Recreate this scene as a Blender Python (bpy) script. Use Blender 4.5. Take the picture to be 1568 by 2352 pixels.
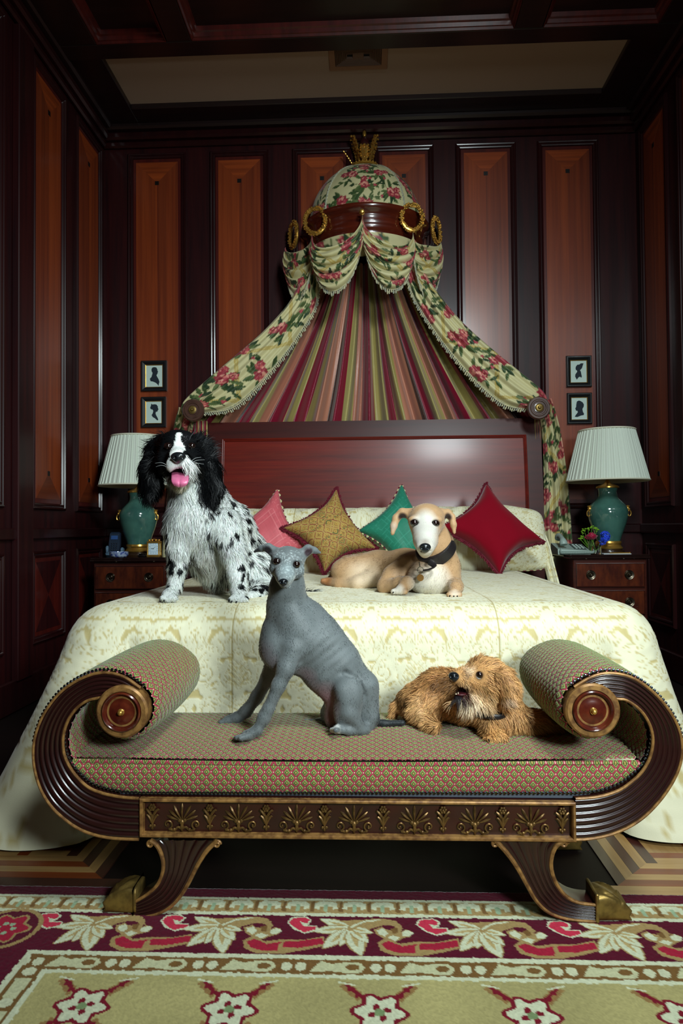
import bpy, math, random
import numpy as np
from mathutils import Vector, Matrix

for o in list(bpy.data.objects):
    bpy.data.objects.remove(o)
SC = bpy.context.scene
COL = SC.collection
PI = math.pi
RNG = np.random.default_rng(7)

# ------------------------------------------------------------------ camera
F = 1568.0
CAM = np.array([0.0, 0.0, 0.85])
YAW, PITCH, ROLL = math.atan(66 / F), math.atan(34 / F), -0.008
RM = Matrix.Rotation(YAW, 3, 'Z') @ Matrix.Rotation(PI / 2 + PITCH, 3, 'X') @ Matrix.Rotation(ROLL, 3, 'Z')
RMN = np.array(RM)
cd = bpy.data.cameras.new('camera')
cd.sensor_fit = 'VERTICAL'; cd.sensor_height = 36.0; cd.lens = F * 36 / 2352
cd.clip_start = 0.02
cam = bpy.data.objects.new('camera', cd)
cam.matrix_world = Matrix.Translation(Vector(CAM)) @ RM.to_4x4()
COL.objects.link(cam)
SC.camera = cam

# ------------------------------------------------------------------ world, strobes, exposure
SC.view_settings.view_transform = 'Standard'
SC.view_settings.look = 'None'
SC.view_settings.gamma = 1.0
SC.view_settings.exposure = -0.32
SC.view_settings.use_curve_mapping = False
W = bpy.data.worlds.new('world'); SC.world = W
W.use_nodes = True
W.node_tree.nodes['Background'].inputs[0].default_value = (0.55, 0.7, 1.0, 1)
W.node_tree.nodes['Background'].inputs[1].default_value = 0.003

def area(name, loc, target, sx, sy, power, col=(1, 1, 1), spread=180):
    l = bpy.data.lights.new(name, 'AREA')
    l.shape = 'RECTANGLE'; l.size = sx; l.size_y = sy
    l.energy = power; l.color = col; l.spread = math.radians(spread)
    o = bpy.data.objects.new(name, l); COL.objects.link(o)
    o.location = loc
    o.rotation_euler = (Vector(target) - Vector(loc)).to_track_quat('-Z', 'Y').to_euler()
    return o
# a softbox on a boom above the camera, a second one to the right
area('strobe_boom', (0.85, 0.55, 2.9), (0.0, 3.0, 1.0), 0.55, 0.55, 48, (0.86, 0.985, 1.0), 118)
area('strobe_softbox', (1.0, -0.5, 1.5), (-0.15, 2.3, 0.75), 0.45, 0.45, 23, (0.86, 0.985, 1.0), 84)

# ------------------------------------------------------------------ geometry helpers
def P(px, py, d):
    """pixel of the 1568x2352 photograph -> point on the plane y = d"""
    v = RMN @ np.array([(px - 784) / F, (1176 - py) / F, -1.0])
    return CAM + v * (d / v[1])
def Pz(px, py, z):
    v = RMN @ np.array([(px - 784) / F, (1176 - py) / F, -1.0])
    return CAM + v * ((z - CAM[2]) / v[2])
def S(c):
    """sRGB 0-255 triple -> linear"""
    return tuple(((x / 255) / 12.92 if x / 255 <= 0.04045 else ((x / 255 + 0.055) / 1.055) ** 2.4) for x in c)
def norm(v):
    v = np.asarray(v, float); return v / (np.linalg.norm(v) + 1e-12)
def crom(pts, n, closed=False):
    """Catmull-Rom resampling, n points evenly by arc length"""
    p = np.asarray(pts, float)
    if closed: q = np.vstack([p[-1], p, p[0], p[1]])
    else: q = np.vstack([2 * p[0] - p[1], p, 2 * p[-1] - p[-2]])
    out = []
    for i in range(1, len(q) - 2):
        t = np.linspace(0, 1, 14, endpoint=False)[:, None]
        a, b, c, d = q[i - 1], q[i], q[i + 1], q[i + 2]
        out.append(.5 * ((2 * b) + (-a + c) * t + (2 * a - 5 * b + 4 * c - d) * t ** 2 + (-a + 3 * b - 3 * c + d) * t ** 3))
    out = np.vstack(out + [q[-2][None]])
    L = np.concatenate([[0], np.cumsum(np.linalg.norm(np.diff(out, axis=0), axis=1))])
    s = np.linspace(0, L[-1], n)
    return np.stack([np.interp(s, L, out[:, k]) for k in range(out.shape[1])], 1)

def mesh_np(name, V, Fc, mat=None, cols=None, uv=None, smooth=True, mats=None, midx=None):
    """V (n,3); Fc (m,4) or (m,3) or list of lists; cols per vertex; uv per vertex"""
    me = bpy.data.meshes.new(name)
    V = np.asarray(V, np.float32)
    if isinstance(Fc, np.ndarray):
        k = Fc.shape[1]; m = len(Fc)
        me.vertices.add(len(V)); me.vertices.foreach_set('co', V.ravel())
        me.loops.add(m * k); me.loops.foreach_set('vertex_index', Fc.astype(np.int32).ravel())
        me.polygons.add(m)
        me.polygons.foreach_set('loop_start', np.arange(0, m * k, k, dtype=np.int32))
        me.update(calc_edges=True)
        me.validate()
    else:
        me.from_pydata([tuple(map(float, v)) for v in V], [], [tuple(int(i) for i in f) for f in Fc])
    if mat is not None: me.materials.append(mat)
    if mats:
        for q in mats: me.materials.append(q)
    if midx is not None and len(midx) == len(me.polygons):
        me.polygons.foreach_set('material_index', np.asarray(midx, np.int32))
    if len(me.polygons):
        me.polygons.foreach_set('use_smooth', np.full(len(me.polygons), bool(smooth)))
    if cols is not None:
        a = me.color_attributes.new('Col', 'FLOAT_COLOR', 'POINT')
        c = np.ones((len(V), 4), np.float32); c[:, :3] = np.asarray(cols).reshape(-1, 3)
        a.data.foreach_set('color', c.ravel())
    if uv is not None:
        l = me.uv_layers.new(name='UVMap')
        vi = np.empty(len(me.loops), np.int32); me.loops.foreach_get('vertex_index', vi)
        l.data.foreach_set('uv', np.asarray(uv, np.float32).reshape(-1, 2)[vi].ravel())
    me.update()
    return me
def link(name, me, parent=None, kind=None):
    o = bpy.data.objects.new(name, me); COL.objects.link(o)
    if parent is not None:
        o.parent = parent
        if parent.type == 'EMPTY' or parent.location.length > 0:
            o.matrix_parent_inverse = Matrix.Translation(parent.location).inverted()
    if kind: o['kind'] = kind
    return o
def tag(o, label, cat, group=None):
    o['label'] = label; o['category'] = cat
    if group: o['group'] = group
    return o
def thing(name, label, cat, loc, group=None):
    o = bpy.data.objects.new(name, None); COL.objects.link(o)
    o.location = tuple(map(float, loc)); o.empty_display_size = 0.05
    return tag(o, label, cat, group)

def grid_faces(n, m, cu=False, cv=False, off=0):
    i = np.arange(n if cu else n - 1); j = np.arange(m if cv else m - 1)
    I, J = np.meshgrid(i, j, indexing='ij')
    a = I * m + J; b = ((I + 1) % n) * m + J; c = ((I + 1) % n) * m + (J + 1) % m; d = I * m + (J + 1) % m
    return np.stack([a, b, c, d], -1).reshape(-1, 4) + off
def grid(name, G, mat, parent=None, cols=None, uv=None, cu=False, cv=False, flip=False, thick=0, kind=None, smooth=True):
    n, m = G.shape[:2]
    f = grid_faces(n, m, cu, cv)
    if flip: f = f[:, ::-1]
    me = mesh_np(name, G.reshape(-1, 3), f, mat, None if cols is None else cols.reshape(-1, 3), None if uv is None else uv.reshape(-1, 2), smooth)
    o = link(name, me, parent, kind)
    if thick:
        md = o.modifiers.new('thick', 'SOLIDIFY'); md.thickness = abs(thick); md.offset = -1 if thick > 0 else 1
    return o

class MB:
    """collects shapes into one mesh"""
    def __init__(s): s.V = []; s.F = []; s.M = []
    def add(s, V, Fc, m=0):
        o = len(s.V); s.V += [tuple(map(float, v)) for v in V]
        s.F += [tuple(int(i) + o for i in f) for f in Fc]; s.M += [m] * len(Fc); return s
    def box(s, lo, hi, bev=0.0, m=0):
        lo = np.minimum(lo, hi).astype(float) if isinstance(lo, np.ndarray) else np.minimum(np.array(lo, float), np.array(hi, float))
        hi = np.maximum(np.array(lo, float), np.array(hi, float))
        if bev <= 0:
            V = [(x, y, z) for x in (lo[0], hi[0]) for y in (lo[1], hi[1]) for z in (lo[2], hi[2])]
            return s.add(V, [(0, 1, 3, 2), (4, 6, 7, 5), (0, 4, 5, 1), (2, 3, 7, 6), (0, 2, 6, 4), (1, 5, 7, 3)], m)
        b = min(bev, *(0.49 * (hi - lo)))
        c = (lo + hi) / 2; h = (hi - lo) / 2
        V = []; idx = {}
        for sx in (-1, 1):
            for sy in (-1, 1):
                for sz in (-1, 1):
                    for ax in range(3):
                        p = np.array([sx, sy, sz]) * (h - b)
                        p[ax] = np.array([sx, sy, sz])[ax] * h[ax]
                        idx[(sx, sy, sz, ax)] = len(V); V.append(c + p)
        Fc = []
        for ax in range(3):
            a1, a2 = (ax + 1) % 3, (ax + 2) % 3
            for sg in (-1, 1):
                q = []
                for (u, v) in ((-1, -1), (1, -1), (1, 1), (-1, 1)):
                    k = [0, 0, 0]; k[ax] = sg; k[a1] = u; k[a2] = v
                    q.append(idx[(k[0], k[1], k[2], ax)])
                Fc.append(q if sg > 0 else q[::-1])
            for u in (-1, 1):
                for v in (-1, 1):
                    k0 = [0, 0, 0]; k0[a1] = u; k0[a2] = v; k0[ax] = -1; k1 = list(k0); k1[ax] = 1
                    q = [idx[(*k0, a1)], idx[(*k1, a1)], idx[(*k1, a2)], idx[(*k0, a2)]]
                    Fc.append(q if u * v > 0 else q[::-1])
        for sx in (-1, 1):
            for sy in (-1, 1):
                for sz in (-1, 1):
                    q = [idx[(sx, sy, sz, a)] for a in range(3)]
                    Fc.append(q if sx * sy * sz > 0 else q[::-1])
        return s.add(V, Fc, m)
    def lathe(s, prof, c=(0, 0, 0), axis=(0, 0, 1), n=32, m=0, a0=0, a1=2 * PI, cap=True):
        """prof: [(r, h)...] along axis"""
        ax = norm(axis); t = np.array([1., 0, 0]) if abs(ax[0]) < .9 else np.array([0, 1., 0])
        e1 = norm(np.cross(ax, t)); e2 = np.cross(ax, e1)
        full = abs(a1 - a0 - 2 * PI) < 1e-6
        A = np.linspace(a0, a1, n, endpoint=not full)
        V = [np.array(c) + r * (math.cos(a) * e1 + math.sin(a) * e2) + h * ax for (r, h) in prof for a in A]
        k = len(A); Fc = []
        for i in range(len(prof) - 1):
            for j in range(k if full else k - 1):
                Fc.append((i * k + j, i * k + (j + 1) % k, (i + 1) * k + (j + 1) % k, (i + 1) * k + j))
        if cap and full:
            if prof[0][0] > 1e-5: Fc.append(tuple(range(k))[::-1])
            if prof[-1][0] > 1e-5: Fc.append(tuple(range((len(prof) - 1) * k, len(prof) * k)))
        return s.add(V, Fc, m)
    def tube(s, pts, r, n=8, m=0, closed=False, flat=None, up=None):
        p = np.asarray(pts, float); N = len(p)
        r = np.broadcast_to(np.asarray(r, float), (N,))
        T = np.gradient(p, axis=0) if not closed else np.roll(p, -1, 0) - np.roll(p, 1, 0)
        T = T / (np.linalg.norm(T, axis=1, keepdims=True) + 1e-12)
        u = np.array(up, float) if up is not None else (np.array([0, 0, 1.]) if abs(T[0][2]) < .9 else np.array([0, 1., 0]))
        V = []
        for i in range(N):
            u = u - T[i] * np.dot(u, T[i])
            if np.linalg.norm(u) < 1e-6: u = np.cross(T[i], [1, 0.3, 0.2])
            u = norm(u); w = np.cross(T[i], u)
            for j in range(n):
                a = 2 * PI * j / n
                V.append(p[i] + r[i] * (math.cos(a) * u + math.sin(a) * w * (flat or 1)))
            if up is not None: u = np.array(up, float)
        Fc = []
        for i in range(N if closed else N - 1):
            for j in range(n):
                a, b = i * n + j, i * n + (j + 1) % n
                c, d = ((i + 1) % N) * n + (j + 1) % n, ((i + 1) % N) * n + j
                Fc.append((a, b, c, d))
        if not closed:
            Fc.append(tuple(range(n))[::-1]); Fc.append(tuple(range((N - 1) * n, N * n)))
        return s.add(V, Fc, m)
    def ball(s, c, r, n=10, k=7, m=0, R=None):
        r = np.broadcast_to(np.asarray(r, float), (3,)); V = []; Fc = []
        for i in range(k + 1):
            th = PI * i / k
            for j in range(n):
                a = 2 * PI * j / n
                q = np.array([math.sin(th) * math.cos(a), math.sin(th) * math.sin(a), math.cos(th)]) * r
                if R is not None: q = R @ q
                V.append(np.array(c) + q)
        for i in range(k):
            for j in range(n):
                Fc.append((i * n + j, (i + 1) * n + j, (i + 1) * n + (j + 1) % n, i * n + (j + 1) % n))
        return s.add(V, Fc, m)
    def prism(s, poly, d, m=0):
        """poly: list of 3D points (planar), extruded by the vector d"""
        p = np.asarray(poly, float); k = len(p); d = np.asarray(d, float)
        V = list(p) + list(p + d)
        Fc = [tuple(range(k))[::-1], tuple(range(k, 2 * k))]
        for i in range(k): Fc.append((i, (i + 1) % k, k + (i + 1) % k, k + i))
        return s.add(V, Fc, m)
    def mesh(s, name, mat, smooth=True, angle=38):
        mats = mat if isinstance(mat, (list, tuple)) else [mat]
        me = mesh_np(name, np.array(s.V), s.F, None, smooth=smooth, mats=mats, midx=s.M)
        import bmesh
        bm = bmesh.new(); bm.from_mesh(me)
        bmesh.ops.recalc_face_normals(bm, faces=bm.faces)
        if smooth:
            for e in bm.edges:
                if len(e.link_faces) == 2 and e.calc_face_angle(0) > math.radians(angle): e.smooth = False
        bm.to_mesh(me); bm.free(); me.update()
        return me
    def build(s, name, mat, parent=None, smooth=True, angle=38, kind=None):
        return link(name, s.mesh(name, mat, smooth, angle), parent, kind)

# ------------------------------------------------------------------ painting in a plane (prints, woven pattern)
def vnoise(u, v, seed=0):
    """cheap smooth value noise"""
    r = np.random.default_rng(seed).random((64, 64))
    iu = np.floor(u).astype(int); iv = np.floor(v).astype(int)
    fu = u - iu; fv = v - iv
    fu = fu * fu * (3 - 2 * fu); fv = fv * fv * (3 - 2 * fv)
    g = lambda a, b: r[a % 64, b % 64]
    return (g(iu, iv) * (1 - fu) + g(iu + 1, iv) * fu) * (1 - fv) + (g(iu, iv + 1) * (1 - fu) + g(iu + 1, iv + 1) * fu) * fv
class Paint:
    def __init__(s, u, v, base):
        s.u = np.asarray(u, float).ravel(); s.v = np.asarray(v, float).ravel()
        s.c = np.empty((len(s.u), 3)); s.c[:] = base; s.h = np.zeros(len(s.u))
    def near(s, x0, x1, y0, y1):
        return np.nonzero((s.u >= x0) & (s.u <= x1) & (s.v >= y0) & (s.v <= y1))[0]
    def put(s, i, c, h=None):
        s.c[i] = c
        if h is not None: s.h[i] = h
    def ell(s, cx, cy, rx, ry, ang, col, h=None, lobes=0, amp=0, ph=0, soft=None):
        R = max(rx, ry) * (1 + amp) + 1e-4
        i = s.near(cx - R, cx + R, cy - R, cy + R)
        if not len(i): return
        du, dv = s.u[i] - cx, s.v[i] - cy
        c_, s_ = math.cos(ang), math.sin(ang)
        a = (du * c_ + dv * s_) / rx; b = (-du * s_ + dv * c_) / ry
        rr = np.hypot(a, b)
        if lobes: rr = rr / (1 + amp * np.cos(lobes * np.arctan2(b, a) + ph))
        k = i[rr < 1]
        if soft is not None:
            w = np.clip((1 - rr[rr < 1]) * 2.2, 0, 1)[:, None]
            s.c[k] = np.array(col) * w + np.array(soft) * (1 - w)
        else: s.c[k] = col
        if h is not None: s.h[k] = h
    def poly(s, pts, col, h=None):
        p = np.asarray(pts, float)
        i = s.near(p[:, 0].min(), p[:, 0].max(), p[:, 1].min(), p[:, 1].max())
        if not len(i): return
        x, y = s.u[i], s.v[i]; ins = np.zeros(len(i), bool)
        for k in range(len(p)):
            x0, y0 = p[k]; x1, y1 = p[(k + 1) % len(p)]
            if y0 == y1: continue
            c = ((y0 > y) != (y1 > y)) & (x < (x1 - x0) * (y - y0) / (y1 - y0) + x0)
            ins ^= c
        s.c[i[ins]] = col
        if h is not None: s.h[i[ins]] = h
    def line(s, pts, w, col, h=None):
        p = np.asarray(pts, float); N = len(p); w = np.broadcast_to(np.asarray(w, float), (N,))
        for k in range(N - 1):
            a, b = p[k], p[k + 1]; W_ = max(w[k], w[k + 1])
            i = s.near(min(a[0], b[0]) - W_, max(a[0], b[0]) + W_, min(a[1], b[1]) - W_, max(a[1], b[1]) + W_)
            if not len(i): continue
            d = b - a; L2 = max(d @ d, 1e-12)
            t = np.clip(((s.u[i] - a[0]) * d[0] + (s.v[i] - a[1]) * d[1]) / L2, 0, 1)
            q = np.hypot(s.u[i] - a[0] - t * d[0], s.v[i] - a[1] - t * d[1])
            k2 = i[q < w[k] * (1 - t) + w[k + 1] * t]
            s.c[k2] = col
            if h is not None: s.h[k2] = h
    def leaf(s, x, y, ang, L, wd, col, vein=None, h=None, curl=0.0):
        n = 9; t = np.linspace(0, 1, n)
        a = ang + curl * t
        step = L / (n - 1)
        px = x + np.concatenate([[0], np.cumsum(np.cos(a[:-1]) * step)])
        py = y + np.concatenate([[0], np.cumsum(np.sin(a[:-1]) * step)])
        w = wd * np.sin(PI * np.clip(t * .93 + .05, 0, 1)) ** .9
        lx, ly = px - np.sin(a) * w, py + np.cos(a) * w
        rx, ry = px + np.sin(a) * w, py - np.cos(a) * w
        s.poly(np.vstack([np.stack([lx, ly], 1), np.stack([rx, ry], 1)[::-1]]), col, h)
        if vein is not None:
            s.poly(np.vstack([np.stack([lx, ly], 1), np.stack([px, py], 1)[::-1]]), vein)

# ------------------------------------------------------------------ materials
def nod(nt, t, **kw):
    n = nt.nodes.new(t)
    for k, v in kw.items(): setattr(n, k, v)
    return n
MATS = {}
def M(name, col=(.8, .8, .8), rough=.5, metal=0, spec=.5, coat=0, coatr=.1, sheen=0, attr=False, var=None, bump=None, grain=None, trans=0, alpha=1, sub=0, ior=1.45, hbump=0, emit=None):
    """var=(scale, amount, second colour); bump=(scale, strength[, stretch]); grain=(colour2, scale vec, amount)"""
    if name in MATS: return MATS[name]
    m = bpy.data.materials.new(name); m.use_nodes = True
    nt = m.node_tree; b = nt.nodes['Principled BSDF']; L = nt.links.new
    b.inputs['Roughness'].default_value = rough; b.inputs['Metallic'].default_value = metal
    b.inputs['Specular IOR Level'].default_value = spec
    b.inputs['Coat Weight'].default_value = coat; b.inputs['Coat Roughness'].default_value = coatr
    b.inputs['IOR'].default_value = ior
    if sheen: b.inputs['Sheen Weight'].default_value = sheen; b.inputs['Sheen Roughness'].default_value = .4
    if trans: b.inputs['Transmission Weight'].default_value = trans
    if emit:
        b.inputs['Emission Color'].default_value = (*emit[0], 1); b.inputs['Emission Strength'].default_value = emit[1]
    src = None
    if attr:
        a = nod(nt, 'ShaderNodeAttribute', attribute_name='Col'); src = a.outputs['Color']
    else:
        r = nod(nt, 'ShaderNodeRGB'); r.outputs[0].default_value = (*col, 1); src = r.outputs[0]
    tc = nod(nt, 'ShaderNodeTexCoord')
    def noise(scale, stretch=(1, 1, 1), detail=4, rg=.55):
        mp = nod(nt, 'ShaderNodeMapping'); mp.inputs['Scale'].default_value = stretch
        L(tc.outputs['Object'], mp.inputs[0])
        n = nod(nt, 'ShaderNodeTexNoise'); n.inputs['Scale'].default_value = scale
        n.inputs['Detail'].default_value = detail; n.inputs['Roughness'].default_value = rg
        L(mp.outputs[0], n.inputs['Vector']); return n.outputs[0]
    def mix(a, bcol, fac, lo=.35, hi=.65, amt=1.0):
        mr = nod(nt, 'ShaderNodeMapRange'); mr.inputs[1].default_value = lo; mr.inputs[2].default_value = hi
        mr.inputs[4].default_value = amt; L(fac, mr.inputs[0])
        mx = nod(nt, 'ShaderNodeMix', data_type='RGBA'); L(mr.outputs[0], mx.inputs[0])
        L(a, mx.inputs[6]); mx.inputs[7].default_value = (*bcol, 1); return mx.outputs[2]
    if grain:
        for (c2, sc, am) in (grain if isinstance(grain, list) else [grain]):
            src = mix(src, c2, noise(1.0, sc, 6, .62), .36, .66, am)
    if var: src = mix(src, var[2], noise(var[0], (1, 1, 1), 5), .38, .64, var[1])
    L(src, b.inputs['Base Color'])
    if bump or hbump:
        bp = nod(nt, 'ShaderNodeBump'); bp.inputs['Strength'].default_value = bump[1] if bump else hbump
        bp.inputs['Distance'].default_value = .004
        L(noise(bump[0], bump[2] if len(bump) > 2 else (1, 1, 1), 3), bp.inputs['Height'])
        L(bp.outputs[0], b.inputs['Normal'])
    MATS[name] = m
    return m
def math_n(nt, op, a, b=None, c=None):
    n = nod(nt, 'ShaderNodeMath', operation=op)
    for i, x in enumerate((a, b, c)):
        if x is None: continue
        if isinstance(x, (int, float)): n.inputs[i].default_value = x
        else: nt.links.new(x, n.inputs[i])
    return n.outputs[0]

# woods (grain runs along the axis with the small scale)
MAHOG = S((70, 26, 16)); MAHOG_D = S((34, 10, 9))
m_stile = M('wood stile dark mahogany', S((52, 15, 16)), .42, spec=.25, coat=.12, coatr=.22, grain=(S((24, 8, 12)), (30, 30, 1.2), .8))
m_field_a = M('wood veneer golden left', S((150, 66, 26)), .36, coat=.3, coatr=.2, grain=[(S((112, 42, 16)), (26, 26, .7), .8), (S((88, 34, 16)), (90, 90, 1.5), .35)])
m_field_b = M('wood veneer golden right', S((124, 50, 22)), .36, coat=.3, coatr=.2, grain=[(S((84, 30, 16)), (34, 34, .6), .9), (S((150, 70, 30)), (80, 80, 1.2), .3)])
m_field_t = M('wood veneer cross grain', S((156, 68, 26)), .36, coat=.3, coatr=.2, grain=(S((104, 40, 16)), (1.2, 1.2, 40), .8))
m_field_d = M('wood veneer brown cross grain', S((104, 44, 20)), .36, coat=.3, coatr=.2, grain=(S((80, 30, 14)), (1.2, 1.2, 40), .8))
m_border = M('wood border mahogany', S((84, 24, 18)), .34, coat=.35, coatr=.18, grain=(S((52, 14, 14)), (24, 24, 1.0), .8))
m_mould = M('wood moulding dark', S((44, 14, 15)), .28, spec=.35, coat=.3, coatr=.14, grain=(S((24, 8, 10)), (20, 20, 1), .6))
m_inlay = M('ebony inlay', S((18, 12, 12)), .4)
m_ceilw = M('wood ceiling nearly black', S((34, 17, 16)), .4, coat=.25, coatr=.2, grain=(S((18, 9, 10)), (2, 30, 30), .7))
m_plaster = M('beige painted ceiling', S((172, 148, 128)), .85, bump=(60, .1))
m_gold = M('gilded brass', S((216, 168, 80)), .28, .78, var=(30, .5, S((160, 112, 44))))
m_brass = M('old brass', S((142, 116, 60)), .42, .7, var=(45, .7, S((84, 66, 34))), bump=(60, .15))
m_gilt = M('worn gilt paint', S((158, 116, 64)), .42, .3, var=(60, .8, S((84, 50, 28))))
# ================================================================== THE ROOM
YB, XL, XR, ZC = 4.25, -1.68, 1.66, 3.42
def struct(o): o['kind'] = 'structure'; return o
def frame_moulding(o, ux, uz, n, w, h, prof):
    """rectangular swept moulding: o = lower-left corner, ux/uz axes, n towards the room"""
    b = MB(); loops = []
    for (ins, ht) in prof:
        loops.append([o + ux * ins + uz * ins + n * ht, o + ux * (w - ins) + uz * ins + n * ht,
                      o + ux * (w - ins) + uz * (h - ins) + n * ht, o + ux * ins + uz * (h - ins) + n * ht])
    V = [p for l in loops for p in l]; Fc = []
    for i in range(len(loops) - 1):
        for j in range(4): Fc.append((i * 4 + j, i * 4 + (j + 1) % 4, (i + 1) * 4 + (j + 1) % 4, (i + 1) * 4 + j))
    b.add(V, Fc); return b
MPROF = [(0, 0), (0, .012), (.006, .019), (.012, .017), (.015, .011), (.020, .011), (.024, .015), (.030, .013), (.035, .003)]
def plate(poly2, o, ux, uz, n, t0, t1):
    return MB().prism([o + ux * a + uz * c + n * t0 for (a, c) in poly2], n * (t1 - t0))
def wall_panel(wall, o, ux, n, w, z0, z1, kind='tall'):
    """o: point on the wall at the middle of the panel, z ignored"""
    uz = np.array([0, 0, 1.]); o = np.array([o[0], o[1], 0.]) - ux * w / 2; h = z1 - z0
    o = o + uz * z0
    frame_moulding(o, ux, uz, n, w, h, MPROF).build('panel_moulding', m_mould, wall, smooth=False)
    bd = .052
    x0, x1, y0, y1 = .03, w - .03, .03, h - .03
    X0, X1, Y0, Y1 = bd, w - bd, bd + .004, h - bd - .004
    for pl in ([(x0, y0), (x1, y0), (X1, Y0), (X0, Y0)], [(x1, y0), (x1, y1), (X1, Y1), (X1, Y0)], [(x1, y1), (x0, y1), (X0, Y1), (X1, Y1)], [(x0, y1), (x0, y0), (X0, Y0), (X0, Y1)]):
        plate(pl, o, ux, uz, n, -.003, .004).build('panel_border', m_border, wall, smooth=False)
    c = (X0 + X1) / 2; k = (X1 - X0) / 2
    if kind == 'tall':
        plate([(X0, Y0), (c, Y0 + k), (c, Y1 - k), (X0, Y1)], o, ux, uz, n, -.003, .006).build('veneer', m_field_a, wall, smooth=False)
        plate([(X1, Y1), (c, Y1 - k), (c, Y0 + k), (X1, Y0)], o, ux, uz, n, -.003, .0062).build('veneer', m_field_b, wall, smooth=False)
        plate([(X0, Y1), (c, Y1 - k), (X1, Y1)], o, ux, uz, n, -.003, .0064).build('veneer', m_field_t, wall, smooth=False)
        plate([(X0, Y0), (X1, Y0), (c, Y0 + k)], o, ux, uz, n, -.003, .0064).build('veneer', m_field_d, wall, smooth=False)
        for yy in (Y1 - k, Y0 + k):
            s_ = .0125
            plate([(c - s_, yy - s_), (c + s_, yy - s_), (c + s_, yy + s_), (c - s_, yy + s_)], o, ux, uz, n, 0, .0075).build('inlay', m_inlay, wall, smooth=False)
    else:
        cy = (Y0 + Y1) / 2
        for pl, mm in (([(X0, Y0), (c, cy), (X0, Y1)], m_border), ([(X1, Y1), (c, cy), (X1, Y0)], m_border), ([(X0, Y1), (c, cy), (X1, Y1)], m_stile), ([(X0, Y0), (X1, Y0), (c, cy)], m_stile)):  # darker woods here put the dimness low on the walls into the colour
            plate(pl, o, ux, uz, n, -.003, .006).build('veneer', mm, wall, smooth=False)

# ---- floor
m_floor = M('floor darkened with bench shade', S((24, 14, 12)), .6, spec=.2, grain=(S((16, 10, 9)), (2, 30, 30), .6))  # near-black colour carries the shade under the bench
fl = struct(MB().box((XL - .1, -2.4, -.06), (XR + .1, YB + .1, -.004)).build('floor', m_floor, smooth=False))
m_oak = M('parquet oak', S((176, 138, 84)), .35, coat=.35, coatr=.2, grain=(S((138, 98, 56)), (3, 60, 60), .6))
m_oak2 = M('parquet oak across', S((160, 124, 74)), .35, coat=.35, coatr=.2, grain=(S((124, 88, 50)), (60, 3, 60), .6))
m_maho = M('parquet mahogany', S((128, 58, 22)), .35, coat=.35, coatr=.2, grain=(S((92, 36, 14)), (3, 50, 50), .6))
m_waln = M('parquet walnut', S((70, 34, 26)), .35, coat=.35, coatr=.2, grain=(S((46, 20, 16)), (50, 3, 50), .6))
def tile(pts, mat):
    p = [np.array([x, y, -.012]) for (x, y) in pts]
    MB().prism(p, (0, 0, .012)).build('parquet_piece', mat, fl, smooth=False)
def key_cell(x0, y0, sg):
    """greek-key marquetry: mitred L-shaped strips; sg mirrors it"""
    s_ = .0275
    X = lambda a: x0 + sg * a
    for k in range(6):
        a, b_ = k * s_, (k + 1) * s_ - .0006
        e = .62
        hm, vm = ((m_maho, m_waln) if k % 2 == 0 else (m_oak, m_oak2))
        top = .50
        # near strip and side strip, mitred together
        if k < 4:
            tile([(X(a), y0 + a), (X(e), y0 + a), (X(e), y0 + b_), (X(b_), y0 + b_)], hm)
            tile([(X(a), y0 + a), (X(b_), y0 + b_), (X(b_), y0 + top), (X(a), y0 + top)], vm)
    q = 4 * s_; yq = y0 + q
    # the meander inside, repeated along x
    for c in range(2):
        u = q + c * .26
        tile([(X(u), yq), (X(u + s_), yq), (X(u + s_), yq + .14), (X(u), yq + .14)], m_waln)
        tile([(X(u + s_), yq), (X(u + .13), yq), (X(u + .13), yq + s_), (X(u + s_), yq + s_)], m_oak)
        tile([(X(u + .13), yq), (X(u + .16), yq), (X(u + .16), yq + .12), (X(u + .13), yq + .12)], m_maho)
        tile([(X(u + s_), yq + s_), (X(u + .13), yq + s_), (X(u + .13), yq + 2 * s_), (X(u + s_), yq + 2 * s_)], m_maho)
        tile([(X(u + s_), yq + 2 * s_), (X(u + .13), yq + 2 * s_), (X(u + .13), yq + .14), (X(u + s_), yq + .14)], m_oak2)
        tile([(X(u + .16), yq), (X(u + .26), yq), (X(u + .26), yq + s_), (X(u + .16), yq + s_)], m_oak)
        tile([(X(u + .16), yq + s_), (X(u + .26), yq + s_), (X(u + .26), yq + 2 * s_), (X(u + .16), yq + 2 * s_)], m_maho)
        tile([(X(u + .16), yq + 2 * s_), (X(u + .26), yq + 2 * s_), (X(u + .26), yq + .12), (X(u + .16), yq + .12)], m_oak)
tile([(-1.6, 1.58), (-.6, 1.58), (-.6, 1.652), (-1.6, 1.652)], m_waln)
tile([(.52, 1.58), (1.6, 1.58), (1.6, 1.652), (.52, 1.652)], m_oak)
key_cell(.575, 1.653, 1); key_cell(-.66, 1.653, -1)

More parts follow.
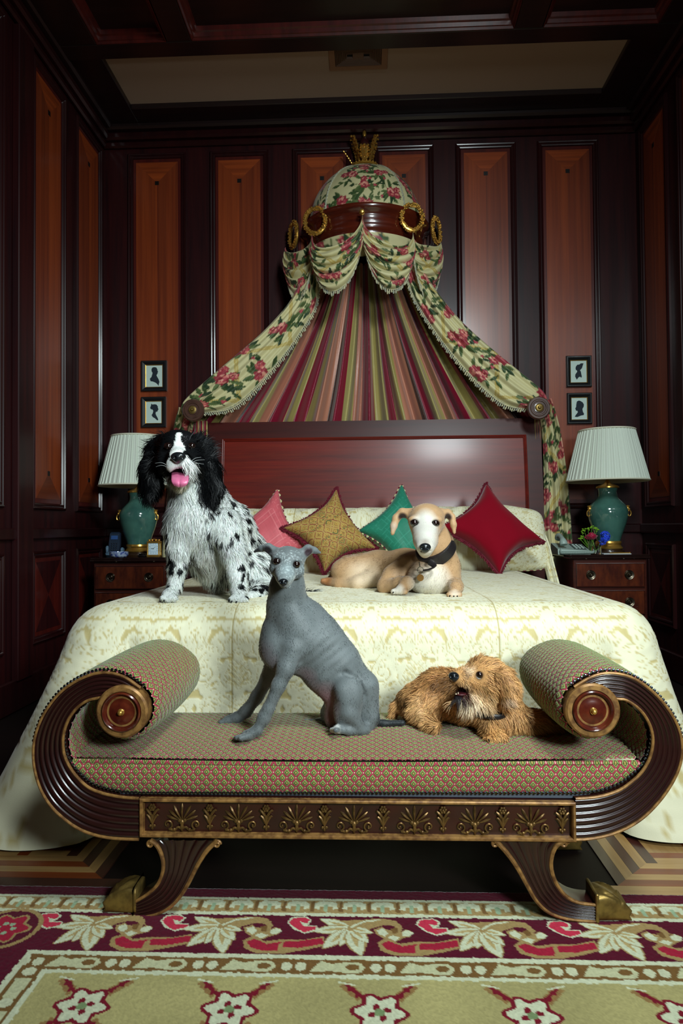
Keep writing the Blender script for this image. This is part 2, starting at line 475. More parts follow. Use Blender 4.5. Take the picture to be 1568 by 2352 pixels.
# ---- walls
wb = struct(MB().box((XL - .12, YB, 0), (XR + .12, YB + .1, 3.7)).build('wall_back', m_stile, smooth=False))
wl = struct(MB().box((XL - .12, -2.4, 0), (XL, YB, 3.7)).build('wall_left', m_stile, smooth=False))
wr = struct(MB().box((XR, -2.4, 0), (XR + .12, YB, 3.7)).build('wall_right', m_stile, smooth=False))
wf = struct(MB().box((XL - .12, -2.52, 0), (XR + .12, -2.4, 3.7)).build('wall_front', m_stile, smooth=False))
ex, ey = np.array([1., 0, 0]), np.array([0, 1., 0])
for cx in (362, 552, 743, 932, 1121, 1310):
    x = P(cx, 900, YB)[0]
    wall_panel(wb, (x, YB), ex, -ey, .372, .95, 3.235)
    wall_panel(wb, (x, YB), ex, -ey, .372, .28, .74, 'low')
for y in (4.0, 3.49, 2.86, 2.35):
    wall_panel(wl, (XL, y), -ey, ex, .372, .95, 3.235)
    wall_panel(wl, (XL, y), -ey, ex, .372, .28, .74, 'low')
for y in (3.98, 3.47, 2.96, 2.45):
    wall_panel(wr, (XR, y), ey, -ex, .372, .95, 3.235)
    wall_panel(wr, (XR, y), ey, -ex, .372, .28, .74, 'low')
struct(MB().box((XL, 3.13, .14), (XL + .035, 3.275, 3.26), .004).build('trim_1', m_stile, smooth=False))
# chair rails, skirting and crown
def rail(name, z0, z1, t, bev=.006, mat=None):
    b = MB()
    b.box((XL, YB - t, z0), (XR, YB, z1), bev); b.box((XL, -2.3, z0), (XL + t, YB - t, z1), bev); b.box((XR - t, -2.3, z0), (XR, YB - t, z1), bev)
    return struct(b.build(name, mat or m_mould, smooth=False))
rail('trim_2', .80, .855, .022); rail('baseboard_1', 0.0, .15, .025)
rail('trim_3', 3.27, 3.31, .03, .01); rail('trim_4', 3.31, 3.36, .055, .012); rail('trim_5', 3.36, 3.40, .085, .012, m_ceilw)

# ---- ceiling: a framed plaster panel behind a beam, dark coffers in front of the beam
c = struct(MB().box((XL - .1, -2.5, 3.62), (XR + .1, YB + .1, 3.7)).build('ceiling', m_ceilw, smooth=False))
q = [Pz(297, 229, ZC), Pz(1382, 212, ZC), Pz(1440, 82, ZC), Pz(222, 107, ZC)]
bx0, bx1 = (q[0][0] + q[3][0]) / 2, (q[1][0] + q[2][0]) / 2
by1, by0 = (q[0][1] + q[1][1]) / 2, (q[2][1] + q[3][1]) / 2
MB().box((bx0 - .05, by0 - .05, ZC), (bx1 + .05, by1 + .05, ZC + .02)).build('plaster_panel', m_plaster, c, smooth=False)
for (x0, y0, x1, y1) in ((XL, by0, bx0, YB), (bx1, by0, XR, YB), (bx0, by1, bx1, YB)):
    MB().box((x0, y0, ZC - .03), (x1, y1, ZC + .02), .004).build('soffit_board', m_ceilw, c, smooth=False)
yb0 = by0 - .115
MB().box((XL, yb0, ZC - .05), (XR, by0, ZC + .1), .006).build('ceiling_beam', m_ceilw, c, smooth=False)
xs = [XL, -1.40, P(382, 50, yb0)[0], P(440, 50, yb0)[0], P(1180, 40, yb0)[0], P(1246, 40, yb0)[0], P(1512, 40, yb0)[0], XR]
for (a, b_) in ((0, 1), (2, 3), (4, 5), (6, 7)):
    MB().box((xs[a], -2.4, ZC - .05), (xs[b_], yb0, ZC + .1), .006).build('ceiling_beam', m_ceilw, c, smooth=False)
for yy in (2.55, 1.3, .05, -1.2):
    MB().box((XL, yy, ZC - .05), (XR, yy + .11, ZC + .1), .006).build('ceiling_beam', m_ceilw, c, smooth=False)
for (a, b_) in ((1, 2), (3, 4), (5, 6)):
    x0, x1 = xs[a], xs[b_]
    # moulding inside the coffer, its far run catches the light
    frame_moulding(np.array([x0, 2.66, ZC - .05]), ex, ey, np.array([0, 0, 1.]), x1 - x0, yb0 - 2.66,
                   [(0, .0), (.004, .0), (.010, .010), (.016, .012), (.020, .030), (.030, .034), (.034, .055)]).build('coffer_moulding', m_border, c, smooth=False)
    MB().box((x0, 2.66, ZC + .005), (x1, yb0, ZC + .03)).build('coffer_panel', m_ceilw, c, smooth=False)

# ---- vent in the plaster panel
va, vb = Pz(757, 160, ZC), Pz(892, 88, ZC)
m_vent = M('vent painted metal', S((150, 112, 84)), .5)
m_ventd = M('vent louvre', S((120, 92, 74)), .5)
m_dark = M('painted cavity shade', S((14, 12, 12)), .9)  # for a flat plate: shade behind the louvres painted as near-black
vc = np.array([(va[0] + vb[0]) / 2, (va[1] + vb[1]) / 2, ZC])
vt = thing('ceiling_vent', 'square louvred metal air vent in the beige ceiling panel', 'vent', vc)
vw, vh = abs(vb[0] - va[0]) / 2, abs(vb[1] - va[1]) / 2
dn = np.array([0, 0, -1.])
fr_ = frame_moulding(np.array([vc[0] - vw, vc[1] + vh, ZC - .001]), ex, -ey, dn, 2 * vw, 2 * vh, [(0, 0), (.002, .008), (.034, .008), (.036, 0)])
fr_.build('vent_frame', m_vent, vt, smooth=False)
MB().box((vc[0] - vw + .03, vc[1] - vh + .03, ZC - .002), (vc[0] + vw - .03, vc[1] + vh - .03, ZC - .0005)).build('vent_shade_plate', m_dark, vt, smooth=False)
for i in range(7):
    ins = .037 + i * (min(vw, vh) - .05) / 7
    frame_moulding(np.array([vc[0] - vw + ins, vc[1] + vh - ins, ZC - .002]), ex, -ey, dn, 2 * (vw - ins), 2 * (vh - ins), [(0, 0), (.002, .009), (.004, .009), (.009, 0)]).build('louvre', m_ventd, vt, smooth=False)
MB().box((vc[0] - .03, vc[1] - .03, ZC - .010), (vc[0] + .03, vc[1] + .03, ZC - .003), .002).build('vent_hub', m_ventd, vt, smooth=False)
# ================================================================== RUG
RZ = .012
CREAM, MAROON, TAN, FIELD = S((200, 204, 172)), S((84, 12, 34)), S((158, 132, 84)), S((164, 156, 106))
BROWN, RED, SAGE = S((116, 84, 44)), S((158, 28, 52)), S((150, 172, 138))
xs_ = np.concatenate([np.arange(-1.30, -.97, .012), np.arange(-.97, .86, .0029), np.arange(.86, 1.5, .012)])
ys_ = np.concatenate([np.arange(.1, 1.06, .02), np.arange(1.06, 1.6001, .0029)])
U, V_ = np.meshgrid(xs_, ys_, indexing='ij')
rp = Paint(U, V_, FIELD)
def q2(px, py): p = Pz(px, py, RZ); return (p[0], p[1])
def ydep(py): return Pz(850, py, RZ)[1]
y_edge = ys_[-1]
yy = {k: ydep(v) for k, v in dict(w0=2066, e0=2071, e1=2099, c1=2106, m1=2196, c2=2206, b1=2240, c3=2249).items()}
xl = q2(50, 2200)[0]                       # where the border turns the corner, outer side of the maroon band
def bandx(d): return xl - (d - yy['m1'])     # same offsets on the left border
# nested rectangles, outermost first
for key, colr in ((None, MAROON), ('w0', CREAM), ('e0', TAN), ('e1', CREAM), ('c1', MAROON), ('m1', CREAM), ('c2', BROWN), ('b1', CREAM), ('c3', FIELD)):
    d = y_edge + 1 if key is None else yy[key]
    w = vnoise(rp.u * 160, rp.v * 160, 3) * .0035 - .0017
    i = np.nonzero((rp.v < d + w) & (rp.u > (-9 if key is None else bandx(d) + w)))[0]
    rp.put(i, colr)
rp.h[:] = .4
# soft mottling of the field
mott = vnoise(rp.u * 9, rp.v * 9, 5)
k = np.all(np.abs(rp.c - np.array(FIELD)) < 1e-6, 1)
rp.c[k] = np.array(FIELD) * (.86 + .28 * mott[k, None]) * np.array([1.02, 1, .95])
# egg and dart band
e0, e1 = yy['e1'], yy['e0']
ph = .0625
n0 = q2(540, 2085)[0] % ph
for x in np.arange(-1.3 + n0, 1.4, ph):
    h_ = e1 - e0
    rp.poly([(x - .026, e0 + h_ * .35), (x - .024, e0 + h_ * .8), (x - .012, e0 + h_ * .98), (x + .012, e0 + h_ * .98), (x + .024, e0 + h_ * .8), (x + .026, e0 + h_ * .35), (x + .014, e0 + h_ * .30), (x + .014, e0 + h_ * .55), (x - .014, e0 + h_ * .55), (x - .014, e0 + h_ * .30)], CREAM)
    rp.line([(x, e0 + h_ * .2), (x, e0 + h_ * .62)], .0045, SAGE)
    rp.poly([(x + .027, e0 + h_ * .15), (x + .038, e0 + h_ * .1), (x + .036, e0 + h_ * .95), (x + .030, e0 + h_ * .9)], BROWN)
# acanthus scroll, traced once from the photograph and repeated along the band
def motif(dx):
    def pl(pts, c): rp.poly([(q2(a, b_)[0] + dx, q2(a, b_)[1]) for a, b_ in pts], c)
    def ln(pts, w, c): 
        p = crom([q2(a, b_) for a, b_ in pts], 22); p[:, 0] += dx; rp.line(p, w, c)
    # long red stem
    st = [(558, 2160), (560, 2178), (590, 2190), (650, 2190), (700, 2182), (745, 2172), (745, 2150), (700, 2158), (650, 2157), (610, 2162), (580, 2150)]
    pl(st, TAN)
    pl([(566, 2162), (575, 2176), (600, 2183), (650, 2183), (742, 2168), (742, 2154), (690, 2161), (645, 2163), (612, 2168), (585, 2156)], RED)
    pl([(636, 2186), (640, 2168), (652, 2162), (650, 2176), (700, 2178)], TAN)
    # leaf: lobes fanning out of the stem
    def lob(a, b_, w, col=CREAM, vein=None, k=1.0):
        p0, p1 = np.array(q2(*a)), np.array(q2(*b_)); p1 = p0 + (p1 - p0) * k
        d = p1 - p0; L_ = np.hypot(*d)
        rp.leaf(p0[0] + dx, p0[1], math.atan2(d[1], d[0]), L_, w, col, vein)
    pl([(470, 2112), (530, 2108), (585, 2107), (622, 2116), (628, 2130), (612, 2122), (585, 2120), (555, 2128), (530, 2142), (500, 2150), (480, 2140)], TAN)
    for (b_, w) in (((446, 2106), .013), ((418, 2134), .014), ((428, 2174), .016), ((470, 2168), .012), ((512, 2190), .019), ((538, 2160), .013), ((556, 2138), .010)):
        lob((508, 2126), b_, w * 1.12, TAN); lob((508, 2126), b_, w * .92, CREAM, None, .97)
        lob((508, 2126), b_, w * .30, S((178, 156, 104)), None, .72)
    ln([(508, 2128), (540, 2114), (580, 2110), (610, 2114)], .0075, TAN)
    ln([(512, 2124), (545, 2112), (585, 2109)], .0028, CREAM)
    # curl
    ln([(555, 2124), (580, 2112), (608, 2116), (618, 2128), (606, 2138), (590, 2134)], .006, TAN)
    pl([(560, 2130), (580, 2124), (592, 2134), (610, 2140), (632, 2130), (646, 2134), (640, 2145), (620, 2150), (600, 2158), (580, 2152), (562, 2142)], TAN)
    pl([(566, 2132), (582, 2127), (590, 2138), (580, 2146), (568, 2140)], CREAM)
    pl([(584, 2148), (600, 2143), (614, 2148), (600, 2156)], CREAM)
    pl([(622, 2136), (636, 2131), (648, 2138), (634, 2146), (620, 2144)], CREAM)
    pl([(598, 2128), (614, 2126), (612, 2138), (600, 2140)], BROWN)
    # red comma
    cm = [(428, 2130), (400, 2136), (384, 2128), (372, 2114), (385, 2104), (412, 2102), (422, 2108), (414, 2116), (398, 2112), (402, 2122), (432, 2124)]
    pl([(434, 2132), (400, 2139), (378, 2130), (368, 2114), (382, 2102), (414, 2100), (427, 2108), (416, 2119), (408, 2121), (434, 2121)], CREAM)
    pl(cm, S((190, 46, 70)))
PER = q2(672, 2120)[0] - q2(378, 2120)[0]
for k in range(-1, 4): motif(k * PER)
for (mx, my) in ((12, 2132),):
    c_ = q2(mx, my)
    rp.ell(c_[0], c_[1], .074, .074, 0, TAN); rp.ell(c_[0], c_[1], .064, .064, 0, MAROON)
    rp.ell(c_[0], c_[1], .048, .048, 0, TAN, lobes=6, amp=.16); rp.ell(c_[0], c_[1], .042, .042, 0, RED, lobes=6, amp=.18)
    for a in range(6): rp.ell(c_[0] + .017 * math.cos(a), c_[1] + .017 * math.sin(a), .006, .006, 0, SAGE)
# bead and husk band
b0, b1_ = yy['b1'], yy['c2']; bm_ = (b0 + b1_) / 2; bh = (b1_ - b0)
PB = q2(735, 2222)[0] - q2(530, 2222)[0]
x0 = q2(115, 2218)[0]
for k in range(-1, 9):
    x = x0 + k * PB
    if x > bandx(b1_):
        rp.poly([(x, bm_ + bh * .1), (x + .008, bm_ + bh * .4), (x + .03, bm_ + bh * .2), (x + .06, bm_ + bh * .36), (x + .085, bm_ + bh * .30), (x + .094, bm_), (x + .085, bm_ - bh * .36), (x + .055, bm_ - bh * .38), (x + .03, bm_ - bh * .28), (x - .012, bm_ - bh * .34)], S((190, 190, 150)))
        rp.ell(x + .070, bm_, .013, bh * .2, 0, BROWN)
    for e in (.112, .139): rp.ell(x + e + .002, bm_, .0105, bh * .30, 0, S((198, 200, 166)))
for k in range(6):   # left run of the same band
    y = bm_ - .03 - k * PB * .5
    rp.ell(bandx(bm_), y, bh * .3, .012, 0, S((198, 200, 166)))
    rp.poly([(bandx(bm_) + a, y - b_) for a, b_ in ((-bh * .35, .02), (bh * .35, .02), (bh * .3, .07), (0, .10), (-bh * .3, .07))], S((190, 190, 150)))
# flowers with crossed sprigs in the field
WINE = S((116, 20, 36))
FP = q2(1190 + 190, 2310)[0] - q2(845 + 190, 2310)[0]
f0 = q2(187, 2311)
for r in range(0, 4):
    for k in range(-2, 8):
        fx, fy = f0[0] + k * FP, f0[1] - r * FP * .95
        if fx < bandx(yy['c3']) + .06: continue
        for a in (PI * .30, PI * .70, PI * 1.3, PI * 1.7):
            dx, dy = math.cos(a), math.sin(a)
            for t in (.05, .065, .08):
                for sg in (-1, 1):
                    rp.ell(fx + dx * t * 1.25, fy + dy * t, .013, .006, a + sg * .9, S((142, 110, 66)))
            rp.line([(fx + dx * .03, fy + dy * .03), (fx + dx * .10, fy + dy * .085)], .0035, WINE)
            for t in (.055, .075): rp.ell(fx + dx * t * 1.18, fy + dy * t, .008, .006, a, WINE, lobes=3, amp=.3)
            rp.line([(fx + dx * .075, fy + dy * .075 + .008), (fx + dx * .125, fy + dy * .09 + .004)], .002, CREAM)
        rp.ell(fx, fy, .046, .046, 0, WINE, lobes=6, amp=.14, ph=.5)
        rp.ell(fx, fy, .037, .037, 0, CREAM, lobes=6, amp=.2, ph=.5)
        for a in range(4): rp.ell(fx + .014 * math.cos(a * PI / 2 + .4), fy + .014 * math.sin(a * PI / 2 + .4), .008, .006, a * PI / 2, WINE)
        rp.ell(fx, fy, .0095, .009, .5, S((120, 140, 96)))
fiber = vnoise(rp.u * 420, rp.v * 420, 9)
rp.c *= (.84 + .32 * fiber)[:, None]
Z = RZ + .0007 * (fiber.reshape(U.shape) - .5) * 2
edge = (V_ > y_edge - .006); Z = np.where(edge, RZ * .3, Z)
Z[0, :] = Z[-1, :] = .002; Z[:, -1] = .0008; Z[:, 0] = .001
m_rug = M('tufted wool rug', rough=.95, spec=.1, sheen=.15, attr=True)
rug = grid('floral_rug', np.stack([U, V_, Z], -1), m_rug, cols=rp.c, flip=True)
rug.data.flip_normals() if rug.data.polygons[0].normal.z < 0 else None
tag(rug, 'wool rug with maroon acanthus border and small flowers on an olive cream field', 'rug')
# ================================================================== SCROLL BENCH
DF = 1.478; DBK = DF + .40
CU, CV = .0195, .022          # repeat of the woven diamond lattice
def weave_mat(name, uvname='UVMap'):
    m = bpy.data.materials.new(name); m.use_nodes = True
    nt = m.node_tree; b = nt.nodes['Principled BSDF']; L = nt.links.new
    uv = nod(nt, 'ShaderNodeUVMap', uv_map=uvname); sx = nod(nt, 'ShaderNodeSeparateXYZ'); L(uv.outputs[0], sx.inputs[0])
    fu = math_n(nt, 'ABSOLUTE', math_n(nt, 'SUBTRACT', math_n(nt, 'FRACT', math_n(nt, 'MULTIPLY', sx.outputs[0], 1 / CU)), .5))
    fv = math_n(nt, 'ABSOLUTE', math_n(nt, 'SUBTRACT', math_n(nt, 'FRACT', math_n(nt, 'MULTIPLY', sx.outputs[1], 1 / CV)), .5))
    d = math_n(nt, 'ADD', fu, fv)
    t = math_n(nt, 'MINIMUM', d, math_n(nt, 'SUBTRACT', 1.0, d))          # 0 centre of a diamond, .5 on the lattice
    dd = math_n(nt, 'ABSOLUTE', math_n(nt, 'SUBTRACT', fu, fv))            # .5 at the lattice crossings
    tw = math_n(nt, 'ADD', t, math_n(nt, 'MULTIPLY', math_n(nt, 'SUBTRACT', nz(nt, 900), .5), .10))
    r = nod(nt, 'ShaderNodeValToRGB'); r.color_ramp.interpolation = 'LINEAR'
    e = r.color_ramp.elements
    stops = [(0, S((176, 158, 84))), (.11, S((150, 140, 70))), (.15, S((58, 62, 26))), (.21, S((54, 58, 26))), (.24, S((140, 154, 88))), (.345, S((128, 144, 78))), (.375, S((40, 38, 22))), (.402, S((140, 38, 56))), (.5, S((170, 56, 76)))]
    e[0].position = 0; e[0].color = (*stops[0][1], 1); e[1].position = .5; e[1].color = (*stops[-1][1], 1)
    for p_, c_ in stops[1:-1]:
        q_ = e.new(p_); q_.color = (*c_, 1)
    L(tw, r.inputs[0])
    dot = math_n(nt, 'MULTIPLY', math_n(nt, 'GREATER_THAN', dd, .41), math_n(nt, 'GREATER_THAN', t, .41))
    mx = nod(nt, 'ShaderNodeMix', data_type='RGBA'); L(dot, mx.inputs[0]); L(r.outputs[0], mx.inputs[6]); mx.inputs[7].default_value = (*S((216, 160, 150)), 1)
    L(mx.outputs[2], b.inputs['Base Color']); b.inputs['Roughness'].default_value = .85
    b.inputs['Sheen Weight'].default_value = .25; b.inputs['Specular IOR Level'].default_value = .2
    return m
def nz(nt, scale):
    tc = nod(nt, 'ShaderNodeTexCoord'); n = nod(nt, 'ShaderNodeTexNoise'); n.inputs['Scale'].default_value = scale; n.inputs['Detail'].default_value = 1
    nt.links.new(tc.outputs['Object'], n.inputs['Vector']); return n.outputs[0]
m_weave = weave_mat('green and red woven diamond fabric')
def relief(u, v, amp=.0030):
    fu = np.abs((u / CU) % 1 - .5); fv = np.abs((v / CV) % 1 - .5); d = fu + fv
    t = np.minimum(d, 1 - d); return amp * np.clip((.46 - t) / .12, 0, 1)
m_bwood = M('bench dark mahogany', S((42, 16, 13)), .30, coat=.5, coatr=.14, grain=(S((28, 11, 11)), (25, 25, 25), .5))
m_bwood2 = M('bench turned mahogany', S((70, 22, 14)), .22, coat=.6, coatr=.08, var=(40, .5, S((110, 46, 24))))
m_orn = M('bronze gilt mount', S((122, 92, 50)), .38, .6, var=(70, .7, S((66, 46, 24))))
m_nail = M('pewter nail head', S((120, 128, 140)), .25, 1.0)
m_steel = M('grey braid', S((84, 92, 104)), .5, .3)

bench = thing('scroll_bench', 'low scroll-arm bench in green and red diamond weave with gilt mahogany frame', 'bench', ((P(823, 1900, DF)[0], DF + .2, 0)))
zl = lambda pts: [(60 + a / 2.8, 1440 + b_ / 2.8) for a, b_ in pts]
zr = lambda pts: [(1080 + a / 3.213, 1440 + b_ / 3.213) for a, b_ in pts]
OUT = {-1: zl([(740, 390), (640, 322), (540, 293), (440, 300), (330, 345), (230, 415), (150, 510), (95, 610), (60, 720), (52, 830), (65, 930), (100, 1040), (160, 1140), (240, 1220), (340, 1290), (440, 1330), (540, 1350), (640, 1358), (728, 1360)]),
       1: zr([(760, 440), (850, 385), (950, 345), (1060, 340), (1170, 365), (1270, 420), (1370, 505), (1450, 600), (1510, 700), (1545, 800), (1555, 900), (1540, 1010), (1500, 1110), (1440, 1210), (1370, 1300), (1280, 1390), (1180, 1460), (1060, 1515), (950, 1545), (850, 1560), (770, 1563)])}
INN = {-1: zl([(620, 425), (475, 452), (400, 470), (340, 510), (290, 570), (258, 640), (243, 710), (245, 790), (262, 850), (300, 920), (350, 980), (410, 1030), (480, 1060), (560, 1080), (640, 1092), (728, 1098)]),
       1: zr([(870, 480), (1070, 525), (1140, 535), (1220, 585), (1280, 650), (1325, 740), (1340, 830), (1330, 920), (1300, 1000), (1250, 1075), (1180, 1140), (1100, 1195), (1010, 1230), (920, 1250), (840, 1258), (770, 1262)])}
DISC = {-1: (60 + 628 / 2.8, 1440 + 535 / 2.8), 1: (1080 + 888 / 3.213, 1440 + 606 / 3.213)}
def topl(pts, d=DF): return np.array([P(a, b_, d) for a, b_ in pts])
def reeded(A, B, n, reeds, depth, hgt, y0):
    """ribbed band between curve A and curve B (both n points at y = y0)"""
    per = 7; m_ = reeds * per + 1
    s_ = np.linspace(0, 1, m_); fr = (s_ * reeds) % 1
    bump = np.sqrt(np.clip(1 - (2 * fr - 1) ** 2, 0, 1)); bump[-1] = 0
    G = A[:, None] * (1 - s_)[None, :, None] + B[:, None] * s_[None, :, None]
    G[:, :, 1] = y0 - hgt * bump[None]
    a0 = A.copy(); a0[:, 1] = y0 + depth; b0 = B.copy(); b0[:, 1] = y0 + depth
    return np.concatenate([a0[:, None], G, b0[:, None]], 1)
for sg in (-1, 1):
    A = crom(topl(OUT[sg]), 110); B = crom(topl(INN[sg]), 110)
    me_ = MB(); G = reeded(A, B, 110, 6, .05, .0055, DF)
    o = grid('scroll_side', G, m_bwood, bench, flip=(sg > 0))
    off = np.array([0, -.004, 0])
    MB().tube(A + off, .0034, 8).tube(B + off, .0034, 8).build('gilt_edge', m_gilt, bench)
    dc = P(*DISC[sg], DF)
    # turned disc on the end of the roll
    r0 = .0568
    rs = link('roll_disc', MB().lathe([(r0, .02), (r0, -.012), (r0 - .004, -.016), (.044, -.016), (.042, -.012)], dc, (0, 1, 0), 48).mesh('roll_disc', m_gilt), bench)
    MB().lathe([(.0425, -.008), (.0425, -.019), (.040, -.0215), (.037, -.019), (.0355, -.0125), (.030, -.0115), (.020, -.0150), (.011, -.0165), (.0075, -.0165)], dc, (0, 1, 0), 48).build('roll_boss', m_bwood2, bench)
    MB().lathe([(.0078, -.014), (.0074, -.019), (.0058, -.0205), (.0055, -.022), (.0046, -.026), (.002, -.0278), (0, -.0282)], dc, (0, 1, 0), 20).build('roll_button', m_gold, bench)
    # upholstered roll that runs on over the outside of the scroll
    if sg < 0: roll = zl([(480, 590), (505, 660), (560, 708), (640, 722), (725, 694), (792, 622), (820, 530), (803, 440), (745, 372), (650, 312), (540, 283), (440, 290), (325, 335), (222, 405), (140, 503), (84, 606), (50, 720), (42, 830), (56, 935), (90, 1045)])
    else: roll = zr([(1060, 700), (1030, 770), (960, 815), (880, 822), (790, 795), (715, 725), (675, 620), (685, 510), (750, 425), (845, 370), (950, 332), (1060, 328), (1176, 353), (1278, 410), (1380, 497), (1462, 596), (1522, 698), (1556, 800), (1566, 900), (1552, 1010)])
    C = crom(topl(roll), 260)
    T = np.gradient(C, axis=0); T /= np.linalg.norm(T, axis=1, keepdims=True)
    N = np.stack([T[:, 2], 0 * T[:, 0], -T[:, 0]], 1) * (1 if sg > 0 else -1)
    if np.dot(N[90], C[90] - dc) < 0: N = -N
    arc = np.concatenate([[0], np.cumsum(np.linalg.norm(np.diff(C, axis=0), axis=1))])
    dep = np.linspace(0, DBK - DF - .008, 130)
    tt = dep / dep[-1]
    inroll = np.clip((150 - np.arange(260)) / 40, 0, 1)
    bulge = .012 * np.sqrt(np.clip(np.sin(PI * np.clip(tt, 0, 1)), 0, 1))
    endr = -.014 * np.clip((tt - .93) / .07, 0, 1) ** 2 - .004 * np.clip((.03 - tt) / .03, 0, 1)
    OFF = inroll[:, None] * bulge[None] + (1 - inroll)[:, None] * bulge[None] * .35 + endr[None] + relief(arc[:, None], dep[None])
    G = C[:, None] + N[:, None] * OFF[..., None]; G[:, :, 1] = DF + .008 + dep[None]
    UVr = np.stack(np.broadcast_arrays(arc[:, None], dep[None]), -1)
    grid('bolster_cover', G, m_weave, bench, uv=UVr, flip=(sg > 0))
    # solid end of the roll at the back
    bc = P(*DISC[sg], DF); bc[1] = DBK - .004
    MB().lathe([(.0, 0), (.055, 0), (.062, -.01)], bc, (0, 1, 0), 32).build('roll_end', m_bwood, bench)
    # inner face of the scroll arm
    C2 = crom(topl(INN[sg]), 120)[6:70]; 
    arc2 = np.concatenate([[0], np.cumsum(np.linalg.norm(np.diff(C2, axis=0), axis=1))])
    dep2 = np.linspace(0, DBK - DF - .03, 90)
    T = np.gradient(C2, axis=0); T /= np.linalg.norm(T, axis=1, keepdims=True)
    N2 = np.stack([-T[:, 2], 0 * T[:, 0], T[:, 0]], 1)
    mid = topl([(823, 1690)])[0]
    if np.dot(N2[30], mid - C2[30]) < 0: N2 = -N2
    G = C2[:, None] + N2[:, None] * (.004 + relief(arc2[:, None], dep2[None]))[..., None]; G[:, :, 1] = DF + .012 + dep2[None]
    grid('arm_lining', G, m_weave, bench, uv=np.stack(np.broadcast_arrays(arc2[:, None], dep2[None]), -1), flip=(sg < 0))
# ---- seat cushion
wl_, wr_ = P(172, 1744, DF + .022), P(1463, 1747, DF + .022)
zw = lambda x: wl_[2] + (wr_[2] - wl_[2]) * (x - wl_[0]) / (wr_[0] - wl_[0]) - .006 * np.sin(PI * (x - wl_[0]) / (wr_[0] - wl_[0]))
nx, ny = 380, 120
xx = np.linspace(wl_[0], wr_[0], nx); yv = np.linspace(DF + .022, DBK - .005, ny)
X, Y = np.meshgrid(xx, yv, indexing='ij')
ty = (Y - yv[0]) / (yv[-1] - yv[0]); tx = (X - xx[0]) / (xx[-1] - xx[0])
crown = .016 * np.sin(PI * np.clip(ty * .86 + .02, 0, 1)) ** .7 * (1 - .5 * np.abs(2 * tx - 1) ** 4) - .02 * np.clip((ty - .9) / .1, 0, 1) ** 2
SEATZ = lambda x, y: zw(x)
Zs = zw(X) + .002 + crown + .0035 * np.sin(X * 9 + 2) * np.sin(PI * ty) + relief(X, Y)
def seat_z(x, y):
    t = (y - yv[0]) / (yv[-1] - yv[0]); u = (x - xx[0]) / (xx[-1] - xx[0])
    return float(zw(x) + .003 + .016 * math.sin(PI * min(max(t * .86 + .02, 0), 1)) ** .7 * (1 - .5 * abs(2 * u - 1) ** 4) + .0035 * math.sin(x * 9 + 2) * math.sin(PI * t))
cush = grid('seat_cushion', np.stack([X, Y, Zs], -1), m_weave, bench, uv=np.stack([X, Y], -1), flip=True)
# front boxing of the seat, following the scroll
inn = np.vstack([crom(topl(INN[-1]), 120)[60:], crom(topl(INN[1]), 120)[60:][::-1]])
inn = inn[np.argsort(inn[:, 0])]
zb = lambda x: np.interp(x, inn[:, 0], inn[:, 2])
xb = np.linspace(P(158, 1744, DF + .016)[0], P(1487, 1740, DF + .016)[0], 420)
sv = np.linspace(0, 1, 36)
top_ = np.where(xb < wl_[0], zb(xb) * 0 + wl_[2], np.where(xb > wr_[0], wr_[2], zw(xb)))
bot_ = np.minimum(zb(xb) + .002, top_ - .0005)
Zb = top_[:, None] * (1 - sv) + bot_[:, None] * sv
Xb = np.repeat(xb[:, None], 36, 1)
Yb = DF + .016 - .010 * np.sin(PI * sv)[None] ** .6 - relief(Xb, Zb, .0028)
grid('seat_boxing', np.stack([Xb, Yb, Zb], -1), m_weave, bench, uv=np.stack([Xb, Zb], -1), flip=False)
wx = np.linspace(wl_[0], wr_[0], 200)
grid_w = np.stack([wx, np.full(200, DF + .014), zw(wx) - .001], 1)
wb_ = MB().tube(grid_w, .0052, 8); wt = wb_.mesh('welt', m_weave)
lay = wt.uv_layers.new(name='UVMap')
vi = np.empty(len(wt.loops), np.int32); wt.loops.foreach_get('vertex_index', vi)
co = np.array([v.co for v in wt.vertices]); lay.data.foreach_set('uv', np.stack([co[vi, 0], co[vi, 2] * .6 + .0035], 1).astype(np.float32).ravel())
link('welt', wt, bench)
# ---- rows of nail heads
nb = MB()
def nails(path, inset, y):
    L_ = np.concatenate([[0], np.cumsum(np.linalg.norm(np.diff(path, axis=0), axis=1))])
    for s_ in np.arange(0, L_[-1], .0088):
        p = np.array([np.interp(s_, L_, path[:, k]) for k in range(3)]) + inset
        nb.ball((p[0], y, p[2]), (.0036, .0030, .0036), 6, 4)
i1 = crom(topl(INN[-1]), 120); i2 = crom(topl(INN[1]), 120)
nails(np.vstack([i1[12:], i2[12:][::-1]]), np.array([0, 0, .0095]), DF + .003)
for sg in (-1, 1):
    A = crom(topl(OUT[sg]), 110)[0:52]; c0 = P(*DISC[sg], DF)
    n_ = A - c0; n_ /= np.linalg.norm(n_, axis=1, keepdims=True)
    nails(A + n_ * .0065, np.zeros(3), DF + .004)
nb.build('nail_heads', m_nail, bench, kind='stuff')
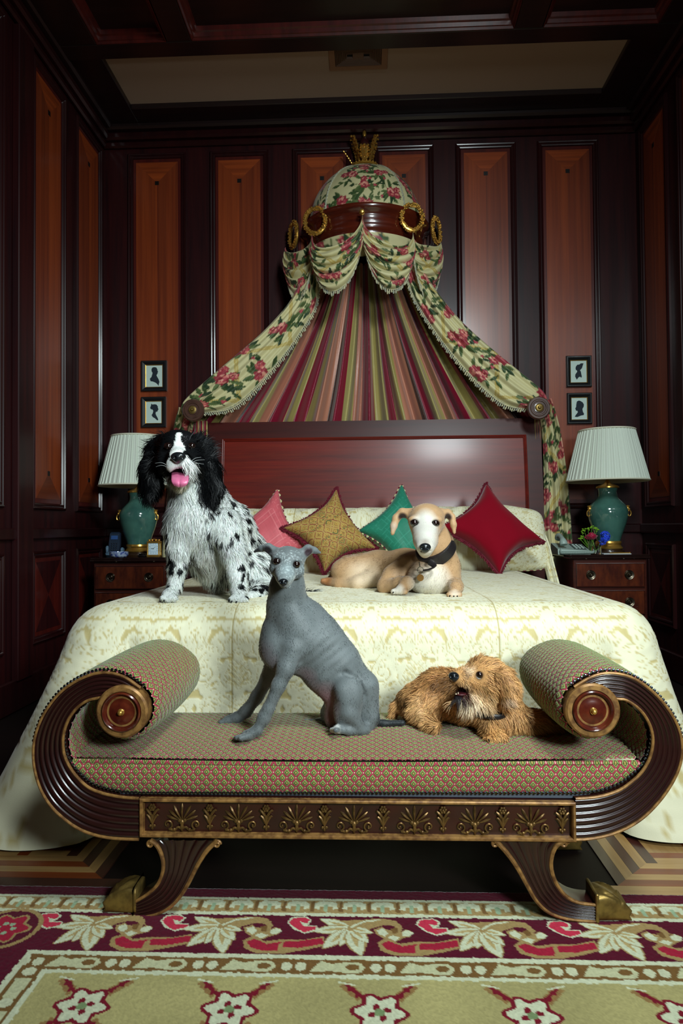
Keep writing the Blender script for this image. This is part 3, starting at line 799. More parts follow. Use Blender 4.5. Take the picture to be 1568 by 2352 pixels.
# ---- apron with bronze mounts
a0, a1 = P(322, 1838, DF), P(1321, 1925, DF)
x0, x1, z1, z0 = a0[0], a1[0], (a0[2] + P(1321, 1834, DF)[2]) / 2, (P(322, 1926, DF)[2] + a1[2]) / 2
MB().box((x0, DF + .006, z0), (x1, DF + .05, z1)).build('apron_panel', M('apron field', S((40, 14, 12)), .35, coat=.4, var=(8, .7, S((64, 20, 12)))), bench, smooth=False)
frame_moulding(np.array([x0, DF + .007, z0]), ex, np.array([0, 0, 1.]), -ey, x1 - x0, z1 - z0, [(0, 0), (0, .014), (.002, .016), (.0055, .016), (.0075, .012), (.0085, 0)]).build('apron_moulding', m_gilt, bench, smooth=False)
MB().box((x0 - .05, DF + .012, z1 + .0005), (x1 + .05, DF + .03, z1 + .010), .002).build('braid', m_steel, bench)
# body behind the apron
MB().box((x0 - .14, DF + .03, z0 + .02), (x1 + .14, DBK - .01, z1 + .02), .006).build('seat_frame', m_bwood, bench, smooth=False)
def anthemion():
    b = MB(); y = 0
    for k in range(-3, 4):
        a = k * .40; L_ = .037 - .0022 * abs(k) ** 1.3
        d = np.array([math.sin(a), 0, math.cos(a)])
        p0 = np.array([k * .0012, 0, .021]); 
        t = np.linspace(0, 1, 7)
        pts = p0 + d * (t * L_)[:, None] + np.array([0, -.003, 0]) * np.sin(PI * t)[:, None] + np.array([math.copysign(.004, k) * (k != 0), 0, 0]) * (t ** 2)[:, None]
        b.tube(pts, .0026 * np.array([.5, .55, .7, .9, 1.15, 1.2, .5]), 6)
    b.ball((0, -.003, .018), (.0055, .004, .006), 8, 6); b.ball((-.006, -.003, .022), (.004, .003, .004), 7, 5); b.ball((.006, -.003, .022), (.004, .003, .004), 7, 5)
    b.tube([(0, -.003, .016), (0, -.004, .008), (0, -.002, -.002)], [.0035, .004, .002], 7)
    for s_ in (-1, 1):
        t = np.linspace(0, 1, 26)
        th = t * 2.1 * PI
        cx, cz, r = s_ * .031, .0135, .0105 * (1 - t * .72)
        sp = np.stack([cx + s_ * -1 * -r * np.sin(th + PI * 1.05) * 1, 0 * t - .003, cz + r * np.cos(th + PI * 1.05)], 1)
        lead = np.array([[0, -.003, .004], [s_ * .009, -.004, .008], [s_ * .016, -.003, .001], [s_ * .024, -.003, .0025]])
        b.tube(crom(np.vstack([lead, sp[0:]]), 44), np.linspace(.0026, .0017, 44), 6)
        b.ball((s_ * .0165, -.004, .003), (.004, .0035, .0035), 7, 5)
        b.ball((cx, -.004, cz), (.0026, .003, .0026), 6, 5)
    return b.mesh('anthemion', m_orn)
def floret():
    b = MB()
    b.tube([(0, -.002, .006), (0, -.004, .02), (0, -.004, .032)], [.0022, .0032, .005], 7)
    for s_ in (-1, 1):
        b.tube(crom([(0, -.003, .012), (s_ * .004, -.004, .022), (s_ * .010, -.004, .030), (s_ * .013, -.003, .029)], 9), [.002, .0024, .0028, .003, .003, .003, .0028, .0024, .0016], 6)
        b.tube(crom([(0, -.003, .024), (s_ * .006, -.005, .036), (s_ * .012, -.004, .042), (s_ * .0145, -.003, .040)], 9), [.002, .0024, .003, .0032, .0032, .003, .0028, .0024, .0016], 6)
        b.ball((s_ * .0042, -.003, .0075), (.0032, .003, .0032), 6, 5)
    for k in range(6):
        a = k * PI / 3; b.ball((.0052 * math.cos(a), -.005, .046 + .0052 * math.sin(a)), (.0034, .003, .0034), 6, 5)
    b.ball((0, -.007, .046), (.003, .003, .003), 6, 5); b.ball((0, -.003, .0035), (.003, .003, .004), 6, 5)
    return b.mesh('floret', m_orn)
am, fm = anthemion(), floret()
for px in (417, 547, 681, 813, 952, 1091, 1220):
    p = P(px, 1920, DF); o = link('anthemion_mount', am); o.parent = bench
    o.location = Vector((p[0], DF + .006, z0 + .011)) - bench.location
for px in (349, 481, 611, 745, 880, 1018, 1155, 1292):
    p = P(px, 1920, DF); o = link('floret_mount', fm); o.parent = bench
    o.location = Vector((p[0], DF + .006, z0 + .013)) - bench.location; o.scale = (1.02, 1, 1.05)
# ---- legs
l1 = lambda pts: [(300 + a / 2.904, 1780 + b_ / 2.904) for a, b_ in pts]
l2 = lambda pts: [(800 + a / 2.042, 1780 + b_ / 2.042) for a, b_ in pts]
LEG = {-1: (l1([(130, 437), (172, 465), (205, 530), (218, 600), (210, 660), (180, 730), (120, 790), (30, 848)]), l1([(575, 437), (512, 500), (460, 575), (420, 650), (380, 730), (322, 820), (250, 890), (150, 935), (15, 955)])),
       1: (l2([(688, 305), (740, 362), (790, 432), (835, 512), (882, 592), (945, 648), (1040, 678), (1172, 688)]), l2([(1012, 305), (970, 338), (950, 400), (955, 460), (980, 520), (1022, 570), (1082, 600), (1172, 612)]))}
YR = DBK - .06 - DF
for sg in (-1, 1):
    for back in (0, 1):
        y_ = DF + .004 + back * YR
        sh = np.array([0, back * YR, 0])
        dz = np.array([0, 0, -RZ * back])
        A = crom(topl(LEG[sg][0]), 60) + sh; B = crom(topl(LEG[sg][1]), 60) + sh
        if back: A[:, 2] -= RZ * np.linspace(0, 1, 60); B[:, 2] -= RZ * np.linspace(0, 1, 60)
        lg = grid('leg', reeded(A, B, 60, 6, .055, .0045, y_), m_bwood, bench, flip=True)
        e = np.array([0, -.003, 0])
        eg = MB().tube(A + np.array([0, y_ - DF - sh[1], 0]) + e, np.linspace(.0058, .0030, 60), 8).tube(B + np.array([0, y_ - DF - sh[1], 0]) + e, np.linspace(.0058, .0030, 60), 8)
        for E in (A, B):
            c0 = E[0] + np.array([0, -.002, -.008]); c0[1] = y_ - .003
            t = np.linspace(0, 1, 30)
            eg.tube(np.stack([c0[0] + .0085 * (1 - t * .8) * np.cos(t * 3 * PI), c0[1] + 0 * t, c0[2] + .0085 * (1 - t * .8) * np.sin(t * 3 * PI)], 1), .0028, 6)
        eg.build('gilt_edge', m_gilt, lg)
        # brass paw cap
        tip = (A[-1] + B[-1]) / 2
        x_in = tip[0]; base = RZ if not back else 0.0
        L_ = .073; n = 26; k = 40
        G = []
        hh = [.056, .0575, .058, .057, .055, .052, .046, .038, .028, .016]
        for i in range(n):
            t = i / (n - 1)
            h = np.interp(t, np.linspace(0, 1, 10), hh); wd = .034 * (1 - .22 * t ** 2)
            ring = []
            for j in range(k):
                a = 2 * PI * j / k
                ca, sa = math.cos(a), math.sin(a)
                sup = lambda q_, e_: math.copysign(abs(q_) ** e_, q_)
                yy_ = wd * sup(ca, .42); zz = h / 2 + h / 2 * sup(sa, .5)
                if sa > .1 and t > .12: zz += .0035 * math.sin(ca * 9 + t * 8) * min(1, (t - .12) * 5) * sa
                if sa > .1 and t > .75: zz += .004 * abs(math.sin(ca * 6.5))
                ring.append((x_in + sg * (L_ * t - .004) + sg * .004 * math.sin(ca * 7) * t, y_ + .027 + yy_, base + zz))
            G.append(ring)
        G = np.array(G)
        Gc = np.concatenate([np.repeat(G[:1].mean(1, keepdims=True), k, 1), G, np.repeat(G[-1:].mean(1, keepdims=True), k, 1)], 0)
        fo = grid('brass_foot', Gc, m_brass, lg, cv=True, flip=(sg > 0))
        MB().box((x_in - sg * .006, y_ + .027 - .0355, base), (x_in + sg * .001, y_ + .027 + .0355, base + .060), .002).build('foot_collar', m_brass, lg, smooth=False)
# ================================================================== BED
BZ = .615; BX0, BX1 = -.935, .845; BF = 2.03; BB = 4.02
def damask(u, v):
    """woven cream damask: returns colour and height; u across, v along the cloth in metres"""
    PX, PY = .262, .36
    pu = ((u / PX) % 1); row = np.floor(v / PY); pv = (v / PY) % 1
    x = np.abs(pu - .5) * PX; y = pv * PY            # mirrored about the middle of each repeat
    g = Paint(x, y, S((198, 182, 126)))              # ground
    CR, C2 = S((228, 224, 192)), S((222, 214, 176))
    g.h[:] = 0
    # tall ogee leaves
    def blob(px, py, rx, ry, a, c=CR, lob=5, amp=.14, ph=0., h=1.): g.ell(px, py, rx * 1.14, ry * 1.14, a, S((202, 186, 136)), .35, lob, amp, ph); g.ell(px, py, rx * 1.10, ry * 1.10, a, c, h, lob, amp, ph); g.ell(px, py, rx * .62, ry * .62, a, S((210, 200, 158)), h * .6, lob, amp, ph); g.ell(px, py, rx * .57, ry * .57, a, c, h, lob, amp, ph)
    blob(.0, .07, .052, .065, 0, CR, 7, .14); blob(.055, .045, .034, .026, .6, CR, 5, .2); blob(.092, .085, .034, .046, -.4, CR, 6, .2)
    blob(.062, .125, .044, .026, .5, CR, 5, .22); blob(.0, .19, .040, .055, 0, CR, 9, .16); blob(.045, .205, .034, .022, .9, CR, 4, .25)
    blob(.10, .20, .036, .052, .3, CR, 6, .18); blob(.065, .270, .050, .034, -.5, CR, 6, .2); blob(.0, .30, .036, .044, 0, CR, 7, .18)
    blob(.112, .30, .024, .046, .1, CR, 5, .2); blob(.03, .345, .034, .018, .3, CR, 4, .2); blob(.125, .01, .024, .03, 0, CR, 5, .2); blob(.125, .355, .024, .02, 0, CR, 5, .2)
    # scrolls and veins
    def spiral(cx, cy, r, a0, turns, sgn):
        t = np.linspace(0, 1, 30); rr = r * (1 - .8 * t); a = a0 + sgn * t * turns * 2 * PI
        g.line(np.stack([cx + rr * np.cos(a), cy + rr * np.sin(a)], 1), .0013, S((196, 180, 126)), .15)
    for (cx, cy, r, a0, tn, sg) in ((.055, .046, .024, 2, 1.3, 1), (.092, .086, .03, -1, 1.4, -1), (.062, .125, .026, 3, 1.2, 1), (.10, .20, .034, 1, 1.5, -1), (.066, .268, .032, 0, 1.4, 1), (.022, .19, .02, 1.5, 1.1, -1), (.022, .07, .03, 1.2, 1., 1), (.112, .30, .022, 2, 1.2, -1), (.02, .30, .022, 1, 1.1, 1)):
        spiral(cx, cy, r, a0, tn, sg)
    rgl = random.Random(8)
    for (cx, cy, a0, n_) in ((.03, .10, 1.2, 5), (.10, .13, 2.4, 5), (.06, .235, .6, 5), (.02, .26, 2.0, 4), (.09, .33, 1.8, 5), (.05, .02, .9, 4), (.118, .235, 1.6, 4), (.085, .045, -.6, 4), (.035, .155, .2, 4)):
        for k in range(n_):
            a = a0 + (k - n_ / 2) * .5
            g.leaf(cx, cy, a, .040, .0105, S((226, 222, 190)), None, .9, .5); 
            g.line(np.stack([cx + np.cos(a + .25 * np.linspace(0, 1, 6)) * .038 * np.linspace(0, 1, 6), cy + np.sin(a + .25 * np.linspace(0, 1, 6)) * .038 * np.linspace(0, 1, 6)], 1), .0009, S((200, 186, 136)), .3)
    for k in range(5):
        g.line([(0, .02 + k * .02), (.03 + .004 * k, .045 + k * .022)], .0012, S((206, 192, 144)), .3)
        g.line([(0, .16 + k * .016), (.028, .185 + k * .017)], .0012, S((206, 192, 144)), .3)
    # woven lattice cartouche
    k = (((x / .034) ** 2 + ((y - .19) / .04) ** 2) < .8)
    lat = (np.sin(u * 900) * np.sin(v * 900)).ravel() > .25
    k2 = k.ravel() & lat; g.c[k2] = S((206, 194, 146))
    tw = np.sin((u * .7 + v) * 1700).ravel()
    g.c *= (1 + .022 * tw)[:, None]
    seam = (np.abs(((u + .02) % .786) - .393) < .0016).ravel()
    g.c[seam] = S((168, 150, 92)); g.h[seam] = -.6
    n = vnoise(u.ravel() * 60, v.ravel() * 60, 12)
    g.c *= (.95 + .1 * n)[:, None]
    return g.c, g.h + .5 * n
m_damask = M('cream damask', rough=.62, spec=.35, sheen=.2, attr=True, bump=(420, .12))
# perimeter path: back left -> front left corner -> front -> right -> back right
def bed_perim(off, rc):
    x0, x1, yf, yb = BX0 - off, BX1 + off, BF - off, BB - .12
    pts = []; r = rc + off
    pts += [(x0, y, 'L') for y in np.linspace(yb, yf + r, 120, endpoint=False)]
    pts += [(x0 + r - r * math.cos(a), yf + r - r * math.sin(a), 'c') for a in np.linspace(0, PI / 2, 40, endpoint=False)]
    pts += [(x, yf, 'F') for x in np.linspace(x0 + r, x1 - r, 500, endpoint=False)]
    pts += [(x1 - r + r * math.sin(a), yf + r - r * math.cos(a), 'd') for a in np.linspace(0, PI / 2, 40, endpoint=False)]
    pts += [(x1, y, 'R') for y in np.linspace(yf + r, yb, 120)]
    return np.array([(a, b_) for a, b_, _ in pts])
def pillow(x, y):
    """height added by the pillows lying under the spread"""
    t = np.clip((y - 3.58) / .22, 0, 1); s_ = t * t * (3 - 2 * t)
    e = np.clip((.97 - np.abs(x + .0)) / .16, 0, 1); e = np.sqrt(np.clip(1 - (1 - e) ** 2, 0, 1))
    b2 = np.clip((4.03 - y) / .12, 0, 1)
    return .335 * np.sqrt(np.clip(1 - (1 - s_) ** 2, 0, 1)) * e * (.6 + .4 * np.sqrt(b2))
RC = .15
# rounded lip + skirt, from the top edge outwards and down
NS = 78
lip = []
for t in np.linspace(0, PI / 2, 26): lip.append((-.12 + .14 * math.sin(t), BZ - .11 + .11 * math.cos(t)))
drop = np.concatenate([np.linspace(0, .56, 66, endpoint=False), np.linspace(.56, 1, 12)])
prof = lip + [(.02 + .035 * d, BZ - .11 - d * (BZ - .11 - .012)) for d in drop[1:]]
prof = np.array(prof)
base = bed_perim(0, RC)
Nv = np.gradient(base, axis=0); Nv /= np.linalg.norm(Nv, axis=1, keepdims=True)
Nv = np.stack([-Nv[:, 1], Nv[:, 0]], 1)
Nv = -Nv if np.dot(Nv[0], (-1, 0)) < 0 else Nv
arcp = np.concatenate([[0], np.cumsum(np.linalg.norm(np.diff(base, axis=0), axis=1))])
np_, nq = len(base), len(prof)
iF0, iF1 = 120, 120 + 40 + 500 + 40
G = np.zeros((np_, nq, 3))
arcq = np.concatenate([[0], np.cumsum(np.linalg.norm(np.diff(prof, axis=0), axis=1))])
dn_ = np.clip((BZ - .06 - prof[:, 1]) / (BZ - .07), 0, 1)          # 0 at the lip, 1 at the hem
for i in range(np_):
    off = prof[:, 0].copy()
    # drape flares out at the two foot corners as a folded flap
    dl, dr = arcp[i] - arcp[145], arcp[i] - arcp[120 + 40 + 500 + 20]
    for dd, amp in ((dl, .26), (dr, .17)):
        off += amp * dn_ ** 1.15 * math.exp(-(dd / .15) ** 2)
        off += -.045 * np.clip(dn_ * 2.2, 0, 1) * math.exp(-((abs(dd) - .155) / .03) ** 2) * (1 if (dd > 0) == (dd is dl) or True else 0)
    off += .010 * dn_ * math.sin(arcp[i] * 15 + 1.0) + .006 * dn_ * math.sin(arcp[i] * 31)
    if iF0 + 60 < i < iF1 - 60: off -= .022 * dn_
    G[i, :, 0] = base[i, 0] + Nv[i, 0] * off; G[i, :, 1] = base[i, 1] + Nv[i, 1] * off; G[i, :, 2] = prof[:, 1]
    ylift = pillow(np.clip(G[i, :, 0], BX0, BX1), G[i, :, 1]) * np.clip(1 - dn_ * 1.5, 0, 1) * 0
    G[i, :, 2] += ylift
# side drops rise over the pillows at the head
side = np.minimum(np.arange(np_), np_ - 1 - np.arange(np_))
# top sheet
xt = np.linspace(BX0 + .1205, BX1 - .1205, 420); yt = np.linspace(BF + .1205, BB, 250)
XT, YT = np.meshgrid(xt, yt, indexing='ij')
# pull the corners of the top grid on to the rounded perimeter
def round_corner(X, Y, r):
    x0, x1, y0 = xt[0], xt[-1], yt[0]
    cx = np.where(X < (x0 + x1) / 2, x0 + r, x1 - r); cy = y0 + r
    ux = np.abs(X - cx) * ((X - cx) * np.where(X < (x0 + x1) / 2, -1, 1) > 0); uy = np.clip(cy - Y, 0, None)
    m_ = np.maximum(ux, uy); L_ = np.hypot(ux, uy)
    k = np.where((ux > 0) & (uy > 0), m_ / np.maximum(L_, 1e-9), 1)
    X2 = np.where(k < 1, cx + (X - cx) * k, X); Y2 = np.where(k < 1, cy + (Y - cy) * k, Y)
    return X2, Y2
XT, YT = round_corner(XT, YT, .03)
ZT = BZ + pillow(XT, YT) + .004 * np.sin(XT * 5) * np.sin(YT * 4) 
edgef = np.minimum.reduce([(XT - xt[0]) / .2, (xt[-1] - XT) / .2, (YT - yt[0]) / .2]); ed2 = np.clip(np.minimum(XT - xt[0], xt[-1] - XT) / .10, 0, 1); ZT = BZ + (ZT - BZ) * np.sqrt(np.clip(1 - (1 - ed2) ** 2, 0, 1)) * np.clip((YT - yt[0]) / .2, 0, 1) ** .5
wr = .006 * np.sin(XT * 46 + 5 * np.sin(YT * 14)) * np.clip((YT - 3.55) / .15, 0, 1) * np.clip((3.95 - YT) / .2, 0, 1)
ZT += wr
cT, hT = damask(XT, YT - BF)
GT = np.stack([XT, YT, ZT + .0016 * hT.reshape(XT.shape) * np.clip(edgef * 4, 0, 1)], -1)
# cloth coordinates on the skirt: on the front u = x, v = -(drop); on the sides u = y
isF = (np.arange(np_) >= iF0) & (np.arange(np_) < iF1)
us = np.where(isF[:, None], base[:, :1], base[:, 1:2] * 1.0 + .31) + 0 * arcq[None]
vs = np.where(isF[:, None], .12 - arcq[None] + 0 * us, arcq[None] + 0 * us)
cS, hS = damask(us, vs)
G[:, :, :2] += (Nv[:, None, :] * (.0016 * hS.reshape(np_, nq))[..., None])
me = mesh_np('bedspread', np.vstack([GT.reshape(-1, 3), G.reshape(-1, 3)]), np.vstack([grid_faces(420, 250)[:, ::-1], grid_faces(np_, nq, off=420 * 250)]), m_damask, np.vstack([cT, cS]))
spread = link('bedspread', me)
tag(spread, 'cream damask bedspread draped over the bed and its pillows', 'bedspread')
# loose fold of the spread falling from the pillows at the side
n_ = 60
Le = crom([P(1205, 1215, 3.74), P(1238, 1262, 3.68), P(1252, 1310, 3.62), P(1262, 1352, 3.56)], n_); Re = crom([P(1228, 1190, 3.76), P(1256, 1235, 3.70), P(1272, 1295, 3.64), P(1288, 1356, 3.57)], n_)
s_ = np.linspace(0, 1, 40)[None, :, None]; Gf = Le[:, None] * (1 - s_) + Re[:, None] * s_
tv = np.linspace(0, 1, n_)[:, None]; sv = np.linspace(0, 1, 40)[None]
Gf[:, :, 1] += -.03 * np.sin(PI * sv) + .010 * np.sin(2 * PI * 2.2 * sv + 1 + tv * 2)
cf, hf = damask(sv * .2 + 0 * tv, tv * .45 + 0 * sv)
grid('side_fold', Gf, m_damask, spread, cols=cf, thick=.003)
# ---- the bed under the spread: base, mattress, headboard
bed = thing('double_bed', 'wooden bed with a tall polished mahogany headboard', 'bed', ((BX0 + BX1) / 2, 3.0, 0))
m_hb = M('polished mahogany headboard', S((112, 22, 12)), .38, spec=.35, coat=.2, coatr=.18, grain=[(S((62, 14, 12)), (1.2, 14, 14), .8), (S((140, 48, 20)), (2, 60, 60), .25)])
m_hb2 = M('headboard frame mahogany', S((68, 18, 13)), .42, spec=.3, coat=.1, coatr=.3, grain=(S((44, 12, 11)), (1.4, 24, 24), .7))
m_sheet = M('plain linen', S((214, 206, 176)), .8)
MB().box((BX0 + .07, BF + .09, .10), (BX1 - .07, BB - .03, .34), .02).build('bed_base', m_hb2, bed)
MB().box((BX0 + .08, BF + .10, .345), (BX1 - .08, BB - .03, BZ - .02), .05).build('mattress', m_sheet, bed)
for (lx, ly) in ((BX0 + .15, BF + .18), (BX1 - .15, BF + .18), (BX0 + .15, BB - .12), (BX1 - .15, BB - .12)):
    MB().lathe([(.025, 0), (.03, .05), (.035, .10)], (lx, ly, 0), n=16).build('leg', m_hb2, bed)
HY = 4.10
hl, hr = P(478, 972, HY)[0], P(1240, 958, HY)[0]; ht = (P(478, 972, HY)[2] + P(1240, 958, HY)[2]) / 2
# slightly rolled-back board: profile in (y, z)
def hb_y(z): 
    t = (z - .4) / (ht - .4); return HY - .035 + .06 * t ** 2.2 - .02 * np.sin(PI * np.clip(t, 0, 1))
def hb_board(xa, xb_, za, zb_, t0, t1, n=18):
    zz = np.linspace(za, zb_, n); f = np.stack([hb_y(zz) - t0, zz], 1); k = np.stack([hb_y(zz) + t1, zz], 1)
    b = MB(); prof_ = np.vstack([f, k[::-1]])
    b.prism([(xa, y, z) for y, z in prof_], (xb_ - xa, 0, 0)); return b
sw = .085
hb_board(hl + sw, hr - sw, .35, ht - .10, .0, .02).build('headboard_panel', m_hb, bed, angle=30)
hb_board(hl, hl + sw, .2, ht, .016, .03).build('headboard_stile', m_hb2, bed, angle=30)
hb_board(hr - sw, hr, .2, ht, .016, .03).build('headboard_stile', m_hb2, bed, angle=30)
hb_board(hl + sw, hr - sw, ht - .10, ht, .016, .03).build('headboard_rail', m_hb2, bed, angle=30)
hm = MB()
for r_, o_ in ((.006, .004), (.004, .013)):
    zz = np.linspace(.5, ht - .10 - o_, 16)
    for x in (hl + sw + o_, hr - sw - o_): hm.tube(np.stack([0 * zz + x, hb_y(zz) - .012 + o_ * .5, zz], 1), r_, 8)
    z = ht - .10 - o_; hm.tube([(hl + sw, hb_y(z) - .012 + o_ * .5, z), (hr - sw, hb_y(z) - .012 + o_ * .5, z)], r_, 8)
hm.build('headboard_bead', m_hb, bed)
# ================================================================== BED CANOPY
def floral(u, v, seed, spots=None, dens=.15, base=(206, 197, 148), scale=1.0, trellis=True):
    """printed chintz: peonies, leaves, faint ribbon trellis; u, v in metres"""
    rg = random.Random(seed)
    g = Paint(u, v, S(base))
    n = vnoise(g.u * 30, g.v * 30, seed); g.c *= (.93 + .12 * n)[:, None]
    if trellis:
        for k in range(-20, 21):
            for sg in (-1, 1):
                w = np.abs(((g.u * sg + g.v) - k * .46) % .46 - .23)
                i = (w < .016) & (w > .004); g.c[i] = np.array(S((190, 166, 92))) * .96
                i = (w < .004); g.c[i] = S((200, 184, 120))
    u0, u1, v0, v1 = g.u.min(), g.u.max(), g.v.min(), g.v.max()
    if spots is None:
        spots = []; tries = 0
        while tries < 400:
            tries += 1
            p = (rg.uniform(u0, u1), rg.uniform(v0, v1))
            if all((p[0] - q_[0]) ** 2 + (p[1] - q_[1]) ** 2 > dens ** 2 for q_ in spots): spots.append(p)
    GR = [S((62, 84, 46)), S((78, 98, 54)), S((44, 66, 40)), S((96, 112, 66))]
    for (cx, cy) in spots:
        s_ = scale * rg.uniform(.85, 1.15)
        for k in range(rg.randint(3, 4)):
            a = rg.uniform(0, 2 * PI); L_ = rg.uniform(.07, .12) * s_
            mx_, my_ = cx + math.cos(a) * L_, cy + math.sin(a) * L_
            pts = crom([(cx, cy), (cx + math.cos(a + .4) * L_ * .5, cy + math.sin(a + .4) * L_ * .5), (mx_, my_)], 10)
            g.line(pts, .0022, S((84, 96, 52)))
            for j in range(3):
                q_ = pts[5 + j * 2]; aa = a + rg.choice((-1, 1)) * rg.uniform(.3, 1.1)
                c_ = rg.choice(GR); g.leaf(q_[0], q_[1], aa, rg.uniform(.04, .065) * s_, rg.uniform(.008, .012) * s_, c_, tuple(x * .72 for x in c_), curl=rg.uniform(-.7, .7))
            if rg.random() < .4: g.ell(mx_, my_, .012 * s_, .010 * s_, a, S((176, 70, 80)), lobes=3, amp=.2)
        for k in range(8):
            a = rg.uniform(0, 2 * PI); c_ = rg.choice(GR)
            g.leaf(cx + math.cos(a) * .02 * s_, cy + math.sin(a) * .02 * s_, a + rg.uniform(-.4, .4), rg.uniform(.05, .075) * s_, rg.uniform(.009, .013) * s_, c_, tuple(x * .72 for x in c_), curl=rg.uniform(-.6, .6))
        fl_ = [(cx, cy, 1.)] + [(cx + math.cos(a) * .05 * s_, cy + math.sin(a) * .05 * s_, .72) for a in [rg.uniform(0, 6.28) for _ in range(rg.randint(1, 2))]]
        for (fx, fy, fs) in fl_[::-1]:
            R = .036 * s_ * fs
            g.ell(fx, fy, R, R * .9, rg.random() * 3, S((150, 52, 62)), lobes=7, amp=.13, ph=rg.random() * 6)
            for k in range(13):
                a = rg.uniform(0, 2 * PI); rr = R * rg.uniform(.1, .78)
                c_ = rg.choice([S((204, 112, 102)), S((216, 138, 120)), S((184, 80, 84)), S((224, 158, 136)), S((168, 58, 70))])
                g.ell(fx + math.cos(a) * rr, fy + math.sin(a) * rr, R * .30, R * .17, a + PI / 2 + rg.uniform(-.5, .5), c_)
            g.ell(fx, fy - R * .15, R * .28, R * .2, 0, S((140, 34, 50)), lobes=5, amp=.2)
    return g.c
m_chintz = M('peony chintz', rough=.48, spec=.4, sheen=.15, attr=True, bump=(300, .05))
m_chintz_lin = M('burgundy silk lining', S((110, 12, 34)), .4, sheen=.3)
m_rope = M('twisted cord', S((190, 186, 160)), .7, var=(120, .8, S((120, 128, 110))))
m_fr1 = M('fringe cream', S((206, 198, 158)), .8, var=(70, .7, S((140, 144, 128))))
m_fr2 = M('fringe grey', S((150, 156, 146)), .8, var=(70, .6, S((200, 190, 140))))
m_corn = M('polished corona mahogany', S((92, 32, 16)), .22, coat=.7, coatr=.1, grain=(S((48, 14, 10)), (4, 4, 40), .7))
XC = P(838, 480, YB - .1)[0]
canopy = thing('bed_canopy', 'domed half-round bed canopy with gilt crown, wreaths and peony chintz swags', 'canopy', (XC, YB, 2.5))
YCN = YB - .02
# ---- wooden cornice, half round
prof = [(.355, 2.515), (.372, 2.515), (.378, 2.53), (.372, 2.545), (.384, 2.552), (.392, 2.58), (.386, 2.60), (.392, 2.606), (.395, 2.63), (.402, 2.645), (.418, 2.655), (.430, 2.672), (.430, 2.685), (.418, 2.69), (.34, 2.69)]
SX, SY = .93, .95
th = np.linspace(PI, 2 * PI, 90)
def ring(prof, sx=SX, sy=SY, yc=YCN, t=th):
    return np.array([[(XC + r * sx * math.cos(a), yc + r * sy * math.sin(a), z) for (r, z) in prof] for a in t])
grid('cornice', ring(prof), m_corn, canopy, flip=False)
# ---- dome: four gores of chintz with rope seams
YD, RD, HD, ZD = YB - .06, .350, .385, 2.685
def dome_pt(a, f): return np.array([XC + RD * math.cos(a) * math.cos(f), YD + RD * .86 * math.sin(a) * math.cos(f), ZD + HD * math.sin(f)])
ga = [PI * .93, PI * 1.27, PI * 1.73, PI * 2.07]
for k in range(3):
    A = np.linspace(ga[k], ga[k + 1], 110); Fv = np.linspace(0, PI / 2 * .93, 100)
    G = np.array([[dome_pt(a, f) for f in Fv] for a in A])
    mid_ = (ga[k] + ga[k + 1]) / 2
    u = (A - mid_)[:, None] * RD * np.cos(Fv)[None] * .95; v = np.repeat((Fv * RD)[None], 110, 0)
    sp = [(0., .14), (-.07, .23), (.08, .24), (-.13, .05), (.15, .10), (.0, .33), (.02, .02)] if k == 1 else [(-.05, .1), (.07, .2), (.0, .3), (.1, .05), (-.1, .2)]
    cc = floral(u, v, 20 + k, sp, trellis=False, scale=.9)
    grid('dome_gore', G, m_chintz, canopy, cols=cc, flip=False)
for a in ga:
    pts = np.array([dome_pt(a, f) for f in np.linspace(0, PI / 2 * .93, 60)])
    b = MB()
    t = np.arange(60)
    b.tube(pts + np.stack([.003 * np.cos(t * 1.3), .003 * np.sin(t * 1.3), 0 * t], 1), .0048, 6); b.tube(pts - np.stack([.003 * np.cos(t * 1.3), .003 * np.sin(t * 1.3), 0 * t], 1), .0048, 6)
    b.build('rope_seam', m_rope, canopy)
# ---- gilt crown
zc0 = ZD + HD * .985
crown = MB().lathe([(.0, 0), (.085, 0), (.092, .006), (.084, .014), (.07, .02), (.05, .026), (.03, .03), (0, .03)], (XC, YD, zc0), n=40).build('crown_base', m_gold, canopy)
b = MB()
for k in range(22):
    a = 2 * PI * k / 22; b.ball((XC + .078 * math.cos(a), YD + .078 * math.sin(a), zc0 + .018), .0075, 8, 6)
b.build('crown_beads', m_gold, crown)
MB().lathe([(.016, .028), (.02, .04), (.012, .06), (.010, .085), (.016, .10), (.030, .125), (.034, .15), (.028, .175), (.014, .198), (.006, .205)], (XC, YD, zc0), n=24).build('crown_acorn', M('dark turned wood', S((52, 16, 18)), .3, coat=.5), crown)
MB().lathe([(.0, .203), (.009, .206), (.0125, .220), (.010, .236), (.004, .244), (0, .245)], (XC, YD, zc0), n=16).build('crown_finial', m_gold, crown)
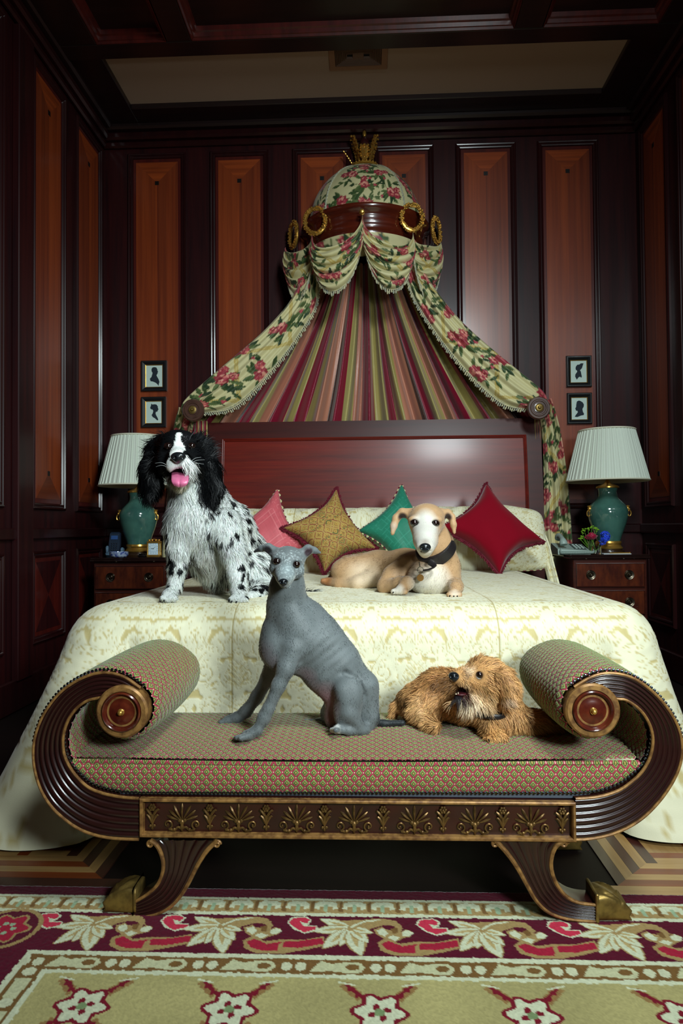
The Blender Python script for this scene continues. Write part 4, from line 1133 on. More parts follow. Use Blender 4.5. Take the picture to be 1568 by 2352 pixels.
def acanthus(a, lean, h):
    b = MB(); d = np.array([math.cos(a), math.sin(a), 0]); s_ = np.array([-math.sin(a), math.cos(a), 0])
    t = np.linspace(0, 1, 16)
    c0 = np.array([XC, YD, zc0 + .022]) + d * .036
    sp = c0 + d * (lean * (.25 * np.sin(t * PI) * -.4 + t ** 1.6))[:, None] + np.array([0, 0, 1.]) * (h * t)[:, None]
    b.tube(sp, .0065 * (1 - .45 * t), 7)
    for k, tk in enumerate((.30, .46, .62, .78, .92)):
        q_ = sp[int(tk * 15)]
        for sg in (-1, 1):
            L_ = .026 * (1 - .35 * abs(tk - .55))
            lp = crom([q_ - np.array([0, 0, .02]), q_ + s_ * sg * L_ * .5 + np.array([0, 0, .006]), q_ + s_ * sg * L_ + np.array([0, 0, .016]) + d * .006, q_ + s_ * sg * L_ * 1.1 + np.array([0, 0, .008]) + d * .014], 9)
            b.tube(lp, np.array([.004, .006, .007, .0075, .0075, .0075, .007, .006, .004]), 6)
    b.ball(sp[-1] + d * .004, (.010, .010, .008), 8, 6)
    return b
for a, ln, h in ((PI * 1.12, .046, .17), (PI * 1.88, .046, .17), (PI * 1.5, .030, .095), (PI * .75, .05, .15), (PI * .25, .05, .15)):
    acanthus(a, ln, h).build('crown_leaf', m_gold, crown)
tt_ = np.linspace(0, 1, 24)
wp = np.array([XC - .075, YD - .02, zc0 + .018]) + np.stack([-.055 * tt_ ** 1.2, -.01 * tt_, .085 * tt_], 1)
MB().tube(wp, .0042 + .0012 * np.sin(tt_ * 40), 7).build('crown_leaf', m_gold, crown)
# ---- laurel wreaths on the cornice
def wreath(c, rx, rz, rotz, tr=.0125):
    b = MB(); k = 120; t = np.linspace(0, 2 * PI, k, endpoint=False)
    ca, sa = math.cos(rotz), math.sin(rotz)
    base_ = np.stack([rx * np.cos(t) * ca, rx * np.cos(t) * sa, rz * np.sin(t)], 1) + c
    b.tube(base_, tr * .75, 8, closed=True)
    rg = random.Random(3)
    for i in range(54):
        a = 2 * PI * i / 54 + rg.uniform(-.05, .05)
        for j in range(2):
            f = rg.uniform(0, 2 * PI)
            rr = np.array([math.cos(a) * ca, math.cos(a) * sa, math.sin(a)])
            nn = np.array([sa, -ca, 0])
            q_ = np.array([rx * math.cos(a) * ca, rx * math.cos(a) * sa, rz * math.sin(a)]) + c + tr * .8 * (rr * math.cos(f) + nn * abs(math.sin(f)))
            b.ball(q_, (.0062, .0062, .0048), 6, 4)
    return b
wr_l = [(724, 508, -.42, .058), (946, 500, .42, .058), (674, 540, -1.1, .055), (1001, 530, 1.1, .055)]
for (px, py, rz_, r_) in wr_l:
    xw = P(px, py, 3.95)[0] - XC
    cs = max(-.98, min(.98, xw / .41)); ang = math.acos(cs)
    yw = YCN - .41 * SY * math.sin(ang) - .028
    c_ = P(px, py, yw)
    wreath(c_, .062, .074, (PI / 2 - ang) * (.25 if 700 < px < 980 else .8), .015).build('wreath', m_gold, canopy)
# ---- fringe helper
def fringe(name, path, outw, parent, L_=.026, step=.0125, n_front=(0, -1, 0)):
    path = np.asarray(path); acc = np.concatenate([[0], np.cumsum(np.linalg.norm(np.diff(path, axis=0), axis=1))])
    pos = lambda s_: np.array([np.interp(s_, acc, path[:, k]) for k in range(3)])
    outw = np.asarray(outw, float)
    wv = (lambda s_: norm([np.interp(s_, acc, outw[:, k]) for k in range(3)])) if outw.ndim == 2 else (lambda s_: norm(outw))
    b = MB(); rg = random.Random(11)
    fr = np.array(n_front, float)
    b.tube(path + fr * .004, .0030, 6, m=0)
    inn_ = np.array([wv(s_) for s_ in acc])
    b.tube(path + fr * .004 - inn_ * .011, .0030, 6, m=0)
    for s_ in np.arange(0, acc[-1], .0065):
        q_ = pos(s_) + fr * .005; w = wv(s_); b.tube([q_ - w * .011, q_], .0017, 4, m=0)
    for i, s_ in enumerate(np.arange(.004, acc[-1], step)):
        q_ = pos(s_); w = wv(s_)
        big = .55 + .45 * abs(math.sin(i * .9))
        L2 = L_ * big
        t_ = norm(pos(min(s_ + .004, acc[-1])) - pos(max(s_ - .004, 0)))
        pts = np.array([q_ + w * (L2 * f) + fr * (.003 + .004 * math.sin(f * 3)) + t_ * rg.uniform(-.003, .003) * f for f in (0, .35, .7, 1.0)])
        b.tube(pts, [.0022, .0040, .0052, .0035], 5, m=1 if rg.random() < .5 else 0)
    return b.build(name, [m_fr1, m_fr2], parent, smooth=True)
# ---- swags
def swag(A, B, sag0, sag1, widen, bulge, seed, skew=0.0, nf=5.5):
    n, m_ = 92, 104
    s_ = np.linspace(0, 1, n)[:, None]; t = np.linspace(0, 1, m_)[None]
    shp = np.clip(4 * s_ * (1 - s_), 0, 1) ** .46
    sag = sag0 + (sag1 - sag0) * t
    mid_ = .5 + skew
    sx = mid_ + (s_ - mid_) * (1 + widen * np.sin(PI * np.clip(t, 0, 1)) * shp)
    X = A[0] + (B[0] - A[0]) * sx
    Y = A[1] + (B[1] - A[1]) * s_ - bulge * shp * (.35 + .65 * np.sin(PI * (t * .8 + .1))) - .017 * shp * np.sin(2 * PI * nf * t + 2.5 * np.sin(3 * s_ + seed))
    Z = A[2] + (B[2] - A[2]) * s_ - sag * shp - .006 * shp * np.sin(2 * PI * nf * t + 1)
    # gathered tight at the two hanging points
    Z = Z - .05 * t * (1 - shp)
    G = np.stack(np.broadcast_arrays(X, Y, Z), -1)
    u = (s_ - .5) * .42 + 0 * t; v = t * .55 + 0 * s_
    cc = floral(u, v, seed, dens=.19, trellis=True, scale=1.1)
    grid('swag', G, m_chintz, canopy, cols=cc, thick=.002)
    e = G[::2, -1]; w = np.gradient(G, axis=1)[::2, -1]; w = w / np.linalg.norm(w, axis=1, keepdims=True)
    w = w * .4 + np.array([0, 0, -1.]) ; w /= np.linalg.norm(w, axis=1, keepdims=True)
    fringe('swag_fringe', e, w, canopy, .030)
cb = P(832, 492, 3.80)
swag(P(716, 540, 3.86), cb, .13, .385, .34, .06, 31, .05)
swag(cb, P(948, 534, 3.86), .13, .385, .34, .06, 37, -.05)
swag(P(655, 568, 4.10), P(717, 545, 3.92), .05, .345, .55, .03, 41)
swag(P(948, 540, 3.92), P(1012, 555, 4.10), .05, .345, .50, .03, 43)
MB().lathe([(0, -.02), (.010, -.018), (.014, -.010), (.012, -.002), (.016, 0), (.016, .006)], P(831, 487, 3.79), (0, 1, 0), 20).build('gilt_button', m_gold, canopy)
# valance lining ring under the cornice
vg = ring([(.39 - .002 * k, 2.53 - .012 * k) for k in range(12)])
grid('valance', vg, m_chintz, canopy, cols=floral((th[:, None] - 1.5 * PI) * .39 + np.zeros((1, 12)), np.linspace(.14, 0, 12)[None] + 0 * th[:, None], 77, dens=.16))
# ---- striped inner curtain
n, m_ = 640, 40
uu = np.linspace(0, 1, n)[:, None]; vv = np.linspace(0, 1, m_)[None]
zt, zbm = P(838, 600, 4.13)[2], .55
zmid = P(838, 968, 4.13)[2]
zz = zt + (zbm - zt) * vv
f = np.clip((zt - zz) / (zt - zmid), 0, 1.25)
xl_t, xr_t = P(708, 640, 4.13)[0], P(962, 640, 4.13)[0]; xl_b, xr_b = P(440, 968, 4.13)[0], P(1232, 962, 4.13)[0]
f2 = f ** 1.25
xl_, xr_ = xl_t + (xl_b - xl_t) * np.minimum(f2, 1), xr_t + (xr_b - xr_t) * np.minimum(f2, 1)
phs = 2 * PI * 19 * uu + 1.6 * np.sin(9 * uu) + .8 * np.sin(21 * uu + 3 * f)
X = xl_ + (xr_ - xl_) * uu + .004 * np.sin(phs * .5)
Y = YB - .075 + .042 * np.sin(phs) * (.55 + .45 * f) + .008 * np.sin(phs * 2.3 + f) - .02 * np.sin(PI * f / 1.25)
G = np.stack(np.broadcast_arrays(X, Y, zz), -1)
STR = [((122, 14, 42), 1.1), ((158, 144, 84), 1.1), ((122, 14, 42), .8), ((150, 136, 76), .7), ((176, 116, 92), 1.3), ((60, 34, 26), .5), ((128, 18, 44), .7), ((164, 150, 92), .9), ((170, 110, 88), .9)]
tot = sum(w for _, w in STR); cum = np.cumsum([0] + [w for _, w in STR]) / tot
q_ = (np.linspace(0, 1, n) * 3.6 + .2) % 1
cc = np.zeros((n, m_, 3))
for k, (c_, w) in enumerate(STR): cc[(q_ >= cum[k]) & (q_ < cum[k + 1])] = S(c_)
m_stripe = M('striped silk taffeta', rough=.34, spec=.45, sheen=.3, attr=True, bump=(40, .12, (12, 12, 1)))
cur = grid('striped_curtain', G, m_stripe, None, cols=cc)
tag(cur, 'pleated burgundy, olive and salmon striped silk curtain behind the headboard', 'curtain')
# ---- side drapes swept to the holdbacks
def drape(name, outer, inner, tailL, tailR, label, seed, sg):
    n, m_ = 150, 70
    D0 = 4.0
    O = crom([P(a, b_, d) for a, b_, d in outer], n); I = crom([P(a, b_, d) for a, b_, d in inner], n)
    s_ = np.linspace(0, 1, m_)[None, :, None]
    G = O[:, None] * (1 - s_) + I[:, None] * s_
    t = np.linspace(0, 1, n)[:, None]; sv = np.linspace(0, 1, m_)[None]
    wv = np.sin(PI * np.clip(t * 1.0, 0, 1)) ** .5
    G[:, :, 1] += -.030 * np.sin(PI * sv) + .013 * np.sin(2 * PI * (2.6 * sv + .25 * t) + seed) * (.35 + .65 * (1 - wv)) + .006 * np.sin(2 * PI * 5 * sv + 4 * t)
    w0 = np.linalg.norm(O - I, axis=1).mean()
    acc = np.concatenate([[0], np.cumsum(np.linalg.norm(np.diff((O + I) / 2, axis=0), axis=1))])
    u = acc[:, None] + 0 * sv; v = sv * .24 + 0 * t
    cc = floral(u, v, seed, dens=.20, scale=1.15)
    th_ = thing(name, label, 'drape', G[-1].mean(0))
    grid('drape_sweep', G, m_chintz, th_, cols=cc, thick=.002)
    e = G[::2, -1]; w = (I - O)[::2]; w = w / np.linalg.norm(w, axis=1, keepdims=True); w = w * .6 + np.array([0, 0, -.8])
    fringe('drape_fringe', e, w, th_, .026)
    # tail below the holdback
    L_ = crom([P(a, b_, d) for a, b_, d in tailL], 120); R_ = crom([P(a, b_, d) for a, b_, d in tailR], 120)
    G = L_[:, None] * (1 - s_) + R_[:, None] * s_
    tv = np.linspace(0, 1, 120)[:, None]
    G[:, :, 1] += .016 * np.sin(2 * PI * (2.5 * sv) + seed + .8 * tv) + .005 * np.sin(2 * PI * 6 * sv)
    acc = np.concatenate([[0], np.cumsum(np.linalg.norm(np.diff(L_, axis=0), axis=1))])
    cc = floral(sv * .22 + 0 * tv, -acc[:, None] + 0 * sv, seed + 5, dens=.15, scale=1.05)
    grid('drape_tail', G, m_chintz, th_, cols=cc, thick=.002, flip=True)
    return th_
dl_ = drape('chintz_drape', [(700, 600, 3.98), (672, 680, 3.97), (612, 752, 3.97), (545, 812, 3.97), (480, 868, 3.97), (425, 920, 3.98), (415, 950, 3.99)],
      [(735, 630, 4.0), (722, 705, 4.0), (680, 775, 4.0), (635, 835, 4.0), (585, 895, 4.0), (530, 938, 4.0), (462, 948, 4.0)],
      [(410, 935, 4.02), (398, 985, 4.1), (390, 1080, 4.17), (380, 1180, 4.18), (374, 1262, 4.18), (372, 1330, 4.18)],
      [(452, 950, 4.02), (440, 1000, 4.1), (432, 1080, 4.17), (424, 1180, 4.18), (420, 1262, 4.18), (418, 1330, 4.18)],
      'peony chintz drape with fringe swept to the holdback beside the spaniel', 53, -1)
dr_ = drape('chintz_drape', [(962, 600, 3.98), (1000, 665, 3.97), (1060, 738, 3.97), (1130, 802, 3.97), (1190, 852, 3.97), (1245, 900, 3.98), (1258, 930, 3.99)],
      [(932, 630, 4.0), (955, 690, 4.0), (1005, 768, 4.0), (1060, 838, 4.0), (1110, 892, 4.0), (1160, 930, 4.0), (1215, 940, 4.0)],
      [(1236, 930, 4.02), (1246, 1000, 4.1), (1249, 1100, 4.17), (1250, 1200, 4.18), (1255, 1262, 4.18), (1258, 1340, 4.18)],
      [(1264, 915, 4.02), (1284, 985, 4.1), (1300, 1085, 4.17), (1309, 1180, 4.18), (1314, 1262, 4.18), (1318, 1340, 4.18)],
      'peony chintz drape with fringe swept to the holdback near the red cushion', 59, 1)
# striped lining showing beside the tails
for (a, b_) in (((440, 965), (474, 965)), ((1228, 955), (1246, 955))):
    p0, p1 = P(*a, 4.06), P(*b_, 4.06); n = 60
    s_ = np.linspace(0, 1, n)[:, None]; t = np.linspace(0, 1, 30)[None]
    X = p0[0] + (p1[0] - p0[0]) * s_ + 0 * t; Y = 4.06 + .035 + .008 * np.sin(s_ * 22) + 0 * t; Zt = p0[2] - t * .75 + 0 * s_
    cc = np.zeros((n, 30, 3)); q_ = (np.linspace(0, 1, n) * 1.3) % 1
    for k, (c_, w) in enumerate(STR): cc[(q_ >= cum[k]) & (q_ < cum[k + 1])] = S(c_)
    grid('lining', np.stack([X, Y, Zt], -1), m_stripe, dl_ if a[0] < 800 else dr_, cols=cc, flip=True)
# ---- holdbacks
m_hold = M('turned holdback wood', S((84, 56, 46)), .32, coat=.5, coatr=.15, grain=(S((50, 32, 28)), (20, 20, 20), .6))
for (px, py, lab) in ((443, 942, 'turned wooden curtain holdback above the spaniel with brass centre'), (1237, 937, 'turned wooden curtain holdback with brass centre overlapping the headboard corner')):
    c_ = P(px, py, 3.93)
    h = thing('curtain_holdback', lab, 'holdback', c_)
    MB().lathe([(.0, .022), (.060, .022), (.066, .012), (.066, .002), (.060, -.006), (.050, -.006), (.046, -.011), (.040, -.011), (.037, -.006), (.030, -.006), (.028, -.011), (.022, -.012)], c_, (0, 1, 0), 40).build('rosette', m_hold, h)
    MB().lathe([(.024, -.009), (.024, -.014), (.018, -.018), (.010, -.018), (.009, -.024), (.005, -.029), (0, -.030)], c_, (0, 1, 0), 24).build('brass_boss', m_brass, h)
    MB().lathe([(.012, .02), (.012, YB - 3.93 - .002)], c_, (0, 1, 0), 16).build('stem', m_hold, h)
# ================================================================== BEDSIDE
m_ns = M('nightstand mahogany', S((74, 30, 20)), .28, coat=.5, coatr=.14, grain=(S((40, 14, 12)), (3, 3, 40), .7))
m_flame = M('flame mahogany veneer', S((72, 28, 18)), .25, coat=.6, coatr=.12, grain=[(S((40, 14, 12)), (14, 14, 6), .9), (S((150, 70, 30)), (26, 4, 9), .3)])
m_nstop = M('nightstand polished top', S((34, 20, 18)), .12, coat=.8, coatr=.05)
m_knob = M('dark brass knob', S((110, 100, 86)), .28, 1.0)
NZ, ND0, ND1 = .69, 3.72, 4.12
def nightstand(xa, xb_, label):
    t = thing('nightstand', label, 'nightstand', ((xa + xb_) / 2, (ND0 + ND1) / 2, 0))
    MB().box((xa + .012, ND0 + .012, .06), (xb_ - .012, ND1, NZ - .024), .004).build('body', m_ns, t, smooth=False)
    tb = MB().box((xa - .006, ND0 - .008, NZ - .024), (xb_ + .006, ND1 + .005, NZ - .010), .005); tb.box((xa - .002, ND0 - .004, NZ - .011), (xb_ + .002, ND1 + .003, NZ), .004)
    tb.build('top', m_nstop, t, smooth=False)
    for (x, y) in ((xa + .03, ND0 + .03), (xb_ - .03, ND0 + .03), (xa + .03, ND1 - .03), (xb_ - .03, ND1 - .03)):
        MB().box((x - .022, y - .022, 0), (x + .022, y + .022, .062), .004).build('bracket_foot', m_ns, t, smooth=False)
    z1 = NZ - .045
    for k in range(4):
        h = .128; z0_ = z1 - h
        d = MB().box((xa + .026, ND0 + .004, z0_), (xb_ - .026, ND0 + .03, z1), .003).build('drawer', m_flame, t, smooth=False)
        frame_moulding(np.array([xa + .026, ND0 + .004, z0_]), ex, np.array([0, 0, 1.]), -ey, xb_ - xa - .052, h, [(0, 0), (0, .004), (.003, .005), (.005, .0)]).build('cock_bead', m_ns, d, smooth=False)
        for f in (.25, .75):
            c_ = (xa + (xb_ - xa) * (f if f < .5 else .74), ND0 + .004, (z0_ + z1) / 2)
            MB().lathe([(0, -.014), (.004, -.0135), (.007, -.010), (.0085, -.006), (.012, -.0035), (.016, -.006), (.019, -.006), (.0205, -.003), (.0245, -.0045), (.0255, -.001), (.0255, .001)], c_, (0, 1, 0), 28).build('knob', m_knob, d)
        z1 = z0_ - .018
    return t
nsr = nightstand(P(1312, 1300, ND0)[0], P(1492, 1300, ND0)[0], 'mahogany nightstand with brass ring knobs, under the lamp beside the flowers')
nsl = nightstand(P(208, 1300, ND0)[0], P(388, 1300, ND0)[0], 'mahogany nightstand with brass ring knobs, under the carriage clock')
m_celadon = M('celadon crackle glaze', S((70, 112, 100)), .13, spec=.6, coat=.5, coatr=.05, var=(9, .8, S((44, 80, 74))))
m_shade = M('pleated ivory silk', S((206, 214, 200)), .8, sheen=.2)
m_shade.node_tree.nodes['Principled BSDF'].inputs['Subsurface Weight'].default_value = .0
m_shin = M('lampshade lining', S((200, 190, 160)), .9)
m_lbase = M('lamp plinth', S((52, 34, 20)), .25, coat=.4)
def lamp(px, label):
    d = 3.92; c_ = P(px, 1270, d); c_[2] = NZ; k = d / F
    t = thing('table_lamp', label, 'lamp', c_)
    MB().lathe([(0, 0), (33 * k, 0), (34 * k, 3 * k), (33 * k, 6 * k), (29 * k, 7 * k), (29 * k, 10 * k), (0, 10 * k)], c_, n=40).build('plinth', m_lbase, t)
    MB().lathe([(30 * k, 10 * k), (31 * k, 12 * k), (28 * k, 15 * k), (26 * k, 19 * k), (28 * k, 23 * k), (27 * k, 27 * k), (24 * k, 28 * k)], c_, n=40).build('brass_foot', m_gold, t)
    pr = crom([(25, 26), (28, 36), (33, 50), (39, 68), (43, 86), (42.5, 98), (38, 108), (30, 117), (23, 125), (20, 133), (20, 140), (22, 147)], 40)
    MB().lathe([(a * k, b_ * k) for a, b_ in pr], c_, n=56, cap=False).build('vase', m_celadon, t)
    MB().lathe([(22 * k, 146 * k), (25 * k, 147 * k), (25 * k, 150 * k), (20 * k, 153 * k), (10 * k, 156 * k), (5 * k, 162 * k), (3 * k, 166 * k), (3 * k, 250 * k)], c_, n=28).build('brass_cap', m_gold, t)
    for sg in (-1, 1):
        hc = c_ + np.array([sg * 42 * k, -.012, 100 * k])
        b = MB().ball(hc, (.012, .012, .014), 10, 8).ball(hc + np.array([sg * .006, -.008, -.004]), (.006, .007, .006), 8, 6).ball(hc + np.array([0, 0, .014]), (.014, .008, .005), 8, 6)
        a = np.linspace(0, 2 * PI, 24, endpoint=False)
        b.tube(np.stack([hc[0] + sg * .008 + .009 * np.cos(a), 0 * a + hc[1] - .006, hc[2] - .026 + .016 * np.sin(a)], 1), .0032, 6, closed=True)
        b.build('ring_handle', m_gold, t)
    # pleated shade
    zb_, zt_ = 163 * k, 277 * k; rb, rt = 87 * k, 59 * k
    na = 44 * 8; A = np.linspace(0, 2 * PI, na, endpoint=False); fr_ = (np.arange(na) % 8) / 8
    sw_ = (.0075 * fr_ + .0012 * np.sin(np.arange(na) * 1.7))
    Zs_ = np.linspace(0, 1, 14)
    r = (rb + (rt - rb) * Zs_)[None] * (1 + 0 * A[:, None]) + sw_[:, None] * (1 - .25 * Zs_[None])
    G = np.stack([c_[0] + r * np.cos(A)[:, None], c_[1] + r * np.sin(A)[:, None], (c_[2] + zb_ + (zt_ - zb_) * Zs_)[None] + 0 * r], -1)
    sh = grid('shade', G, m_shade, t, cu=True, flip=False, smooth=False)
    r2 = (rb + (rt - rb) * Zs_)[None] - .003 + 0 * A[::8, None]
    G2 = np.stack([c_[0] + r2 * np.cos(A[::8])[:, None], c_[1] + r2 * np.sin(A[::8])[:, None], (c_[2] + zb_ + (zt_ - zb_) * Zs_)[None] + 0 * r2], -1)
    grid('shade_lining', G2, m_shin, sh, cu=True, flip=True)
    b = MB(); a = np.linspace(0, 2 * PI, 72, endpoint=False)
    for (rr, z) in ((rb + .005, zb_), (rt + .005, zt_)):
        b.tube(np.stack([c_[0] + rr * np.cos(a), c_[1] + rr * np.sin(a), 0 * a + c_[2] + z], 1), .0045, 6, closed=True)
        b.build('shade_trim', M('shade binding', S((214, 212, 190)), .7), sh); b = MB()
    sp_ = MB()
    for q_ in range(3):
        aa = q_ * 2 * PI / 3
        sp_.tube([c_ + np.array([0, 0, 250 * k]), c_ + np.array([rt * math.cos(aa), rt * math.sin(aa), zt_ - .004])], .0018, 6)
    sp_.build('shade_spider', m_brass, t)
lamp(1397, 'celadon vase lamp with pleated ivory shade behind the vase of flowers')
lamp(318, 'celadon vase lamp with pleated ivory shade behind the spaniel')
# ---- left nightstand: cordless phone, dish, clock, small black case
m_blk = M('dark blue plastic', S((34, 48, 66)), .35)
m_blk2 = M('pale blue plastic', S((96, 124, 146)), .35)
m_key = M('phone key', S((20, 26, 36)), .4)
c_ = P(262, 1270, 3.86); c_[2] = NZ
t = thing('cordless_phone', 'dark cordless telephone handset standing in its charging cradle', 'telephone', c_)
MB().box(c_ + np.array([-.045, -.03, 0]), c_ + np.array([.05, .05, .028]), .01).box(c_ + np.array([-.05, -.01, .01]), c_ + np.array([-.032, .03, .062]), .008).box(c_ + np.array([.036, -.01, .01]), c_ + np.array([.052, .03, .052]), .008).build('cradle', m_blk2, t)
hs = MB()
pf = [(.0, .0), (.012, .06), (.022, .12), (.020, .128)]
w_ = [.030, .032, .028, .020]
V = []; Fc = []
for i, ((yb_, z), w) in enumerate(zip(pf, w_)):
    for (sx, sy) in ((-1, -1), (1, -1), (1, 1), (-1, 1)): V.append(c_ + np.array([sx * w, yb_ + (.012 if sy > 0 else -.010), .012 + z]))
for i in range(3):
    for j in range(4): Fc.append((i * 4 + j, i * 4 + (j + 1) % 4, (i + 1) * 4 + (j + 1) % 4, (i + 1) * 4 + j))
Fc += [(0, 1, 2, 3), (12, 15, 14, 13)]
hs.add(V, Fc).build('handset', m_blk, t, smooth=False)
for r_ in range(5):
    for q_ in range(3):
        z = .026 + r_ * .012; MB().ball(c_ + np.array([(q_ - 1) * .014, -.0105 + (z - .012) * .19, z]), (.0042, .002, .0034), 8, 5).build('key', m_key, t)
MB().prism([c_ + np.array([a, -.0112 + (z - .012) * .17, z]) for a, z in ((-.020, .098), (.020, .098), (.019, .120), (-.019, .120))], (0, -.0012, .0)).build('display', M('phone display', S((56, 92, 150)), .2), t, smooth=False)
c_ = P(273, 1275, 3.76); c_[2] = NZ
def porcelain():
    m = M('blue and white porcelain', S((196, 214, 236)), .15, coat=.5, var=(75, 1., S((26, 56, 160)))); return m
dish = MB().lathe([(0, .002), (.040, .0), (.046, .004), (.0505, .012), (.051, .028), (.0515, .031), (.049, .031), (.0475, .026), (.044, .010), (0, .008)], c_, n=44).build('porcelain_dish', porcelain())
tag(dish, 'shallow round blue and white porcelain dish', 'dish')
c_ = P(354, 1275, 3.77); c_[2] = NZ
t = thing('carriage_clock', 'small gilt carriage clock with white square dial', 'clock', c_)
cw, ch = .037, .088
MB().box(c_ + np.array([-cw, -.022, 0]), c_ + np.array([cw, .022, .012]), .003).build('base', m_gold, t, smooth=False)
MB().box(c_ + np.array([-cw, -.022, ch - .010]), c_ + np.array([cw, .022, ch]), .003).build('top_plate', m_gold, t, smooth=False)
for sx in (-1, 1):
    for sy in (-1, 1):
        MB().lathe([(.0045, .012), (.0035, .018), (.0035, .07), (.0045, ch - .01)], c_ + np.array([sx * (cw - .005), sy * .017, 0]), n=12).build('pillar', m_gold, t)
MB().box(c_ + np.array([-cw + .009, -.014, .013]), c_ + np.array([cw - .009, .014, ch - .011])).build('case', M('clock dial white', S((206, 226, 236)), .35), t, smooth=False)
dm = M('clock ink', S((24, 32, 54)), .5); dlb = M('clock blue border', S((92, 128, 170)), .5)
b = MB()
for (x0_, x1_, z0_, z1_) in ((-.018, .018, .030, .0306), (-.018, .018, .064, .0646), (-.018, -.0174, .030, .0646), (.0174, .018, .030, .0646)):
    b.box(c_ + np.array([x0_, -.0146, z0_]), c_ + np.array([x1_, -.0141, z1_]))
for k in range(12):
    a = k * PI / 6; d = np.array([math.sin(a), 0, math.cos(a)]); q0 = c_ + np.array([0, -.0146, .047])
    sc = min(.024 / max(abs(d[0]), 1e-6), .028 / max(abs(d[2]), 1e-6))
    b.tube([q0 + d * sc * .80, q0 + d * sc * .98], .0009, 4)
b.build('dial_marks', dlb, t, smooth=False)
q0 = c_ + np.array([0, -.0155, .047])
MB().tube([q0, q0 + np.array([-.013, 0, .001])], .0011, 5).build('hour_hand', dm, t); MB().tube([q0, q0 + np.array([.013, 0, .011])], .0008, 5).ball(q0, .0025, 8, 6).build('minute_hand', dm, t)
a = np.linspace(0, PI, 20)
b = MB().tube(np.stack([c_[0] + .024 * np.cos(a), 0 * a + c_[1], c_[2] + ch + .011 * np.sin(a)], 1), .0028, 7)
for x in (-.028, -.010, .010, .028): b.ball(c_ + np.array([x, 0, ch + .006]), .006, 8, 6)
b.build('handle', m_gold, t)
c_ = P(328, 1276, 3.78); c_[2] = NZ
tag(MB().box(c_ + np.array([-.024, -.02, 0]), c_ + np.array([.02, .02, .012]), .005).box(c_ + np.array([-.02, -.016, .012]), c_ + np.array([.016, .016, .019]), .004).build('small_case', M('black leather', S((16, 14, 14)), .4)), 'small black leather case in front of the celadon lamp', 'case')
# ---- right nightstand: desk phone, flowers in glass, card
m_ph = M('grey-green telephone plastic', S((150, 168, 160)), .4); m_phk = M('telephone key', S((176, 192, 184)), .4); m_phd = M('telephone keypad recess', S((64, 74, 74)), .5)
c_ = P(1318, 1275, 3.80); c_[2] = NZ
t = thing('desk_telephone', 'pale grey desk telephone with its handset on the hook', 'telephone', c_)
base_ = [(-.10, -.05, .0), (.075, -.05, .0), (.075, .10, .0), (-.10, .10, .0)]
V = [c_ + np.array(p) for p in base_] + [c_ + np.array(p) for p in ((-.10, -.045, .030), (.072, -.045, .020), (.072, .098, .052), (-.10, .098, .060))]
MB().add(V, [(3, 2, 1, 0), (4, 5, 6, 7), (0, 1, 5, 4), (1, 2, 6, 5), (2, 3, 7, 6), (3, 0, 4, 7)]).build('phone_body', m_ph, t, smooth=False)
MB().prism([c_ + np.array(p) for p in ((-.005, -.03, .0285), (.06, -.03, .0245), (.06, .08, .0495), (-.005, .08, .0535))], (0, 0, .002)).build('keypad', m_phd, t, smooth=False)
for r_ in range(4):
    for q_ in range(3):
        y = -.018 + r_ * .024; x = .008 + q_ * .018
        MB().box(c_ + np.array([x - .006, y - .007, .028 + (y + .03) * .225]), c_ + np.array([x + .006, y + .007, .034 + (y + .03) * .225]), .002).build('key', m_phk, t)
hp = crom([c_ + np.array(p) for p in ((-.065, -.035, .052), (-.066, -.022, .076), (-.062, .03, .092), (-.060, .075, .096), (-.06, .09, .080))], 20)
MB().tube(hp, np.array([.020, .022, .021, .018, .016, .015, .014, .014, .014, .014, .014, .014, .014, .015, .016, .018, .020, .021, .021, .018]), 12).build('handset', m_ph, t)
aa = np.linspace(0, 1, 500)
cp = crom([c_ + np.array(p) for p in ((-.085, -.05, .03), (-.09, -.062, .012), (-.05, -.066, .011), (.0, -.066, .011), (.05, -.066, .012), (.085, -.062, .013), (.088, -.055, .022))], 500)
MB().tube(cp + np.stack([0 * aa, .0075 * np.cos(aa * 2 * PI * 44), .0075 * np.sin(aa * 2 * PI * 44)], 1), .0016, 4).build('coiled_cord', m_ph, t)
gl = M('clear vase glass', (1, 1, 1), .02, trans=1.0, ior=1.45); MATS['water'] = gl
c_ = P(1366, 1275, 3.79); c_[2] = NZ
t = thing('flower_vase', 'small clear glass vase on the nightstand', 'vase', c_)
MB().lathe([(0, .0005), (.034, .0), (.036, .003), (.036, .07), (.034, .07), (.0335, .008), (0, .007)], c_, n=36).build('glass', gl, t)
MB().lathe([(0, .009), (.032, .009), (.032, .045), (0, .045)], c_, n=30).build('water', M('vase water', (.9, .97, .95), .0, trans=1.0, ior=1.33), t)
m_stem = M('flower stem', S((92, 140, 40)), .5)
m_rose = M('crimson rose petal', S((168, 12, 58)), .5, sheen=.3, var=(60, .5, S((120, 6, 40)))); m_hya = M('blue hyacinth petal', S((34, 66, 214)), .45, var=(80, .5, S((70, 110, 236)))); m_lime = M('lime green bracts', S((128, 178, 40)), .5)
def stem(a, bpt): return MB().tube(crom([a, (np.array(a) + bpt) / 2 + np.array([.002, 0, .004]), bpt], 8), .0024, 6)
rc = P(1358, 1230, 3.79)
r_ = thing('rose', 'crimson rose standing in the glass vase', 'flower', c_ + np.array([-.008, 0, .010]))
stem(c_ + np.array([.004, 0, .012]), rc - np.array([0, 0, .02])).build('stem', m_stem, r_)
R0 = .033
